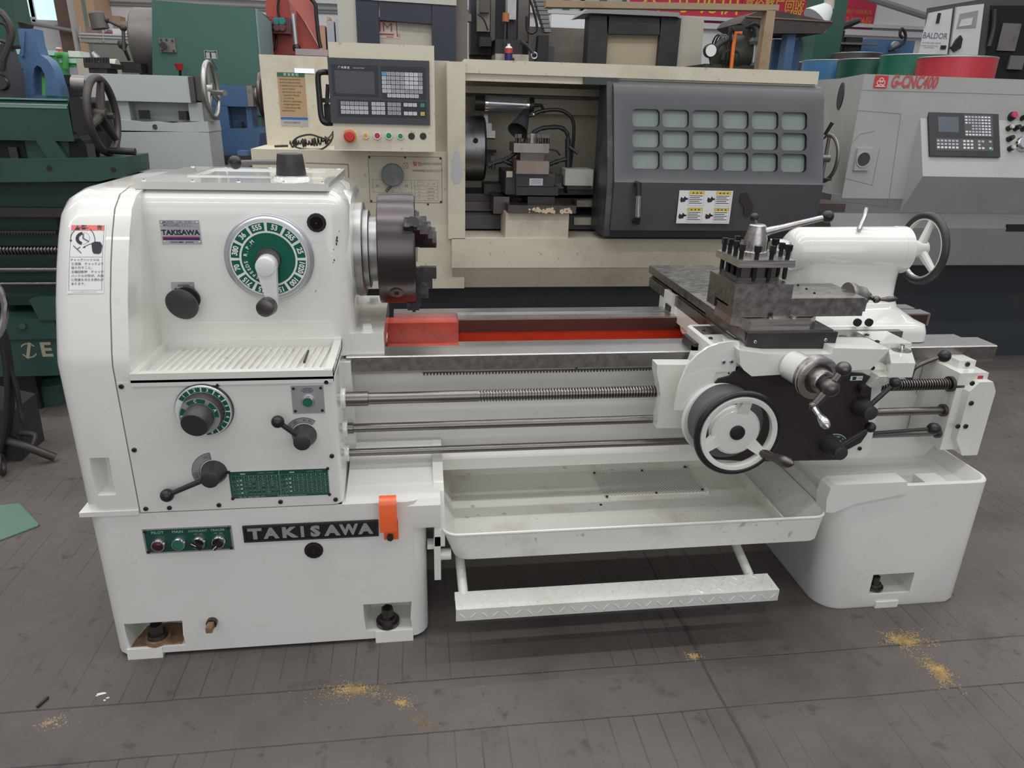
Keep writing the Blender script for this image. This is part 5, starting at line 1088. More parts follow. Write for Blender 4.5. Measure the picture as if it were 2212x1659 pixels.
# coiled cable on the cabinet
def f(b):
    rnd = random.Random(11); zc = P(640, 322, 'y', YC+.12).z
    A = P(620, 316, 'y', YC+.14); pts = []
    for i in range(150):
        t = i/149; X = P(626+88*t, 318, 'y', YC+.14).x; a = i*1.35; r = .012+.004*math.sin(i*.31)
        pts.append((X+.012*math.sin(i*.17), YC+.14+.05*math.sin(t*9)+r*math.cos(a), zc+.020+.030*t*rnd.random()*.6+r*math.sin(a)+.012*t))
    b.tube(pts, .0035, 6, 2); b.tube([P(593, 316, 'y', YC+.10), P(622, 315, 'y', YC+.12)], .005)
    b.tube([P(640, 316, 'y', YC+.1), P(632, 308, 'y', YC+.1), P(645, 296, 'y', YC+.1), P(672, 291, 'y', YC+.1), P(705, 300, 'y', YC+.08), P(720, 285, 'y', YP+.1)], .004, 6, 5); b.tube([P(640, 318, 'y', YC+.05), P(665, 324, 'y', YC+.04), P(695, 322, 'y', YC+.04), P(715, 305, 'y', YC+.0), P(722, 280, 'y', YP+.1)], .004, 6, 5)
part('coiled_cable', N_, black, f)
# instruction sheet and slot
def f(b):
    a, c_, z0, z1 = ext(603, 157, 662, 273, YC+.30); w, h = c_-a, z1-z0; b.F((a, YC+.299, z0)); b.m(mat('aged tan paper', (.46, .31, .17), .6)); b.rect(0, w, h*.19, h*.92, 0); b.m(mat('sheet green header', (.03, .13, .09), .6)); b.rect(0, w, h*.92, h, .0003); b.m(mat('sheet blue band', (.05, .13, .38), .6)); b.rect(0, w, h*.125, h*.175, .0003); b.m(mat('grey sheet', (.42, .40, .40), .6)); b.rect(0, w, 0, h*.125, .0003)
    b.m(paint_w); b.text('安 全 说 明', .014, w/2, h*.96, .0006); b.m(printk)
    for i, t in enumerate(('操作前请仔细阅读说明书,', '使用时应穿戴好防护用品,', '不得随意改动机床电气线路。', '1. 机床应可靠接地', '2. 操作前检查各部分润滑', '3. 主轴运转时严禁变速', '4. 工件必须夹紧', '5. 发现异常立即停机检查', '6. 严禁戴手套操作机床', '7. 下班前切断电源,清理', '铁屑并擦拭导轨')): b.text(t, .0085, w*.07, h*(.87-.058*i), .0004, 'LEFT', res=1)
    b.text('非专业人员请勿打开', .0085, w*.1, h*.07, .0007, 'LEFT', res=1); b.X = Matrix()
part('safety_notice', N_, paint_w, f)
part('key_slot', N_, chrome, lambda b: PB(b, 636, 148, 679, 158, YC+.295, .006, .002))
# speed selector panel
YQ = YC
def f(b):
    a, c_, z0, z1 = ext(797, 338, 955, 438, YQ); w, h = c_-a, z1-z0; b.F((a, YQ-.001, z0)); b.rect(0, w, 0, h, 0); b.m(printk); b.frame(0, w, 0, h, .0015, .0003)
    for x, y in ((.02, .03), (.02, .97), (.5, .98), (.98, .97), (.98, .03), (.8, -.03)): b.disc(w*x, h*y, .005, .0006, 12)
    b.m(mat('warning red print', (.50, .06, .05), .6)); b.text('警告:', .021, w*.60, h*.84, .0006, 'LEFT', bold=.01); b.text('WARNING:', .013, w*.595, h*.70, .0006, 'LEFT', bold=.02, sx=.8); b.sector(w*.50, h*.80, .012, .0135, 0, TAU, .0006, 20); b.line([(w*.47, h*.87), (w*.53, h*.74)], .0015, .0006); b.line([(w*.47, h*.74), (w*.53, h*.87)], .0015, .0006)
    b.m(printp); b.text('主轴运转时禁止扳动变速手柄', .0125, w*.72, h*.85, .0006, 'LEFT', sx=.55); b.text("DON'T MOVE SPEED SELECTOR LEVERS\nWHILE THE SPINDLE IS ROTATING", .0062, w*.73, h*.70, .0006, 'LEFT', sx=.85, bold=.01)
    b.frame(w*.05, w*.58, h*.22, h*.50, .001, .0006); b.text('H', .018, w*.11, h*.36, .0006); b.text('M', .018, w*.51, h*.36, .0006); b.text('L', .016, w*.32, h*.25, .0006); b.line([(w*.17, h*.5), (w*.24, h*.36), (w*.22, h*.22)], .001, .0006); b.line([(w*.45, h*.5), (w*.40, h*.36), (w*.44, h*.22)], .001, .0006)
    b.frame(w*.62, w*.94, h*.05, h*.50, .001, .0006)
    for i, (l, v) in enumerate((('L', '44–264'), ('N', '空挡/刹车'), ('M', '138–838'), ('H', '284–1600'))): y = h*(.32-.075*i); b.line([(w*.62, y+.010), (w*.94, y+.010)], .0008, .0006); b.text(l, .0085, w*.68, y, .0006); b.text(v, .0085, w*.84, y, .0006)
    b.frame(w*.66, w*.75, h*.39, h*.46, .0008, .0006); b.text('/min', .0085, w*.88, h*.42, .0006); b.sector(w*.81, h*.42, .0045, .0053, 0, TAU, .0006, 14); b.X = Matrix()
part('speed_range_plate', hcab, mat('speed plate cream', (.60, .55, .44), .5), f)
def f(b):
    p = P(848, 378, 'y', YQ-.03); b.lathe((p.x, YQ, p.z), (0, -1, 0), [(0, .046), (.02, .050), (.034, .050), (.038, .046)], 44); q = P(834, 414, 'y', YQ-.02); b.m(dsteel); b.tube([(p.x, YQ-.015, p.z-.04), q], .006)
part('speed_selector_lever', hcab, mat('hammered grey knob', (.17, .18, .19), .45, dirt=.6, dcol=(.3, .31, .33), scale=30), f)
part('cabinet_door_outline', hcab, mat('cream door seam', (.30, .26, .19), .6), lambda b: [b.line([(P(x, y, 'y', YQ).x, P(x, y, 'y', YQ).z) for x, y in l], .004) for l in ()] or (b.F((0, YQ-.0008, 0)), b.line([(P(660, 352, 'y', YQ).x, P(660, 352, 'y', YQ).z), (P(752, 355, 'y', YQ).x, P(752, 355, 'y', YQ).z), (P(757, 470, 'y', YQ).x, P(757, 470, 'y', YQ).z)], .005), b.line([(P(900, 500, 'y', YQ).x, P(900, 500, 'y', YQ).z), (P(900, 565, 'y', YQ).x, P(900, 565, 'y', YQ).z)], .010)))
# ================================================================== G-CNC machine
G_ = thing('cnc_turning_center', 'light grey CNC machine with red emblem and lettering at the right', 'CNC machine', (3.0, 4.4, 0))
lg = mat('light grey machine paint', (.40, .40, .385), .45, dirt=.4, dcol=(.27, .26, .24), scale=2, vary=.08); lgd = mat('grey lower paint', (.20, .20, .20), .45, dirt=.3, dcol=(.13, .13, .13), scale=3)
YG2 = 3.72
gx0 = P(1790, 300, 'y', 4.25).x; gx1 = P(1842, 300, 'y', YG2).x; gxr = 4.6; zt = P(1960, 163, 'y', YG2).z; zlo = P(2000, 470, 'y', YG2).z; zb1 = P(2160, 572, 'y', YG2+.05).z
part('machine_enclosure', G_, lg, lambda b: b.prism([(gx0, 4.25), (gx0, 5.0), (gxr, 5.0), (gxr, YG2), (gx1, YG2)], 'z', zlo+.1, zt, .01))
GO = Vector((0, YG2-.12, P(2080, 382, 'y', YG2-.12).z)); GS = .42; GN = Vector((0, -1, GS))
zk0 = GO.z; zk1 = PN(2080, 197, GO, GN).z; ykt = GO.y+(zk1-zk0)*GS; pr2 = PN(1990, 300, GO, GN).x
part('control_face', G_, lg, lambda b: b.prism([(GO.y, zk0), (ykt, zk1), (ykt+.03, zk1+.01), (YG2+.2, zk1+.01), (YG2+.2, zk0-.30), (YG2+.06, zk0-.30)], 'x', pr2, gxr-.02, .006))
part('lower_apron', G_, lgd, lambda b: (b.prism([(YG2+.002, zlo+.12), (YG2+.002, zlo+.02), (YG2-.05, zlo-.05), (YG2-.05, zb1+.02), (YG2+.02, zb1), (YG2+.4, zb1), (YG2+.4, zlo+.12)], 'x', gx1-.06, gxr-.02, .006), b.m(mat('black slot', (.006, .006, .007), .7)), PB(b, 2175, 485, 2215, 500, YG2-.052, .01)))
part('machine_base', G_, dk, lambda b: b.box(gx1+.02, gxr-.05, 3.93, 4.9, 0, zb1+.02, .01))
def f(b):
    Y = YG2-.004; a, c_, z0, z1 = ext(1889, 163, 1918, 190, Y); b.F((a, Y, z0)); w, h = c_-a, z1-z0; b.rect(0, w, 0, h); b.m(paint_w)
    for x, y in ((.5, .62), (.36, .42), (.64, .42)): b.sector(w*x, h*y, w*.12, w*.17, 0, TAU, .0006, 20)
    b.rect(w*.15, w*.85, h*.10, h*.17, .0006); b.X = Matrix()
part('red_emblem', G_, mat('machine red print', (.60, .04, .05), .5), f)
def f(b):
    p = P(1975, 178, 'y', YG2-.003); b.F((p.x, YG2-.003, p.z)); b.text('G-CNC400', .086, 0, 0, bold=.03, shear=.2, sx=.64)
part('machine_lettering', G_, mat('faded red print', (.52, .09, .09), .5), f)
GY = Vector((0, GS, 1)).normalized()
n0 = PN(2006, 338, GO, GN); n1 = PN(2157, 338, GO, GN); n2 = PN(2080, 237, GO, GN); nw = n1.x-n0.x; nh = (n2.z-n0.z)/GY.z
b = B(); b.m(mat('black panel plastic', (.028, .028, .032), .5)); b.F(n0, (1, 0, 0), GY); b.box(0, nw, 0, nh, -.001, .012, .003); b.F(n0+DN.normalized()*0+Vector((0, -GY.z, GY.y))*.0124, (1, 0, 0), GY); b.m(mat('panel grey inset', (.075, .073, .075), .6)); b.rect(nw*.50, nw*.91, nh*.42, nh*.88); b.rect(nw*.09, nw*.90, nh*.12, nh*.37)
b.m(mat('dim screen', (.085, .10, .12), .3)); b.rect(nw*.13, nw*.42, nh*.50, nh*.82, .0003)
for j in range(7):
    for i in range(8):
        if j in (3, 4) and i < 2: continue
        b.m(kw if i > 4 or j == 6 or i == 0 else kg); x = nw*(.53+.047*i); y = nh*(.83-.062*j); b.rect(x-nw*.017, x+nw*.017, y-nh*.017, y+nh*.017, .0006)
for j in range(3):
    for i in range(15):
        if i in (6, 10, 13) or (j == 1 and i > 11): continue
        b.m(kw if j == 2 or i in (7, 8, 9) else kg); x = nw*(.12+.053*i); y = nh*(.32-.07*j); b.rect(x-nw*.018, x+nw*.018, y-nh*.02, y+nh*.02, .0006)
b.m(kgn); b.rect(nw*.86, nw*.90, nh*.14, nh*.18, .0008); b.X = Matrix(); b.obj('control_unit', G_)
def gbtn(px, py, r, m, ring, nm, L):
    p = PN(px, py, GO, GN); d = Vector((0, -GY.z, GY.y)); b = B(); b.m(ring); b.lathe(p, d, [(0, r*1.15), (L*.5, r*1.12), (L*.7, r)], 28); b.m(m); b.cyl(p+d*L*.6, p+d*L, r*.85, n=24); return b.obj(nm, G_)
for px, py, r, m in ((2182, 253, .020, mat('faded red button', (.42, .03, .06), .4)), (2206, 256, .012, black), (2177, 278, .0125, mat('ivory cap', (.50, .44, .32), .5)), (2192, 278, .0125, black), (2208, 279, .0125, black), (2178, 301, .0130, black), (2180, 322, .0125, mat('ivory cap', (.50, .44, .32), .5))): gbtn(px, py, r, m, black, 'push_button', .035)
gbtn(2205, 312, .034, chrome, chrome, 'pulse_handwheel', .03)
def f(b):
    a, c_, z0, z1 = ext(1846, 320, 1879, 368, YG2); b.box(a, c_, YG2-.012, YG2+.005, z0, z1, .004); b.m(mat('dark port', (.05, .05, .05), .6)); cx, cz = (a+c_)/2, (z0+z1)/2; b.cyl((cx, YG2-.010, cz), (cx, YG2-.0135, cz), .034, n=28); b.m(lg); b.lathe((cx, YG2-.012, cz), (0, -1, 0), [(0, .036), (.004, .036), (.004, .042), (0, .042)], 28, cap=False)
part('access_port', G_, lg, f)
part('access_panel', G_, mat('panel seam grey', (.24, .24, .23), .5), lambda b: (b.F((0, YG2-.001, 0)), [b.line([(P(x, y, 'y', YG2).x, P(x, y, 'y', YG2).z) for x, y in l], .003) for l in ([(1845, 238), (1946, 246), (1918, 445), (1806, 432)], [(1890, 283), (1858, 290), (1838, 310), (1825, 385), (1884, 400), (1900, 320)], [(1842, 194), (2212, 205)])]))
def f(b):
    p = P(1796, 207, 'y', 4.15); n = Vector((-(4.25-YG2), -(gx1-gx0), 0)); d = Vector((gx1-gx0, YG2-4.25, 0)).normalized(); nn = Vector((d.y, -d.x, 0)); nn = nn if nn.y < 0 else -nn
    t = .12; o = Vector((gx0, 4.25, p.z))+d*t; b.lathe(o-nn*.005, nn, [(0, .072), (.01, .074), (.016, .066), (.010, .055), (.006, .004)], 36); b.m(mat('fan grille', (.10, .10, .095), .5)); b.torus(o+nn*.012, nn, .035, .004, 24, 6); b.torus(o+nn*.012, nn, .055, .004, 24, 6)
part('fan_guard', G_, black, f)
# ================================================================== GREEN LATHE at the left, behind the white one
gp = mat('dark green machine paint', (.030, .078, .064), .42, dirt=.35, dcol=(.012, .04, .034), scale=3, coat=.1)
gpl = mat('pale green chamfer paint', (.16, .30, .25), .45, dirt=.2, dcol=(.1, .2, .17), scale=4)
gpd = mat('deep green machine paint', (.020, .050, .044), .42, dirt=.4, dcol=(.01, .02, .018), scale=3)
iron = mat('brown grey cast iron', (.085, .075, .07), .5, .7, dirt=.4, dcol=(.04, .035, .03), scale=12)
YL = 3.40
GL = thing('green_lathe', 'dark green lathe with brown spoked tailstock wheel at the left edge', 'lathe', (-1.9, 3.7, 0))
def f(b):
    a, c, z0, z1 = ext(-260, 212, 150, 285, YL); b.prism([(YL, z0-.03), (YL, z1-.02), (YL+.02, z1), (YL+.18, z1), (YL+.18, z0-.03)], 'x', a, c, .004)
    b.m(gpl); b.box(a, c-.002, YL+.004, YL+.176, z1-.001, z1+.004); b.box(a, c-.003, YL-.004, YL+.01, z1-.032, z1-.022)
    b.m(gp); PP(b, [(-260, 280), (152, 275), (140, 300), (110, 275), (102, 278), (148, 345), (60, 345), (55, 275), (50, 275), (50, 345), (-260, 345)][::1][:2]+[(150, 345), (-260, 345)], YL+.03, .13, .004)
tb = part('tailstock_body', GL, gp, f)
def f(b):
    PP(b, [(58, 275), (98, 275), (145, 342), (105, 345)], YL-.002, .04, .004)
    PB(b, -260, 342, 215, 360, YL-.02, .24, .006); PP(b, [(-260, 350), (268, 340), (272, 378), (215, 392), (-260, 396)], YL-.045, .3, .006)
part('tailstock_base', GL, gp, f)
part('casting_recess', GL, hole, lambda b: PB(b, -40, 288, 52, 340, YL+.024, .01)); part('casting_recess', GL, hole, lambda b: PP(b, [(148, 300), (172, 300), (205, 343), (150, 343)], YL+.024, .01))
part('clamp_nut', GL, dsteel, lambda b: PB(b, 188, 310, 206, 345, YL-.0, .04, .003)); part('clamp_nut', GL, dsteel, lambda b: PB(b, 20, 318, 38, 345, YL-.0, .03, .003))
part('base_bolt', GL, bsteel, lambda b: [b.cyl(P(x, y, 'y', YL-.044), P(x, y, 'y', YL-.044)-Vector((0, .004, 0)), .011, n=16) for x, y in ((107, 363), (245, 366))])
part('end_flange', GL, bsteel, lambda b: PP(b, [(148, 212), (172, 209), (184, 222), (194, 286), (172, 292), (158, 282)], YL+.0, .17, .006))
wx = P(222, 250, 'y', YL+.08)
def f(b):
    b.torus((wx.x, YL+.08, wx.z), (1, 0, 0), .150, .016, 56, 12)
    for a in (75, 195, 315):
        q = math.radians(a); b.tube([(wx.x-.01, YL+.08, wx.z), (wx.x, YL+.08+.14*math.cos(q), wx.z+.14*math.sin(q))], [.022, .014], 10)
    b.cyl((wx.x-.035, YL+.08, wx.z), (wx.x+.02, YL+.08, wx.z), .03, n=24); b.cyl((wx.x+.02, YL+.08, wx.z), (wx.x+.045, YL+.08, wx.z), .014, n=6)
wh_ = part('handwheel', GL, iron, f, label='brown cast iron three-spoke handwheel')
part('wheel_shaft', GL, bsteel, lambda b: b.cyl((wx.x-.13, YL+.08, wx.z), (wx.x-.03, YL+.08, wx.z), .038, n=28))
part('wheel_handle', wh_, black, lambda b: b.cyl((wx.x, YL+.04, wx.z-.14), (wx.x+.125, YL+.04, wx.z-.143), .013, .016, n=18, bv=.003))
def f(b):
    PB(b, -260, 392, 240, 450, YL+.03, .34, .004)
part('bed', GL, gpd, f)
part('bed_ways', GL, dsteel, lambda b: PB(b, -260, 448, 150, 468, YL-.01, .3, .003))
part('bed_front', GL, gpd, lambda b: PB(b, -260, 466, 140, 660, YL+.06, .3, .004))
def f(b):
    p = P(60, 540, 'y', YL+.01); prf = []; pt = .014
    for i in range(62): prf += [(i*pt, .014), (i*pt+pt*.4, .014), (i*pt+pt*.5, .020), (i*pt+pt*.9, .020)]
    b.lathe((p.x-.7, YL+.01, p.z), (1, 0, 0), prf, 20)
part('lead_screw', GL, rod, f)
def f(b):
    p = P(60, 583, 'y', YL+.01); b.cyl((p.x-.7, YL+.01, p.z), (p.x+.16, YL+.01, p.z), .014, n=20); p = P(60, 613, 'y', YL+.01); b.cyl((p.x-.7, YL+.01, p.z), (p.x+.16, YL+.01, p.z), .010, n=20)
part('feed_rods', GL, rod, f)
def f(b):
    p = P(60, 503, 'y', YL+.04); a, c, z0, z1 = ext(-260, 498, 120, 506, YL+.03); pts = [(a, z1), (c, z1)]
    n = 60
    for i in range(n): x = c-(c-a)*i/n; s_ = (c-a)/n; pts += [(x, z0+.008), (x-s_*.3, z0), (x-s_*.6, z0), (x-s_*.9, z0+.008)]
    b.prism(pts, 'y', YL+.03, YL+.06)
part('gear_rack', GL, iron, f)
part('chip_pan', GL, gp, lambda b: (PP(b, [(62, 648), (140, 648), (140, 692), (85, 692)], YL-.05, .3, .004), PB(b, -260, 690, 130, 815, YL-.04, .4, .01), PB(b, -260, 722, 130, 735, YL-.05, .1, .005)))
part('base_shadow_gap', GL, bsteel, lambda b: PB(b, -260, 812, 80, 860, YL+.04, .4, .002, zb=.001))
part('base_foot', GL, gp, lambda b: b.lathe((P(100, 850, 'y', YL+.15).x, YL+.22, 0), (0, 0, 1), [(0, .16), (.10, .15), (.13, .12)], 32))
def f(b):
    PF(b, 62, 757, YL-.04, .001); b.sector(0, 0, .030, .036, .6, 2.6, 0, 12); b.sector(0, 0, .030, .036, 3.7, 5.8, 0, 12); b.line([(.012, .038), (-.012, -.038)], .014, .0004); b.text('E', .095, .075, 0, bold=.03, sx=1.1)
part('faded_lettering', GL, mat('faded cream stencil', (.36, .33, .24), .6), f)
part('pan_bolt', GL, gpd, lambda b: b.cyl(P(48, 705, 'y', YL-.04), P(48, 705, 'y', YL-.055), .013, n=16))
# steady rest in blue standing on the next bed
YS = 4.05
bl = mat('blue steady paint', (.10, .185, .33), .35, dirt=.25, dcol=(.04, .08, .18), scale=4, coat=.2)
def f(b):
    PP(b, [(38, 62), (73, 62), (79, 95), (87, 118), (104, 130), (117, 152), (124, 178), (125, 184), (99, 184), (96, 160), (88, 145), (80, 141), (74, 147), (71, 165), (72, 206), (22, 206), (24, 178), (31, 174), (31, 140), (40, 122), (44, 105)], YS, .09, .008)
    PP(b, [(98, 182), (124, 181), (130, 206), (98, 206)], YS-.01, .1, .006); PP(b, [(48, 68), (53, 68), (50, 120), (46, 124)], YS-.012, .02, .003)
    zb_ = P(75, 206, 'y', YS).z; b.box(P(22, 206, 'y', YS).x, P(130, 206, 'y', YS).x, YS-.0, YS+.1, .0, zb_, .004)
sr = part('steady_rest', None, bl, f); solo(sr, 'blue arched steady rest behind the green tailstock', 'steady rest')
b = B(); b.m(iron); b.cyl(P(55, 62, 'y', YS+.04), P(55, 50, 'y', YS+.04), .028, .036, n=12); b.obj('top_knob', sr)
b = B(); b.m(bsteel); b.tube([P(46, 152, 'y', YS-.02), P(28, 128, 'y', YS-.06)], .009); b.m(black); b.sph(P(24, 127, 'y', YS-.06), .022, 14); b.obj('lever', sr)
# dark machine with hoses in the upper left corner
YT = 3.82
DM = thing('hose_machine', 'dark machine frame with brown hoses at the upper left edge', 'machine', (P(-20, 100, 'y', YT).x, YT+.1, 0))
part('frame', DM, mat('plum grey frame', (.06, .06, .07), .5), lambda b: PP(b, [(-60, 95), (0, 95), (14, 140), (22, 165), (26, 215), (-60, 215)], YT, .13, .005))
part('pedestal', DM, gpd, lambda b: PB(b, -60, 212, -10, 400, YT+.03, .1, zb=0))
for k, pts in enumerate(([(-20, 20), (5, 28), (18, 55), (22, 80), (12, 110), (4, 150)], [(-20, 50), (10, 52), (24, 90), (28, 112)], [(-20, 82), (15, 92), (28, 102), (44, 100)], [(-20, 10), (12, 38), (26, 70), (18, 100), (6, 130)])):
    part('hose', DM, iron, lambda b: b.tube([P(x, y, 'y', YT-.02*k) for x, y in pts], .014 if k in (0, 3) else .008, 8, 4))
part('dial', DM, dsteel, lambda b: b.lathe(P(4, 178, 'y', YT-.0), (0, -1, 0), [(0, .035), (.02, .03)], 20))
# ================================================================== PALE GREY TAILSTOCK machine
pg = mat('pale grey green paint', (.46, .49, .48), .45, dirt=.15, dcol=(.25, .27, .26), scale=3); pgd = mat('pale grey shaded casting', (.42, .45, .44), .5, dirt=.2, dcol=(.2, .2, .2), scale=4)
YB = 4.0
PGm = thing('grey_lathe', 'pale grey lathe tailstock with light metal handwheel', 'lathe', (P(350, 300, 'y', YB).x, YB+.2, 0))
part('tailstock_barrel', PGm, pg, lambda b: PB(b, 186, 161, 410, 219, YB, .20, .005))
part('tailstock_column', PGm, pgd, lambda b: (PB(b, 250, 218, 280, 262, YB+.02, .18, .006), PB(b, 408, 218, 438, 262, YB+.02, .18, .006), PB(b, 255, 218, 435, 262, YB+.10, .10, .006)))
part('tailstock_base', PGm, pg, lambda b: (PP(b, [(258, 258), (310, 263), (335, 262), (360, 266), (448, 262), (452, 285), (262, 285)], YB-.01, .25, .008), PB(b, 262, 284, 456, 372, YB-.01, .25, .008)))
part('bed', PGm, mat('grey bed casting', (.10, .11, .11), .5), lambda b: PB(b, 230, 368, 535, 800, YB, .4, .01, zb=0))
part('clamp_bolt', PGm, bsteel, lambda b: PB(b, 300, 238, 317, 257, YB+.0, .05, .004)); part('clamp_bolt', PGm, bsteel, lambda b: PB(b, 386, 240, 402, 259, YB+.0, .05, .004))
part('oil_hole', PGm, bsteel, lambda b: b.cyl(P(335, 274, 'y', YB-.009), P(335, 274, 'y', YB-.013), .012, n=16))
part('end_flange', PGm, dsteel, lambda b: (PB(b, 409, 166, 420, 221, YB-.005, .2, .004), PB(b, 419, 166, 436, 221, YB+.02, .15, .004)))
w2 = P(456, 195, 'y', YB+.08)
def f(b):
    b.torus((w2.x, YB+.08, w2.z), (1, 0, 0), .130, .013, 52, 12)
    for a in (100, 220, 340):
        q = math.radians(a); b.tube([(w2.x-.01, YB+.08, w2.z), (w2.x, YB+.08+.125*math.cos(q), w2.z+.125*math.sin(q))], [.02, .012], 8)
    b.cyl((w2.x-.05, YB+.08, w2.z), (w2.x+.015, YB+.08, w2.z), .034, n=24); b.tube([(w2.x, YB+.06, w2.z-.01), (w2.x+.085, YB+.0, w2.z-.012)], [.010, .014], 12)
part('handwheel', PGm, mat('dull bright metal wheel', (.42, .41, .39), .38, .9), f)
part('quill', PGm, grs, lambda b: b.cyl(P(160, 183, 'y', YB+.09), P(190, 185, 'y', YB+.09), .046, n=28))
# its carriage left of the quill
def f(b):
    PB(b, 125, 162, 186, 182, YB+.3, .2, .004); PB(b, 150, 180, 172, 250, YB+.32, .15)
part('carriage_block', PGm, dsteel, f)
# second lathe carriage with four-way tool post further back
YV = 4.75
TP = thing('tool_carriage', 'dark four-way tool post bristling with bolts behind the grey lathe', 'tool post', (P(210, 150, 'y', YV).x, YV+.1, 0))
part('tool_block', TP, dsteel, lambda b: (PB(b, 181, 136, 239, 147, YV, .2, .003), PB(b, 193, 147, 232, 170, YV+.02, .16, .003)))
part('column', TP, dsteel, lambda b: PB(b, 170, 168, 228, 420, YV+.01, .14, zb=0))
for k in range(9): px = 184+k*6.2; part('bolt', TP, bsteel, lambda b: b.cyl(P(px, 137, 'y', YV+.02+.03*(k % 3)), P(px-1, 124, 'y', YV+.02+.03*(k % 3)), .009, n=8))
part('clamp_lever', TP, grs, lambda b: b.tube([P(212, 136, 'y', YV+.1), P(206, 122, 'y', YV+.1), P(199, 114, 'y', YV+.1)], [.035, .02, .014], 12))
# ================================================================== BLUE TAILSTOCK
bp = mat('strong blue machine paint', (.055, .115, .23), .45, dirt=.2, dcol=(.03, .07, .16), scale=3)
YU = 4.6
BT = thing('blue_lathe', 'blue lathe tailstock with grey wheel behind the pale grey one', 'lathe', (P(500, 300, 'y', YU).x, YU+.2, 0))
part('tailstock_barrel', BT, bp, lambda b: PB(b, 400, 183, 535, 229, YU, .2, .006))
part('tailstock_column', BT, bp, lambda b: (PB(b, 420, 228, 494, 285, YU+.0, .2, .006), PB(b, 533, 228, 545, 285, YU+.02, .18, .004), PB(b, 490, 228, 545, 285, YU+.08, .1)))
part('tailstock_base', BT, bp, lambda b: (PP(b, [(440, 279), (555, 277), (562, 288), (558, 335), (440, 335)], YU-.02, .28, .006), b.box(P(430, 300, 'y', YU).x, P(560, 300, 'y', YU).x, YU, YU+.25, 0, P(500, 334, 'y', YU).z, .01)))
part('end_flange', BT, grs, lambda b: (PB(b, 534, 185, 546, 230, YU-.004, .2, .003), b.cyl(P(545, 207, 'y', YU+.09), P(562, 207, 'y', YU+.09), .045, n=24)))
w3 = P(567, 205, 'y', YU+.09)
part('handwheel', BT, dsteel, lambda b: (b.torus((w3.x, YU+.09, w3.z), (1, 0, 0), .115, .012, 40, 10), b.tube([(w3.x, YU+.09, w3.z-.11), (w3.x, YU+.09, w3.z+.11)], .012)))
part('clamp_bolt', BT, iron, lambda b: b.cyl(P(521, 277, 'y', YU+.05), P(521, 263, 'y', YU+.05), .016, n=6))
part('pad', BT, mat('light blue block', (.12, .22, .38), .4), lambda b: PB(b, 513, 326, 534, 345, YU-.12, .08, .006))
part('bed_rail', BT, iron, lambda b: PB(b, 455, 337, 640, 356, YU-.14, .3, .004))
# ================================================================== BIG GREEN HEADSTOCK
YE = 5.25
gm = mat('blue green machine paint', (.052, .135, .108), .45, dirt=.4, dcol=(.03, .10, .085), scale=1.6, vary=.1)
GH = thing('green_headstock', 'tall blue-green lathe headstock housing beside a large chuck', 'lathe', (P(450, 150, 'y', YE).x, YE+.4, 0))
def f(b):
    q = PP(b, [(328, 0), (550, 18), (570, 250), (330, 250)], YE, .5, .008); b.box(q[0].x, q[2].x-.02, YE+.01, YE+.49, 0, q[3].z+.02)
part('housing', GH, gm, f)
part('side_cover', GH, mat('grey blue side paint', (.20, .30, .31), .45), lambda b: b.hexa([tuple(P(570, 250, 'y', YE)+Vector((.001, .005, 0))), tuple(P(570, 250, 'y', YE)+Vector((.012, .005, 0))), tuple(P(570, 250, 'y', YE)+Vector((.012, .49, 0))), tuple(P(570, 250, 'y', YE)+Vector((.001, .49, 0)))], [tuple(P(550, 18, 'y', YE)+Vector((.001, .005, 0))), tuple(P(550, 18, 'y', YE)+Vector((.012, .005, 0))), tuple(P(550, 18, 'y', YE)+Vector((.012, .49, -.03))), tuple(P(550, 18, 'y', YE)+Vector((.001, .49, -.03)))]))
part('control_plate', GH, mat('dull metal plate', (.20, .19, .17), .5, .4), lambda b: (PB(b, 345, 83, 379, 113, YE-.01, .012, .003), b.m(bsteel), b.cyl(P(353, 98, 'y', YE-.01), P(352, 98, 'y', YE-.06), .02, n=16), [b.cyl(P(x, y, 'y', YE-.01), P(x, y, 'y', YE-.016), .007, n=8) for x, y in ((348, 86), (372, 88), (375, 110), (350, 109), (359, 86))]))
def f(b):
    a, c, z0, z1 = ext(442, 109, 469, 127, YE); b.F((a, YE-.002, z0)); w, h = c-a, z1-z0; b.rect(0, w, 0, h); b.m(bsteel); b.rect(w*.04, w*.96, h*.05, h*.95, .0008); b.m(paint_w); b.text('SPECIFICATION', h*.14, w/2, h*.85, .0015)
    for i in range(4): b.line([(w*.12, h*(.66-.17*i)), (w*.42, h*(.66-.17*i))], .005, .0015); b.line([(w*.55, h*(.66-.17*i)), (w*.9, h*(.66-.17*i))], .005, .0015)
    b.X = Matrix()
part('name_plate', GH, alum, f)
part('triangle_decal', GH, mat('navy decal', (.02, .05, .08), .5), lambda b: (b.F((0, YE-.001, 0)), b.poly([(P(x, y, 'y', YE).x, P(x, y, 'y', YE).z) for x, y in ((458, 128), (471, 151), (452, 147))])))
part('red_lever', GH, mat('red grip', (.45, .03, .03), .4), lambda b: (b.tube([P(386, 138, 'y', YE-.1), P(389, 152, 'y', YE-.1)], [.028, .016], 12), b.m(iron), b.tube([P(389, 152, 'y', YE-.1), P(390, 168, 'y', YE-.06)], .008)))
def f(b):
    c = P(322, 95, 'y', YE+.24); R_ = .215; b.lathe((c.x-.06, YE+.24, c.z), (1, 0, 0), [(0, R_-.01), (.01, R_), (.17, R_), (.18, R_-.02), (.18, .05)], 56)
    b.m(bsteel); b.lathe((c.x+.10, YE+.24, c.z), (1, 0, 0), [(0, R_*.93), (.05, R_*.9), (.06, .1)], 48)
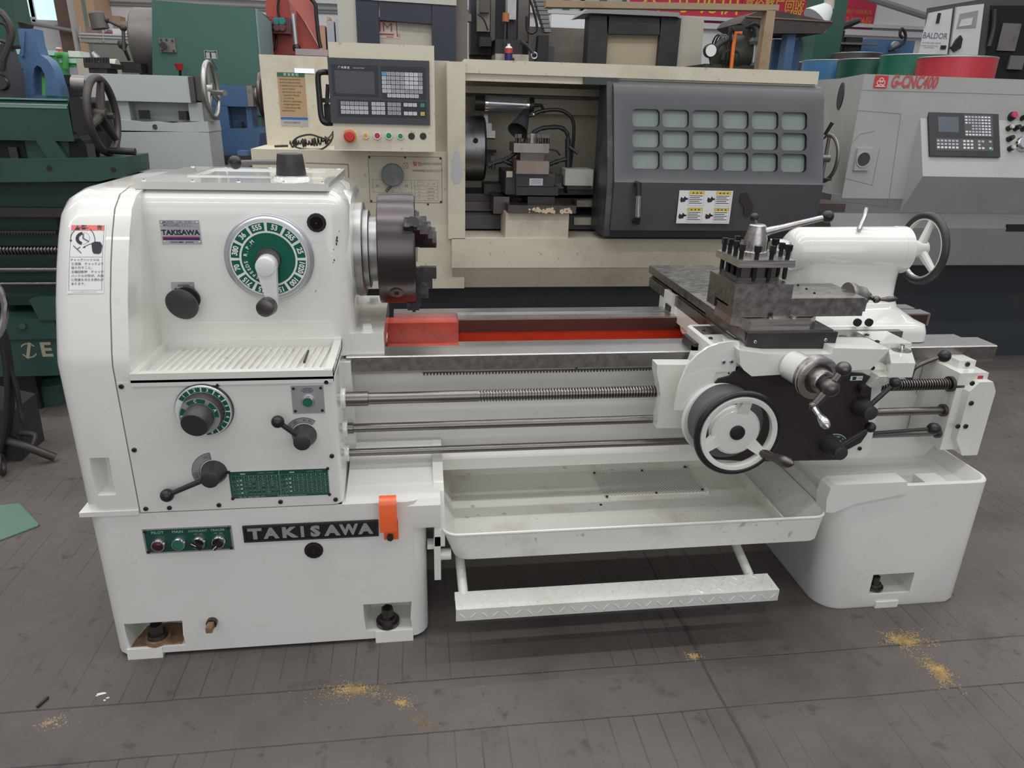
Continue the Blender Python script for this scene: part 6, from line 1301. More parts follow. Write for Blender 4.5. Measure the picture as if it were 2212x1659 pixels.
gch = part('chuck', GH, mat('taupe worn chuck', (.20, .18, .165), .5, .6, dirt=.4, dcol=(.1, .09, .08), scale=5), f)
part('chuck_jaw', gch, bsteel, lambda b: PB(b, 258, 136, 305, 156, YE-.06, .12, .006)); part('chuck_jaw', gch, bsteel, lambda b: PB(b, 281, 27, 295, 44, YE+.25, .1, .004))
part('shift_lever', GH, iron, lambda b: (b.tube([P(265, 97, 'y', YE-.1), P(279, 130, 'y', YE-.05)], .010), b.sph(P(264, 96, 'y', YE-.1), .028, 14)))
LM = thing('work_light', 'old bucket-shaped work lamp on a jointed arm, upper left', 'lamp', tuple(P(268, 58, 'y', YE-.12)))
part('lamp_shade', LM, mat('olive grey lamp', (.11, .105, .09), .55, .3), lambda b: b.lathe(P(206, 25, 'y', YE-.12), P(214, 51, 'y', YE-.12)-P(206, 25, 'y', YE-.12), [(0, .03), (.01, .043), (.05, .046), (.095, .050)], 22))
part('lamp_arm', LM, iron, lambda b: (b.tube([P(222, 40, 'y', YE-.12), P(231, 44, 'y', YE-.12), P(265, 60, 'y', YE-.12)], .009), b.sph(P(230, 43, 'y', YE-.12), .018, 10), b.sph(P(266, 60, 'y', YE-.12), .022, 10), b.tube([P(266, 60, 'y', YE-.12), P(268, 110, 'y', YE-.14)], .010)))
# grey roll cabinet
part_ = B(); part_.m(mat('grey rounded cover', (.17, .17, .155), .5)); a, c, z0, z1 = ext(202, 97, 292, 133, 6.2); part_.box(a, c, 6.2, 6.6, z0, z1, .05, 4); part_.box(a+.02, c-.02, 6.22, 6.58, 0, z0+.01); solo(part_.obj('grey_cover'), 'grey rounded machine cover behind the tool post', 'machine cover')
# off-white tailstock cap beside tool carriage
b = B(); b.m(mat('ivory machine paint', (.52, .47, .38), .5)); a, c, z0, z1 = ext(167, 127, 192, 166, 5.7); b.box(a, c, 5.7, 5.95, 0, z1, .02, 3); solo(b.obj('ivory_post'), 'ivory machine end post standing beside the bright green CNC machine', 'machine post')
b = B(); b.m(mat('ivory machine paint')); p = P(256, 147, 'y', 5.0); b.lathe((p.x-.1, 5.0, p.z), (1, 0, 0), [(0, .02), (.02, .04), (.05, .05), (.10, .05)], 24); b.box(p.x-.05, p.x+.0, 4.96, 5.04, 0, p.z-.06, .01); solo(b.obj('ivory_tailstock'), 'ivory rounded tailstock housing between tool post and large chuck', 'tailstock')
# ================================================================== bright green CNC machine
YK = 7.6
bgm = mat('bright green paint', (.06, .33, .075), .45, dirt=.15, scale=3); mint = mat('pale mint paint', (.45, .68, .62), .4)
BG = thing('green_cnc_machine', 'bright green CNC machine with mint top far left', 'CNC machine', (P(100, 150, 'y', YK).x, YK+.3, 0))
part('body', BG, bgm, lambda b: (PB(b, 118, 126, 170, 162, YK, .5, .01), PB(b, 0, 112, 120, 130, YK+.02, .5, .02), b.box(P(20, 150, 'y', YK).x, P(168, 150, 'y', YK).x, YK+.05, YK+.5, 0, P(90, 160, 'y', YK).z)))
part('top_cover', BG, mint, lambda b: (PB(b, 10, 107, 118, 118, YK+.0, .6, .02), PB(b, 128, 126, 168, 136, YK-.02, .5, .01)))
part('window', BG, mat('dark machine window', (.02, .035, .03), .2), lambda b: PB(b, 15, 125, 118, 160, YK+.01, .02))
part('handrail', BG, bgm, lambda b: b.tube([P(121, 120, 'y', YK-.05), P(134, 118, 'y', YK-.05), P(141, 124, 'y', YK-.05), P(141, 148, 'y', YK-.05)], .025, 10, 4))
part('screen_unit', BG, mat('lilac grey screen', (.33, .33, .40), .4), lambda b: PB(b, 150, 146, 167, 163, YK-.02, .03, .004))
SBk = part('signal_tower', BG, mat('red beacon', (.6, .05, .05), .4), lambda b: (b.cyl(P(129, 112, 'y', YK+.1), P(127, 106, 'y', YK+.1), .022, n=12), b.m(paint_w), b.cyl(P(127, 106, 'y', YK+.1), P(126.5, 102, 'y', YK+.1), .022, n=12), b.m(mint), b.cyl(P(131, 117, 'y', YK+.1), P(129, 112, 'y', YK+.1), .022, n=12)))
bx = B(); bx.m(paint_w); a, c, z0, z1 = ext(148, 110, 173, 125, YK+.2); bx.box(a, c, YK+.2, YK+.42, P(140, 125.5, 'y', YK).z+.02, z1, .003); solo(bx.obj('white_box'), 'white carton standing on top of the bright green machine', 'box')
# ================================================================== welding cart with cables, far left edge
YW = 2.86
WC = thing('cable_cart', 'dark cart with black coiled cables at the left edge', 'cart', (P(20, 990, 'z', 0).x, YW+.1, 0))
part('cart_body', WC, mat('dark grey cart', (.035, .037, .04), .5), lambda b: PP(b, [(-70, 870), (25, 890), (48, 1000), (-70, 1028)], YW+.02, .2, .005))
part('cable_coil', WC, blackm, lambda b: [b.tube([P(-35+(50+i*3)*math.cos(t*TAU/22), 850+(175+i*5)*math.sin(t*TAU/22), 'y', YW-.02+.012*i) for t in range(22)], .010, 7, closed=True) for i in range(5)])
part('steel_ring', WC, chrome, lambda b: b.tube([P(-30+41*math.cos(t*TAU/24), 672+66*math.sin(t*TAU/24), 'y', YW-.06) for t in range(24)], .013, 8, closed=True))
part('loose_cable', WC, blackm, lambda b: b.tube([P(20, 790, 'y', YW), P(36, 840, 'y', YW), P(43, 880, 'y', YW), P(50, 905, 'y', YW), P(56, 922, 'y', YW)], [.008, .010, .009, .014, .008], 8, 3))
part('handle_pipe', WC, iron, lambda b: (b.tube([P(15, 952, 'y', YW), P(60, 966, 'y', YW-.03), P(118, 988, 'z', .02)], .017, 12), b.tube([P(22, 934, 'y', YW+.05), P(70, 938, 'y', YW+.05), P(75, 948, 'y', YW+.04), P(68, 965, 'y', YW+.02)], .013, 10, 3)))
part('caster', WC, iron, lambda b: b.torus((P(5, 1010, 'y', YW-.1).x, YW-.1, .045), (1, .3, 0), .036, .009, 24, 8))
# ================================================================== RED MACHINE
YR = 5.9
rp_ = mat('brick red machine paint', (.42, .065, .045), .4, dirt=.2, dcol=(.28, .04, .03), scale=2)
RM = thing('red_machine', 'brick red machine frame with dark red push-button box', 'machine', (P(630, 60, 'y', YR).x, YR+.3, 0))
def f(b):
    PP(b, [(572, -40), (618, -40), (640, 118), (578, 118)], YR, .6, .006); b.box(P(578, 118, 'y', YR).x, P(700, 118, 'y', YR).x, YR+.02, YR+.6, 0, P(640, 118, 'y', YR).z)
part('column', RM, rp_, f)
part('wing_plate', RM, mat('red wing plate', (.50, .12, .10), .35), lambda b: (PP(b, [(618, -30), (672, -10), (692, 104), (660, 48), (622, 0)], YR-.1, .05, .004), b.m(rp_), PP(b, [(640, 22), (657, 46), (692, 108), (640, 108)], YR-.02, .04, .004)))
part('table', RM, mat('pinkish table', (.42, .33, .33), .5), lambda b: PB(b, 638, 106, 708, 120, YR-.2, .3, .004))
part('gas_spring', RM, alum, lambda b: (b.tube([P(633, 30, 'y', YR-.12), P(640, 102, 'y', YR-.12)], .016, 12), b.m(black), b.sph(P(641, 104, 'y', YR-.12), .03, 12)))
part('black_cable', RM, black, lambda b: (b.tube([P(665, -10, 'y', YR-.15), P(680, 8, 'y', YR-.15), P(683, 30, 'y', YR-.15), P(688, 80, 'y', YR-.15), P(693, 104, 'y', YR-.15)], .014, 8, 4), b.tube([P(603, -10, 'y', YR-.05), P(600, 20, 'y', YR-.05), P(603, 38, 'y', YR-.05)], .009, 8, 3), b.tube([P(596, 72, 'y', YR-.03), P(596, 100, 'y', YR-.05), P(588, 108, 'y', YR-.05), P(582, 95, 'y', YR-.05)], .008, 8, 4)))
cbx = part('control_box', RM, mat('dark maroon box', (.11, .015, .025), .4), lambda b: PB(b, 572, 37, 624, 72, YR-.12, .12, .005))
for i, (x, y, m_) in enumerate(((584, 47, mat('red lens', (.42, .02, .03), .3)), (597, 47, mat('teal lens', (.02, .18, .18), .3)), (609, 47, mat('teal lens', (.02, .18, .18), .3)), (585, 58, black), (598, 60, mat('brown button', (.12, .04, .04), .4)), (610, 60, mat('brown button', (.12, .04, .04), .4)))):
    pbtn(x, y, .024, m_, m_, 'push_button', cbx, .02, YR-.12); part('button_tag', cbx, paint_w, lambda b: PB(b, x-3, y-7, x+3, y-5, YR-.122, .003))
part('switch_box', RM, mat('pale green switch', (.32, .38, .33), .5), lambda b: (PB(b, 575, 78, 584, 98, YR-.06, .05, .004), b.m(black), PB(b, 577, 82, 582, 92, YR-.064, .01)))
# ================================================================== LEFT MACHINING CENTRE
YM = 5.7
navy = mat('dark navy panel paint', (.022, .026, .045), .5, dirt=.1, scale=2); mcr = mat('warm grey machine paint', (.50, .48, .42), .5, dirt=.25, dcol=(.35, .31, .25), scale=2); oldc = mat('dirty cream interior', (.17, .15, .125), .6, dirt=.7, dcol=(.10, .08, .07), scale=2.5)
VL = thing('machining_centre', 'machining centre with navy doors and mirrored logo window, top centre', 'CNC machine', (P(860, 60, 'y', YM).x, YM+.5, 0))
part('side_panel', VL, mcr, lambda b: PB(b, 733, -60, 773, 240, YM, .9, .01, zb=0))
part('navy_door', VL, navy, lambda b: (PB(b, 772, -60, 820, 240, YM-.02, .1, .006), PB(b, 933, -60, 985, 240, YM-.02, .1, .006), PP(b, [(820, 2), (933, 10), (933, 52), (820, 43)], YM-.02, .1), PB(b, 772, 100, 985, 300, YM-.015, .1, .006, zb=0)))
part('top_band', VL, mcr, lambda b: PP(b, [(770, -60), (986, -60), (986, 12), (770, -2)], YM-.03, .3, .004))
part('door_window', VL, mat('cream window screen', (.46, .43, .36), .5, dirt=.2, scale=3), lambda b: PB(b, 818, 40, 938, 110, YM+.03, .02))
def f(b):
    p = P(840, 63, 'y', YM+.028); b.F((p.x, YM+.028, p.z)); b.rect(-.085, .075, -.06, .06); b.m(mat('maroon print', (.28, .06, .08), .5)); b.text('IM', .085, -.022, .008, .0006, sx=1.2, res=4); b.line([(-.08, .048), (.055, .048), (.058, -.045)], .007, .0006); b.rect(-.08, .035, -.04, -.028, .0006); b.rect(-.02, .03, -.053, -.047, .0006); b.text('®', .03, .068, -.042, .0006); b.X = Matrix()
part('logo_sticker', VL, mat('faded sticker', (.50, .44, .38), .5), f)
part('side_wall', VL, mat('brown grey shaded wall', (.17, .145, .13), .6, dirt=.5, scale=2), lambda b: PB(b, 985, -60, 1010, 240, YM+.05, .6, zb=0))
# ================================================================== RIGHT MACHINING CENTRE (open)
VR = thing('open_machining_centre', 'open vertical machining centre with dark column and cream screen door', 'CNC machine', (P(1250, 100, 'y', YM).x, YM+.6, 0))
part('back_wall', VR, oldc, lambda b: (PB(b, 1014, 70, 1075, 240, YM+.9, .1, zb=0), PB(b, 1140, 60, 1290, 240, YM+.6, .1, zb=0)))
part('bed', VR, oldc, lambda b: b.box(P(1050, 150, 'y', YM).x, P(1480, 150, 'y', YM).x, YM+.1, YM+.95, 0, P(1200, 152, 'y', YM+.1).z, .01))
drk = mat('dark column steel', (.030, .030, .036), .5, .3, dirt=.3, scale=5)
part('column', VR, drk, lambda b: (PB(b, 1016, -60, 1145, 120, YM+.75, .2), PB(b, 1070, 85, 1128, 120, YM+.4, .3, .004), PB(b, 1038, 80, 1062, 100, YM+.5, .2)))
part('way_cover', VR, mat('brown way cover', (.15, .125, .11), .5, .3, dirt=.4, scale=5), lambda b: (PB(b, 1060, -60, 1070, 88, YM+.68, .06, .003), PB(b, 1120, -60, 1142, 90, YM+.66, .08, .003)))
part('spindle_head', VR, mat('light grey head', (.45, .45, .46), .45, dirt=.2, scale=5), lambda b: (PB(b, 1097, -60, 1116, 42, YM+.45, .15, .004), b.m(drk), PB(b, 1097, 42, 1116, 85, YM+.5, .1, .004)))
part('electric_box', VR, mat('dirty beige box', (.27, .25, .21), .55, dirt=.5, scale=6), lambda b: (PB(b, 1031, 0, 1058, 68, YM+.6, .1, .004), PB(b, 1009, 30, 1018, 46, YM+.6, .1), b.m(mat('brown plate', (.09, .075, .07), .5)), PB(b, 1037, -20, 1058, 27, YM+.55, .05, .003)))
part('orange_grip', VR, mat('faded orange grip', (.45, .15, .05), .5), lambda b: (b.cyl(P(1092, 47, 'y', YM+.35), P(1093, 28, 'y', YM+.35), .026, n=14), b.m(iron), b.cyl(P(1089, 110, 'y', YM+.35), P(1092, 47, 'y', YM+.35), .008, n=8)))
part('cable_chain', VR, mat('grey segmented hose cover', (.19, .18, .17), .6, dirt=.3, scale=5), lambda b: [PP(b, [(1152+i*2.9, -14+i*9.4), (1178+i*1.4, -14+i*9.4), (1180+i*1.4, -6+i*9.4), (1154+i*2.9, -6+i*9.4)], YM+.4, .12, .004) for i in range(9)])
part('bellows', VR, mat('black bellows', (.018, .018, .020), .6), lambda b: (PP(b, [(1164, 76), (1186, 76), (1183, 140), (1158, 140)], YM+.42, .12, .004), b.m(mat('grey plate', (.08, .08, .08), .5)), PP(b, [(1184, 100), (1198, 101), (1195, 141), (1182, 141)], YM+.5, .03)))
part('pipe', VR, drk, lambda b: (b.tube([P(1125, 90, 'y', YM+.35), P(1140, 100, 'y', YM+.35), P(1154, 119, 'y', YM+.33)], .014, 10, 3), b.m(alum), b.torus(P(1154, 120, 'y', YM+.33), (0, -1, 0), .022, .006, 18, 8)))
part('cable', VR, black, lambda b: b.tube([P(1032, 30, 'y', YM+.55), P(1045, 42, 'y', YM+.55), P(1054, 66, 'y', YM+.55)], .006, 8, 4)); part('cable', VR, black, lambda b: (b.tube([P(1143, -5, 'y', YM+.4), P(1152, 20, 'y', YM+.4), P(1160, 60, 'y', YM+.4), P(1148, 72, 'y', YM+.4), P(1138, 62, 'y', YM+.4), P(1138, 35, 'y', YM+.4)], .010, 8, 4)))
tbx = P(1108, 117, 'y', YM+.3)
part('work_table', VR, mat('stained ivory block', (.48, .43, .34), .55, dirt=.6, scale=8), lambda b: (PB(b, 1070, 117, 1142, 150, YM+.30, .3, .006), b.m(drk), PB(b, 1082, 136, 1094, 150, YM+.297, .02), PB(b, 1106, 125, 1111, 133, YM+.297, .02)))
def f(b):
    PB(b, 1270, 34, 1312, 160, YM-.02, .15, .006); PB(b, 1424, 38, 1466, 160, YM-.02, .15, .006); PP(b, [(1311, 33), (1425, 40), (1425, 75), (1312, 73)], YM-.02, .15)
part('dark_door', VR, mat('black door paint', (.018, .019, .024), .5, dirt=.2, scale=3), f)
part('door_screen', VR, mat('tan screen', (.42, .35, .25), .6, dirt=.25, dcol=(.3, .24, .16), scale=1.5), lambda b: PB(b, 1310, 70, 1427, 160, YM+.03, .02))
part('door_canopy', VR, mat('grey canopy paint', (.26, .25, .25), .5), lambda b: PP(b, [(1272, 15), (1468, 27), (1470, 40), (1462, 36), (1276, 28), (1258, 30)], YM-.06, .4, .004))
part('side_panel', VR, mat('beige side panel', (.42, .385, .32), .5, dirt=.3, scale=3), lambda b: PP(b, [(1468, 33), (1521, 40), (1508, 240), (1456, 240)], YM+.0, .6, .008))
part('lower_body', VR, mcr, lambda b: b.box(P(1290, 150, 'y', YM).x, P(1505, 150, 'y', YM).x, YM+.02, YM+.6, 0, P(1400, 158, 'y', YM).z))
# spray can standing at the machine table
cz = P(1098, 146, 'y', YM+.24); 
CAN = thing('spray_can', 'red, white and blue spray can above the cream machine top', 'spray can', (cz.x, cz.y, cz.z))
b = B(); b.m(mat('navy can print', (.03, .03, .14), .35)); b.cyl((0, 0, 0), (0, 0, .10), .030, n=24); b.obj('can_body', CAN, world=False)
b = B(); b.m(mat('red can print', (.55, .07, .05), .35)); b.cyl((0, 0, .10), (0, 0, .135), .0302, n=24); b.m(paint_w); b.lathe((0, 0, .135), (0, 0, 1), [(0, .030), (.012, .020), (.014, .012), (.03, .011)], 20); b.obj('can_top', CAN, world=False)
part('can_shelf', VR, oldc, lambda b: b.box(cz.x-.12, cz.x+.12, cz.y-.08, YM+.32, cz.z-.04, cz.z-.001, .002))
# white crate
b = B(); b.m(mat('white crate paint', (.66, .68, .70), .5)); a, c, z0, z1 = ext(1191, 32, 1272, 61, 7.4); b.box(a, c, 7.4, 7.9, 0, z1, .02, 3); solo(b.obj('white_cabinet'), 'white low cabinet behind the open machining centre', 'cabinet')
# rusty frame
RF = thing('rusty_gantry', 'rusty tan steel frame of one beam and one leaning post', 'frame', (P(1650, 150, 'y', 5.1).x, 5.15, 0))
ru = mat('rusty tan steel', (.30, .22, .14), .7, dirt=.6, dcol=(.16, .08, .04), scale=5)
part('beam', RF, ru, lambda b: PP(b, [(1180, 0), (1684, 10), (1682, 23), (1180, 15)], 5.05, .08, .003))
part('post', RF, ru, lambda b: (PP(b, [(1657, 22), (1676, 22), (1660, 150), (1638, 150)], 5.05, .07, .003), b.hexa([(P(1600, 500, 'y', 5.05).x, 5.05, 0), (P(1600, 500, 'y', 5.05).x+.07, 5.05, 0), (P(1600, 500, 'y', 5.05).x+.07, 5.12, 0), (P(1600, 500, 'y', 5.05).x, 5.12, 0)], [(P(1638, 150, 'y', 5.05).x, 5.05, P(1640, 150, 'y', 5.05).z), (P(1660, 150, 'y', 5.05).x, 5.05, P(1660, 150, 'y', 5.05).z), (P(1660, 150, 'y', 5.05).x, 5.12, P(1660, 150, 'y', 5.05).z), (P(1638, 150, 'y', 5.05).x, 5.12, P(1640, 150, 'y', 5.05).z)])))
# pump with gauge
YJ = 5.22
olv = mat('greasy olive iron', (.055, .055, .045), .5, .4, dirt=.5, dcol=(.02, .02, .018), scale=10)
PM = thing('hydraulic_unit', 'greasy hydraulic unit with round pressure gauge and orange rod', 'hydraulic unit', (P(1580, 120, 'y', YJ).x, YJ+.2, 0))
part('tank', PM, olv, lambda b: b.box(P(1522, 150, 'y', YJ).x, P(1642, 150, 'y', YJ).x, YJ, YJ+.4, 0, P(1590, 140, 'y', YJ).z, .02))
part('motor', PM, olv, lambda b: (b.lathe(P(1545, 122, 'y', YJ+.1), Vector((1, 0, .12)), [(0, .07), (.03, .11), (.12, .13), (.22, .12), (.26, .07)], 24), [b.torus(P(1550+6*i, 118, 'y', YJ+.1), (1, 0, .1), .128, .006, 24, 6) for i in range(3)], PB(b, 1585, 55, 1618, 125, YJ+.1, .12, .01), PB(b, 1612, 45, 1618, 140, YJ+.0, .05, .003)))
part('hose', PM, blackm, lambda b: [b.tube([P(x, y, 'y', YJ-.02) for x, y in l], .011, 8, 4) for l in ([(1590, 75), (1580, 62), (1578, 85), (1585, 105)], [(1612, 60), (1630, 52), (1648, 65), (1650, 90)], [(1618, 55), (1628, 62), (1630, 80)], [(1560, 130), (1568, 112), (1592, 112), (1598, 128)], [(1540, 120), (1555, 98), (1575, 85)])])
part('pressure_gauge', PM, bsteel, lambda b: (b.lathe(P(1532, 110, 'y', YJ-.02), (0, -1, 0), [(0, .045), (.03, .045), (.034, .040)], 28), b.m(paint_w), b.lathe(P(1532, 110, 'y', YJ-.02), (0, -1, 0), [(.031, .038), (.0345, .038)], 28), b.m(iron), b.tube([P(1533, 121, 'y', YJ), P(1537, 140, 'y', YJ)], .010)))
part('orange_rod', PM, mat('orange tube', (.75, .17, .03), .4), lambda b: b.tube([P(1602, 72, 'y', YJ-.05), P(1590, 71, 'y', YJ-.05), P(1585, 95, 'y', YJ-.05), P(1579, 150, 'y', YJ-.05)], .0125, 10))
part('glass_column', PM, alum, lambda b: (b.tube([P(1628, 135, 'y', YJ), P(1632, 95, 'y', YJ)], .020, 14), b.m(mat('olive green cap', (.14, .16, .12), .5)), b.lathe(P(1632, 97, 'y', YJ), (0, 0, 1), [(0, .045), (.02, .055), (.05, .03), (.09, .028)], 20)))
# dark hopper
HP = thing('steel_hopper', 'wide dark steel hopper tray above the blue machine', 'hopper', (P(1700, 60, 'y', 6.1).x, 6.3, 0))
hpm = mat('dark rusty hopper steel', (.055, .048, .045), .6, .3, dirt=.4, dcol=(.14, .09, .06), scale=4)
part('tray', HP, hpm, lambda b: (PP(b, [(1612, 35), (1640, 24), (1690, 25), (1798, 47), (1800, 52), (1778, 72), (1630, 72), (1600, 50)], 6.1, .5, .01), b.m(mat('rust edge', (.20, .12, .08), .7)), PP(b, [(1612, 34), (1798, 45), (1798, 48), (1612, 37)], 6.09, .02)))
part('leg', HP, bp, lambda b: (PB(b, 1690, 70, 1708, 240, 6.15, .1, .004, zb=0), PB(b, 1662, 85, 1722, 240, 6.35, .4, .01, zb=0)))
# blue machine behind with dark fixtures
BM = thing('blue_machine', 'blue machine with dark horizontal fixtures behind the drums', 'machine', (P(1850, 100, 'y', 8.3).x, 8.5, 0))
bm2 = mat('mid blue paint', (.07, .17, .32), .45, dirt=.2, scale=3)
part('body', BM, bm2, lambda b: (PB(b, 1858, 85, 1962, 240, 8.3, .5, .01, zb=0), PB(b, 1742, 120, 1850, 240, 8.35, .4, .01, zb=0)))
part('rail', BM, grs, lambda b: PP(b, [(1705, 88), (1900, 93), (1900, 98), (1705, 92)], 8.15, .05))
part('fixture', BM, drk, lambda b: (PB(b, 1722, 76, 1790, 118, 8.2, .3, .02), PB(b, 1790, 65, 1822, 112, 8.18, .2, .02), PB(b, 1826, 80, 1862, 110, 8.2, .2, .02), b.tube([P(1790, 68, 'y', 8.15), P(1856, 44, 'y', 8.15)], [.05, .03], 8)))
part('cable_loop', BM, blackm, lambda b: b.tube([P(1920, 110, 'y', 8.2), P(1950, 95, 'y', 8.2), P(1956, 75, 'y', 8.2), P(1948, 62, 'y', 8.2), P(1944, 75, 'y', 8.2), P(1950, 82, 'y', 8.2)], .016, 8, 4))
part('gauge', BM, alum, lambda b: b.lathe(P(1932, 99, 'y', 8.25), (0, -1, 0), [(0, .05), (.03, .045)], 20))
# ================================================================== DRUMS on a low rack
DR_ = []
def drum(xl, yt, Y, col, label, nm, r=.265):
    cx = P(xl, 140, 'y', Y+r).x+r+.01; zt = P(xl+60, yt, 'y', Y+r*.4).z; z0 = 1.0
    t = thing('oil_drum', label, 'drum', (cx, Y+r, z0)); DR_.append((cx, Y+r)); h = zt-z0
    b = B(); b.m(mat('drum paint '+nm, col, .38, dirt=.3, dcol=tuple(v*.5 for v in col), scale=5)); pr = [(0, r)]
    for k in (.33, .66): pr += [(h*k-.02, r), (h*k, r+.006), (h*k+.02, r)]
    pr += [(h-.01, r)]; b.lathe((0, 0, 0), (0, 0, 1), pr, 40); b.obj('drum_body', t, world=False)
    b = B(); b.m(mat('drum rim metal', (.35, .36, .36), .4, .7)); b.torus((0, 0, h-.006), (0, 0, 1), r-.003, .006, 40, 8); b.m(mat('drum paint '+nm)); b.cyl((0, 0, h-.03), (0, 0, h-.02), r-.005, n=40); b.obj('drum_rim', t, world=False)
drum(1692, 134, 7.32, (.03, .035, .06), 'dark navy drum at the left end of the drum row', 'navy')
drum(1737, 129, 6.78, (.05, .18, .34), 'light blue drum standing left of the dark green drum', 'blue')
drum(1815, 126, 6.22, (.012, .08, .055), 'dark green drum between light blue and brighter green drums', 'dark green')
drum(1907, 116, 5.66, (.01, .13, .075), 'brighter green drum left of the red drum', 'green')
drum(1992, 120, 5.10, (.42, .028, .04), 'wide red drum at the right end of the drum row', 'red')
drum(1800, 113, 7.42, (.07, .055, .05), 'brown drum standing behind the light blue and dark green drums', 'brown', .24)
b = B(); b.m(mat('dark rack steel', (.04, .04, .045), .6))
for cx, cy in DR_: b.box(cx-.22, cx+.22, cy-.22, cy+.22, .93, .998, .004); [b.box(cx+sx*.19-.025, cx+sx*.19+.025, cy+sy*.19-.025, cy+sy*.19+.025, 0, .935) for sx in (-1, 1) for sy in (-1, 1)]
solo(b.obj('drum_rack'), 'dark steel rack carrying the row of oil drums', 'rack')
# ================================================================== cabinet with motor drive
YX = 6.3
CBN = thing('drive_cabinet', 'dark framed cabinet with white doors at the top right', 'cabinet', (P(2080, 80, 'y', YX).x, YX+.4, 0))
cf = mat('charcoal cabinet frame', (.065, .068, .072), .5)
def f(b):
    q = [(2002, 18), (2122, -2), (2260, -2), (2260, 200), (1982, 200)]; A = [tuple(P(x, y, 'y', YX)) for x, y in q]; Z = [tuple(P(x+6, y, 'y', YX+.6)) for x, y in q]; n = 5; b.add(A+Z, [tuple(range(n))[::-1], tuple(range(n, 2*n))]+[(i, (i+1) % n, n+(i+1) % n, n+i) for i in range(n)]); bmesh.ops.recalc_face_normals(b.bm, faces=b.bm.faces)
part('cabinet_frame', CBN, cf, f)
part('lower_plinth', CBN, cf, lambda b: b.box(P(2030, 150, 'y', YX).x, P(2250, 150, 'y', YX).x, YX+.02, YX+.5, 0, P(2100, 198, 'y', YX).z))
cw_ = mat('cabinet white', (.62, .63, .62), .45, dirt=.15, scale=3)
def f(b):
    PP(b, [(2008, 28), (2058, 18), (2046, 119), (1988, 119)], YX-.02, .03, .006)
d1 = part('cabinet_door', CBN, cw_, f)
d2 = part('cabinet_door', CBN, cw_, lambda b: PP(b, [(2067, 15), (2126, 8), (2112, 119), (2052, 119)], YX-.02, .03, .006))
part('door_window', d2, mat('grey cabinet window', (.30, .31, .31), .3), lambda b: (PP(b, [(2074, 30), (2114, 22), (2108, 60), (2066, 62)], YX-.024, .01, .002), b.m(cw_), PP(b, [(2078, 42), (2102, 38), (2098, 54), (2072, 58)], YX-.028, .01)))
part('latch', d1, bsteel, lambda b: (PB(b, 2025, 28, 2031, 50, YX-.03, .02, .006), PB(b, 2033, 98, 2044, 106, YX-.03, .02, .004)))
part('latch', d2, bsteel, lambda b: PP(b, [(2066, 86), (2076, 76), (2080, 84), (2076, 104), (2062, 112), (2056, 104)], YX-.04, .03, .004))
def f(b):
    p = P(2020, 78, 'y', YX-.021); b.F((p.x, YX-.0215, p.z)); b.text('BALDOR', .066, 0, 0, bold=.01, sx=.9); b.text('MOTORS AND DRIVES', .018, -.02, -.055, .0); b.text('POWER AND PRECISION\nFOR MOTION', .015, -.035, -.085); b.X = Matrix()
part('door_lettering', d1, printp, f)
part('open_side', CBN, hole, lambda b: PP(b, [(2140, 12), (2260, 12), (2260, 196), (2122, 196)], YX-.005, .02))
part('internal_wiring', CBN, iron, lambda b: (b.tube([P(2148, 20, 'y', YX-.03), P(2146, 60, 'y', YX-.03), P(2136, 100, 'y', YX-.03)], .018, 8, 3), b.m(grs), PB(b, 2160, 50, 2200, 110, YX-.02, .01), PB(b, 2180, 120, 2212, 150, YX-.03, .02)))
# ================================================================== lamp and green pillar behind
PL = part('green_pillar', None, mat('green pillar paint', (.03, .10, .075), .5, dirt=.2, scale=2), lambda b: (b.box(P(1768, 40, 'y', 7.9).x, P(1826, 40, 'y', 7.9).x, 7.9, 8.2, 0, 5.0, .01))); solo(PL, 'dark green steel pillar behind the hanging white lamp', 'pillar')
PL = part('green_pillar', None, mat('green pillar paint'), lambda b: b.box(P(-10, 40, 'y', 8.2).x, P(34, 40, 'y', 8.2).x, 8.2, 8.5, 0, 5.0, .01)); solo(PL, 'green steel pillar at the far left below the window', 'pillar')
LP2 = thing('hanging_lamp', 'white shop lamp on a cream pole, upper right', 'lamp', tuple(P(1775, 40, 'y', 7.4)))
part('lamp_pole', LP2, mat('cream pole', (.50, .46, .38), .5), lambda b: (b.tube([P(1795, -40, 'y', 7.4), P(1790, 20, 'y', 7.4)], .05, 12)))
part('lamp_shade', LP2, paint_w, lambda b: b.lathe(P(1792, 14, 'y', 7.4), P(1766, 40, 'y', 7.4)-P(1792, 14, 'y', 7.4), [(0, .04), (.03, .07), (.17, .15), (.18, .15)], 24))
# ================================================================== mezzanine shelf with goods
YZ = 9.2
SH = thing('storage_shelf', 'grey rail-fronted storage shelf loaded with parts, upper left', 'shelf', (P(240, 90, 'y', YZ).x, YZ+.4, 0))
sg = mat('pale shelf steel', (.40, .39, .38), .5)
part('deck', SH, sg, lambda b: (PB(b, 172, 83, 350, 94, YZ, .9), b.box(P(174, 90, 'y', YZ).x, P(350, 90, 'y', YZ).x, YZ+.8, YZ+.9, 0, P(250, 90, 'y', YZ).z)))
part('guard_rail', SH, sg, lambda b: [b.tube([P(170, y, 'y', YZ), P(350, y+6, 'y', YZ)], .014, 8) for y in (74, 80)]+[b.tube([P(x, 58, 'y', YZ), P(x+2, 90, 'y', YZ)], .012, 8) for x in (172, 222, 266, 310)])
part('post', SH, sg, lambda b: b.box(P(158, 60, 'y', YZ).x, P(164, 60, 'y', YZ).x, YZ-.05, YZ+.03, 0, 4.6))
zs = ext(172, 83, 350, 94, YZ)[3]
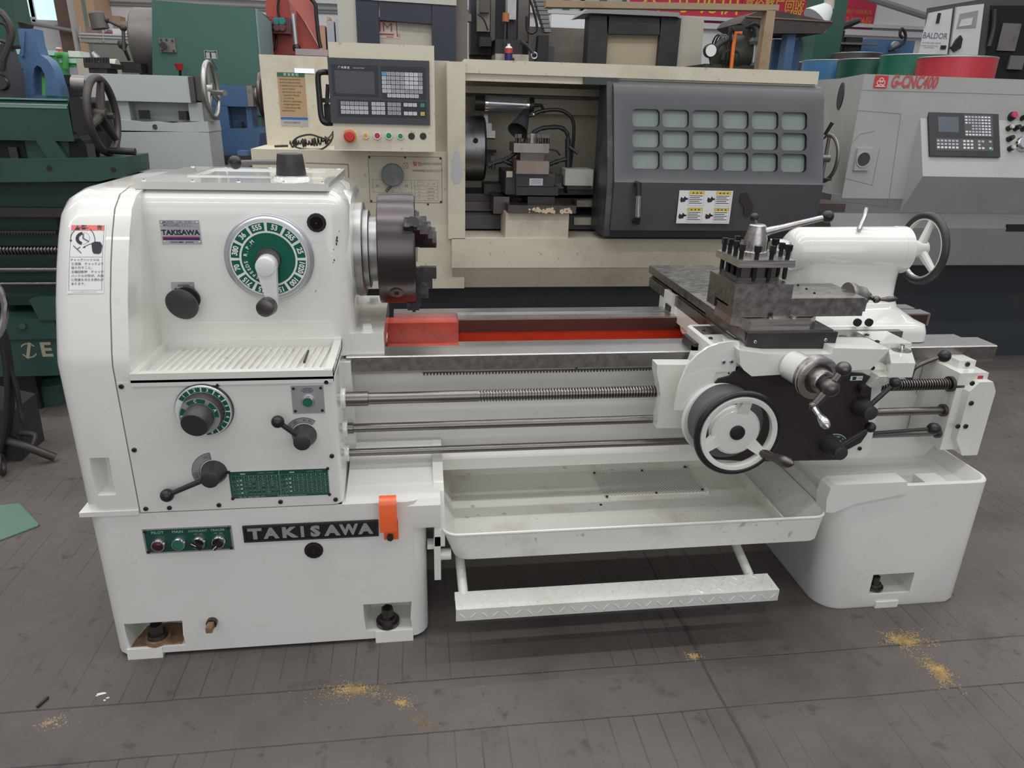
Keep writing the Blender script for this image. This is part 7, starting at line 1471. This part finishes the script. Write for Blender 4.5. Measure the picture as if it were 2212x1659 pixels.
goods = [('cardboard_box', 246, 34, 262, 82, (.30, .20, .13), 'tall brown cardboard carton at the back of the upper-left shelf', .66), ('cardboard_box', 263, 46, 276, 82, (.33, .24, .17), 'lighter brown box beside the tall carton on the shelf', .66),
 ('white_carton', 244, 62, 264, 82, (.68, .68, .70), 'white carton on the upper-left storage shelf', .22), ('cardboard_box', 188, 58, 212, 82, (.26, .19, .17), 'wide brown box behind the shelf guard rail', .12),
 ('plastic_bundle', 216, 48, 240, 82, (.38, .37, .40), 'grey wrapped bundle in the middle of the shelf', .42), ('red_sack', 226, 70, 234, 82, (.28, .03, .05), 'dark red sack on the shelf beside the white carton', .10), ('plastic_bundle', 198, 42, 215, 80, (.30, .28, .29), 'tall grey bundle behind the wide brown box', .48), ('red_crate', 268, 72, 281, 82, (.6, .08, .06), 'small red crate at the right end of the shelf', .12)]
for nm, x0, y0, x1, y1, col, lab, dep in goods:
    if y1 > 78: y1 = 82
    b = B(); b.m(mat('goods %s' % lab, col, .7, vary=.2, scale=8)); a, c, z0, z1 = ext(x0, y0, x1, y1, YZ+dep); z0 = zs+(.03 if 'bundle' in nm or 'sack' in nm else .005)
    if 'bundle' in nm or 'sack' in nm: 
        b.sph(((a+c)/2, YZ+dep+.1, (z0+z1)/2), 1, 16, ((c-a)/2, .13, (z1-z0)/2))
        for v in b.bm.verts: v.co += Vector((random.uniform(-.02, .02), random.uniform(-.02, .02), random.uniform(-.015, .015)))
    else: b.box(a, c, YZ+dep, YZ+dep+.18, z0, z1, .006)
    b.bm.verts.ensure_lookup_table(); solo(b.obj(nm), lab, 'bundle' if 'bundle' in nm else 'sack' if 'sack' in nm else 'crate' if 'crate' in nm else 'box')
# ================================================================== building
YWL = 12.0
wm = mat('white plaster wall', (.80, .79, .78), .8, dirt=.25, dcol=(.55, .52, .50), scale=.8)
def st(name, mt_, fn):
    o = part(name, None, mt_, fn); o['kind'] = 'structure'; return o
wxa, wxb = -9.0, 12.0
back = st('wall_back', wm, lambda b: b.box(wxa, wxb, YWL, YWL+.2, 0, 5.2))
st('wall_left', wm, lambda b: b.box(wxa-.2, wxa, -3, YWL+.2, 0, 5.2)); st('wall_right', wm, lambda b: b.box(wxb, wxb+.2, -3, YWL+.2, 0, 5.2))
sky_g = mat('daylit window glass', (.62, .85, .95), .2, emit=.95)
for n_, (x0, y0, x1, y1) in enumerate(((20, -60, 62, 36), (72, -60, 126, 44)), 1):
    a, c, z0, z1 = ext(x0, y0, x1, y1, YWL); z1 = min(z1, 4.9)
    o = st('window_%d' % n_, sky_g, lambda b: b.box(a, c, YWL-.02, YWL-.005, z0, z1)); part('window_frame', o, mat('window frame paint', (.62, .64, .64), .5), lambda b: (b.F((a, YWL-.022, z0)), b.box(-.05, 0, -.05, z1-z0, -.02, .03), b.box(c-a, c-a+.05, -.05, z1-z0, -.02, .03), b.box(-.05, c-a+.05, -.06, 0, -.02, .04)))
for n_, (x0, x1) in enumerate(((1192, 1255), (1262, 1345)), 3):
    a, c, z0, z1 = ext(x0, -60, x1, 26, YWL); z1 = min(z1, 4.9)
    o = st('window_%d' % n_, mat('dull window glass', (.42, .50, .52), .15), lambda b: b.box(a, c, YWL-.02, YWL-.005, z0, z1)); part('window_frame', o, mat('green window frame', (.04, .13, .10), .5), lambda b: (b.F((a, YWL-.022, z0)), b.box(-.06, 0, 0, z1-z0, -.02, .03), b.box((c-a)/2-.05, (c-a)/2+.05, 0, z1-z0, -.02, .03), b.box(c-a, c-a+.06, 0, z1-z0, -.02, .03)))
st('trim_1', mat('tan pillar paint', (.55, .36, .24), .7), lambda b: (b.box(P(157, 30, 'y', YWL-.6).x, P(206, 30, 'y', YWL-.6).x, YWL-.6, YWL, 0, 5.2), b.m(mat('green pillar stripe', (.16, .24, .2), .6)), b.box(P(180, 30, 'y', YWL-.61).x, P(187, 30, 'y', YWL-.61).x, YWL-.61, YWL-.59, 0, 5.2)))
st('trim_2', mat('brown stained pillar', (.20, .125, .10), .8, dirt=.3, scale=2), lambda b: b.box(P(121, 30, 'y', YWL-.3).x, P(153, 30, 'y', YWL-.3).x, YWL-.3, YWL, 0, 5.2))
st('trim_3', mat('wall ledge paint', (.70, .69, .69), .6), lambda b: (b.box(P(205, 4, 'y', YWL-.1).x, 11.9, YWL-.12, YWL, P(900, 18, 'y', YWL).z, P(900, 10, 'y', YWL).z), b.box(3.9, 11.9, YWL-.1, YWL, P(1500, 62, 'y', YWL).z, P(1500, 50, 'y', YWL).z)))
st('trim_4', mat('conduit grey', (.30, .30, .30), .5), lambda b: (b.tube([P(68, 50, 'y', YWL-.4), P(165, 68, 'y', YWL-.4)], .026, 10), [b.tube([P(205, y, 'y', YWL-.03), P(740, y+20, 'y', YWL-.03)], .012, 6) for y in (2, 8)], b.tube([P(1860, -10, 'y', YWL-.5), P(2000, 35, 'y', YWL-.5)], .05, 8)))
# banners
ban = mat('red banner cloth', (.62, .035, .075), .7, vary=.06, scale=2); yl = mat('banner yellow print', (.80, .62, .06), .6)
def banner(x0, y0, x1, y1, label, fn, Y=YWL-.03):
    a, c, z0, z1 = ext(x0, y0, x1, y1, Y); b = B(); b.m(ban); b.box(a, c, Y, Y+.012, z0, z1); b.F((a, Y-.002, z0)); b.m(yl); fn(b, c-a, z1-z0); b.X = Matrix(); solo(b.obj('wall_banner'), label, 'banner')
banner(1362, -60, 1604, 47, 'red wall banner with very large yellow characters', lambda b, w, h: [b.text(t, .42, w*x, h*.42 if i < 2 else h*.42, bold=0) for i, (t, x) in enumerate((('公', .17), ('司', .42), ('现', .67), ('价', .90)))])
banner(1606, -60, 1746, 36, 'red wall banner with two lines of smaller yellow characters', lambda b, w, h: (b.text('高价整厂回收', w/6.4, w*.5, h*.24), b.text('长期专业机床回收', w/8.4, w*.5, h*.44), b.text('1398', w/7, w*.8, h*.07)))
banner(1814, -60, 1896, 62, 'narrow red wall banner with orange phone digits', lambda b, w, h: (b.m(mat('banner orange print', (.75, .28, .06), .6)), b.text('0282 9846段', w/5.2, w*.45, h*.14), b.text('长期高价 回收机床', w/9, w*.45, h*.30)))
b = B(); b.m(mat('yellow poster', (.75, .68, .10), .6)); a, c, z0, z1 = ext(672, -30, 694, 6, YWL-.02); b.box(a, c, YWL-.03, YWL-.02, z0, z1); b.m(printk); b.F((a, YWL-.032, z0)); b.text('小姐', .13, (c-a)/2, .09); b.X = Matrix(); solo(b.obj('wall_poster'), 'small yellow poster high on the white wall', 'poster')
# shelves of grey and orange boxes on the wall between red machine and navy doors
for k, (x0, y0, x1, y1, col, lab, nm) in enumerate(((706, 45, 722, 90, (.42, .43, .46), 'tall grey electrical cabinet against the white wall', 'electrical_cabinet'), (725, 40, 736, 90, (.45, .45, .47), 'grey cabinet half hidden by the navy machine', 'electrical_cabinet'), (690, 55, 702, 72, (.50, .28, .18), 'orange-brown box on the wall rack', 'orange_box'), (706, 37, 719, 45, (.52, .33, .24), 'tan box on top of the grey electrical cabinet', 'tan_box'))):
    b = B(); b.m(mat('goods %s' % lab, col, .6)); a, c, z0, z1 = ext(x0, y0, x1, y1, 10.2); b.box(a, c - (.04 if k == 3 else 0), 10.2, 10.5, ext(706, 45, 722, 90, 10.2)[3]+.003 if k == 3 else 0, z1, .01); solo(b.obj(nm), lab, 'cabinet' if 'cab' in nm else 'box')
# ================================================================== floor
def floor_mat():
    m = bpy.data.materials.new('grooved concrete floor'); m.use_nodes = True; nt = m.node_tree; N = nt.nodes; L = nt.links; b = N['Principled BSDF']
    g = N.new('ShaderNodeNewGeometry'); s = N.new('ShaderNodeSeparateXYZ'); L.new(g.outputs['Position'], s.inputs[0])
    def nz(sc, det=5, r=.6, vec=None):
        n = N.new('ShaderNodeTexNoise'); n.inputs['Scale'].default_value = sc; n.inputs['Detail'].default_value = det; n.inputs['Roughness'].default_value = r; L.new(vec or g.outputs['Position'], n.inputs['Vector']); return n.outputs['Fac']
    def mt(op, a, bb=None, c=None, clamp=False):
        x = N.new('ShaderNodeMath'); x.operation = op; x.use_clamp = clamp
        for i, v in enumerate((a, bb, c)):
            if v is None: continue
            if isinstance(v, (int, float)): x.inputs[i].default_value = v
            else: L.new(v, x.inputs[i])
        return x.outputs[0]
    def mr(f, a, bb, c=0., d=1.):
        r = N.new('ShaderNodeMapRange'); L.new(f, r.inputs[0]); 
        for i, v in enumerate((a, bb, c, d)): r.inputs[i+1].default_value = v
        return r.outputs[0]
    def mix(f, A, Bc):
        x = N.new('ShaderNodeMix'); x.data_type = 'RGBA'
        if isinstance(f, float): x.inputs[0].default_value = f
        else: L.new(f, x.inputs[0])
        for k, v in ((6, A), (7, Bc)):
            if isinstance(v, tuple): x.inputs[k].default_value = (*v, 1)
            else: L.new(v, x.inputs[k])
        return x.outputs[2]
    X, Y = s.outputs['X'], s.outputs['Y']
    wob = mt('MULTIPLY', mt('SUBTRACT', nz(3.), .5), .012)
    def line(coord, at, w): return mr(mt('ABSOLUTE', mt('ADD', mt('SUBTRACT', coord, at), wob)), w*.3, w, 1., 0.)
    # grooves along y every 6.4 cm, broken up by wear
    fx = mt('PINGPONG', mt('ADD', X, mt('MULTIPLY', wob, .4)), .032)
    gro = mt('MULTIPLY', mr(fx, .0007, .0022, 1., 0.), mr(nz(2.4, 3), .42, .62))
    band = mt('MULTIPLY', mt('GREATER_THAN', Y, 1.32), mt('LESS_THAN', Y, 1.487))
    gro = mt('MULTIPLY', gro, mt('SUBTRACT', 1., band))
    jn = mt('MAXIMUM', line(Y, 1.487, .0035), line(Y, 1.318, .003)); jx = line(mt('ADD', X, mt('MULTIPLY', mt('SUBTRACT', nz(1.1), .5), .06)), .755, .006)
    jn = mt('MAXIMUM', jn, mt('MULTIPLY', jx, .9)); jn = mt('MULTIPLY', jn, mr(nz(8, 4), .3, .5, .35, 1.))
    st = mr(nz(1.1, 8, .62), .38, .64); sp = mr(nz(15, 4, .6), .60, .70); sp2 = mr(nz(60, 2, .5), .68, .74); wh = mr(nz(45, 2, .5), .76, .79)
    c = mix(st, (.078, .066, .061), (.158, .139, .126))
    c = mix(mt('MULTIPLY', mr(nz(4.5, 8, .75), .42, .62), .75), c, (.118, .101, .094)); c = mix(mt('MULTIPLY', mr(nz(2.2, 9, .8), .55, .66), .6), c, (.062, .052, .048))
    c = mix(mt('MULTIPLY', sp, .65), c, (.045, .038, .035)); c = mix(mt('MULTIPLY', sp2, .45), c, (.045, .04, .038)); c = mix(mt('MULTIPLY', wh, .4), c, (.30, .28, .25))
    c = mix(mt('MULTIPLY', gro, .62), c, (.030, .026, .024)); c = mix(mt('MULTIPLY', jn, .72), c, (.030, .024, .022))
    L.new(c, b.inputs['Base Color']); L.new(mr(st, 0, 1, .55, .72), b.inputs['Roughness'])
    bn = N.new('ShaderNodeBump'); bn.inputs['Strength'].default_value = .35; bn.inputs['Distance'].default_value = .004
    h = mt('SUBTRACT', mt('MULTIPLY', nz(30, 4), .4), mt('ADD', gro, jn)); L.new(h, bn.inputs['Height']); L.new(bn.outputs[0], b.inputs['Normal']); return m
b = B(); b.m(floor_mat()); b.box(-9, 12, -3, 14.2, -.1, 0); fl = b.obj('floor'); fl['kind'] = 'structure'
def grains(px, py, ax_, ay_, rot, n, label, name='sawdust_patch', size=.0030, mt_=None):
    c = P(px, py, 'z', 0); b = B(); b.m(mt_ or dust); rnd = random.Random(px)
    for i in range(n):
        r = abs(rnd.gauss(0, .55)); a = rnd.uniform(0, TAU); r *= .75+.45*math.sin(a*3+px)*math.cos(a*2+1); x = r*ax_*math.cos(a); y = r*ay_*math.sin(a)
        if rnd.random() < .12: x *= 1.35; y *= 1.35
        X = c.x+x*math.cos(rot)-y*math.sin(rot); Y = c.y+x*math.sin(rot)+y*math.cos(rot); s = size*rnd.uniform(.4, 1.25); h = s*rnd.uniform(.3, .8); t = rnd.uniform(0, TAU)
        vs = [(X+s*math.cos(t+k*TAU/3)*rnd.uniform(.6, 1), Y+s*math.sin(t+k*TAU/3)*rnd.uniform(.6, 1), .0003) for k in range(3)]+[(X, Y, h)]
        b.add(vs, [(0, 1, 3), (1, 2, 3), (2, 0, 3)])
    o = b.obj(name, sharp=10); solo(o, label, 'sawdust'); o['kind'] = 'stuff'; return o
grains(1950, 1383, .085, .045, -.1, 1700, 'larger clump of yellow sawdust in front of the right pedestal')
grains(2030, 1452, .045, .085, .05, 1500, 'trailing yellow sawdust at the right foreground')
grains(765, 1490, .12, .045, -.05, 1300, 'yellow sawdust scattered in front of the headstock pedestal', size=.0025)
grains(868, 1518, .04, .025, -.5, 380, 'small yellow sawdust spill beside the floor joint', size=.0025)
grains(912, 1562, .05, .022, -.6, 420, 'brownish sawdust along the chipped floor joint', mt_=mat('brown sawdust', (.24, .18, .11), .9, vary=.3, scale=50), size=.0025)
grains(1497, 1418, .028, .02, 0, 260, 'tiny sawdust spot below the foot bar')
grains(110, 1560, .05, .03, .2, 220, 'faint sawdust spot at the lower left', mt_=mat('pale sawdust', (.42, .32, .20), .9, vary=.3, scale=50))
b = B(); b.m(paint_w)
for px, py, r in ((219, 1499, .010), (232, 1508, .005), (226, 1513, .004), (210, 1503, .004)): c = P(px, py, 'z', 0); b.F((c.x, c.y, .0008), (1, 0, 0), (0, 1, 0)); b.poly([(r*random.uniform(.6, 1.3)*math.cos(TAU*i/9), r*.7*random.uniform(.5, 1.2)*math.sin(TAU*i/9)) for i in range(9)])
b.X = Matrix(); solo(b.obj('paint_splash'), 'white paint splash on the concrete floor at lower left', 'paint splash')
b = B(); b.m(bsteel); b.tube([P(80, 1527, 'z', .004), P(104, 1506, 'z', .004)], .0035, 8); solo(b.obj('steel_rod'), 'short dark metal rod lying on the grooved floor', 'rod')
p_ = [P(*q, 'z', .003) for q in ((0, 1093), (42, 1088), (84, 1133), (82, 1137), (0, 1168), (-60, 1180), (-60, 1100))]
b = B(); b.m(mat('green sheet plastic', (.12, .22, .17), .6, dirt=.5, dcol=(.2, .24, .2), scale=8)); b.prism([(q.x, q.y) for q in p_], 'z', .001, .006, .001); solo(b.obj('green_mat'), 'flat green sheet lying on the floor at the left edge', 'mat')
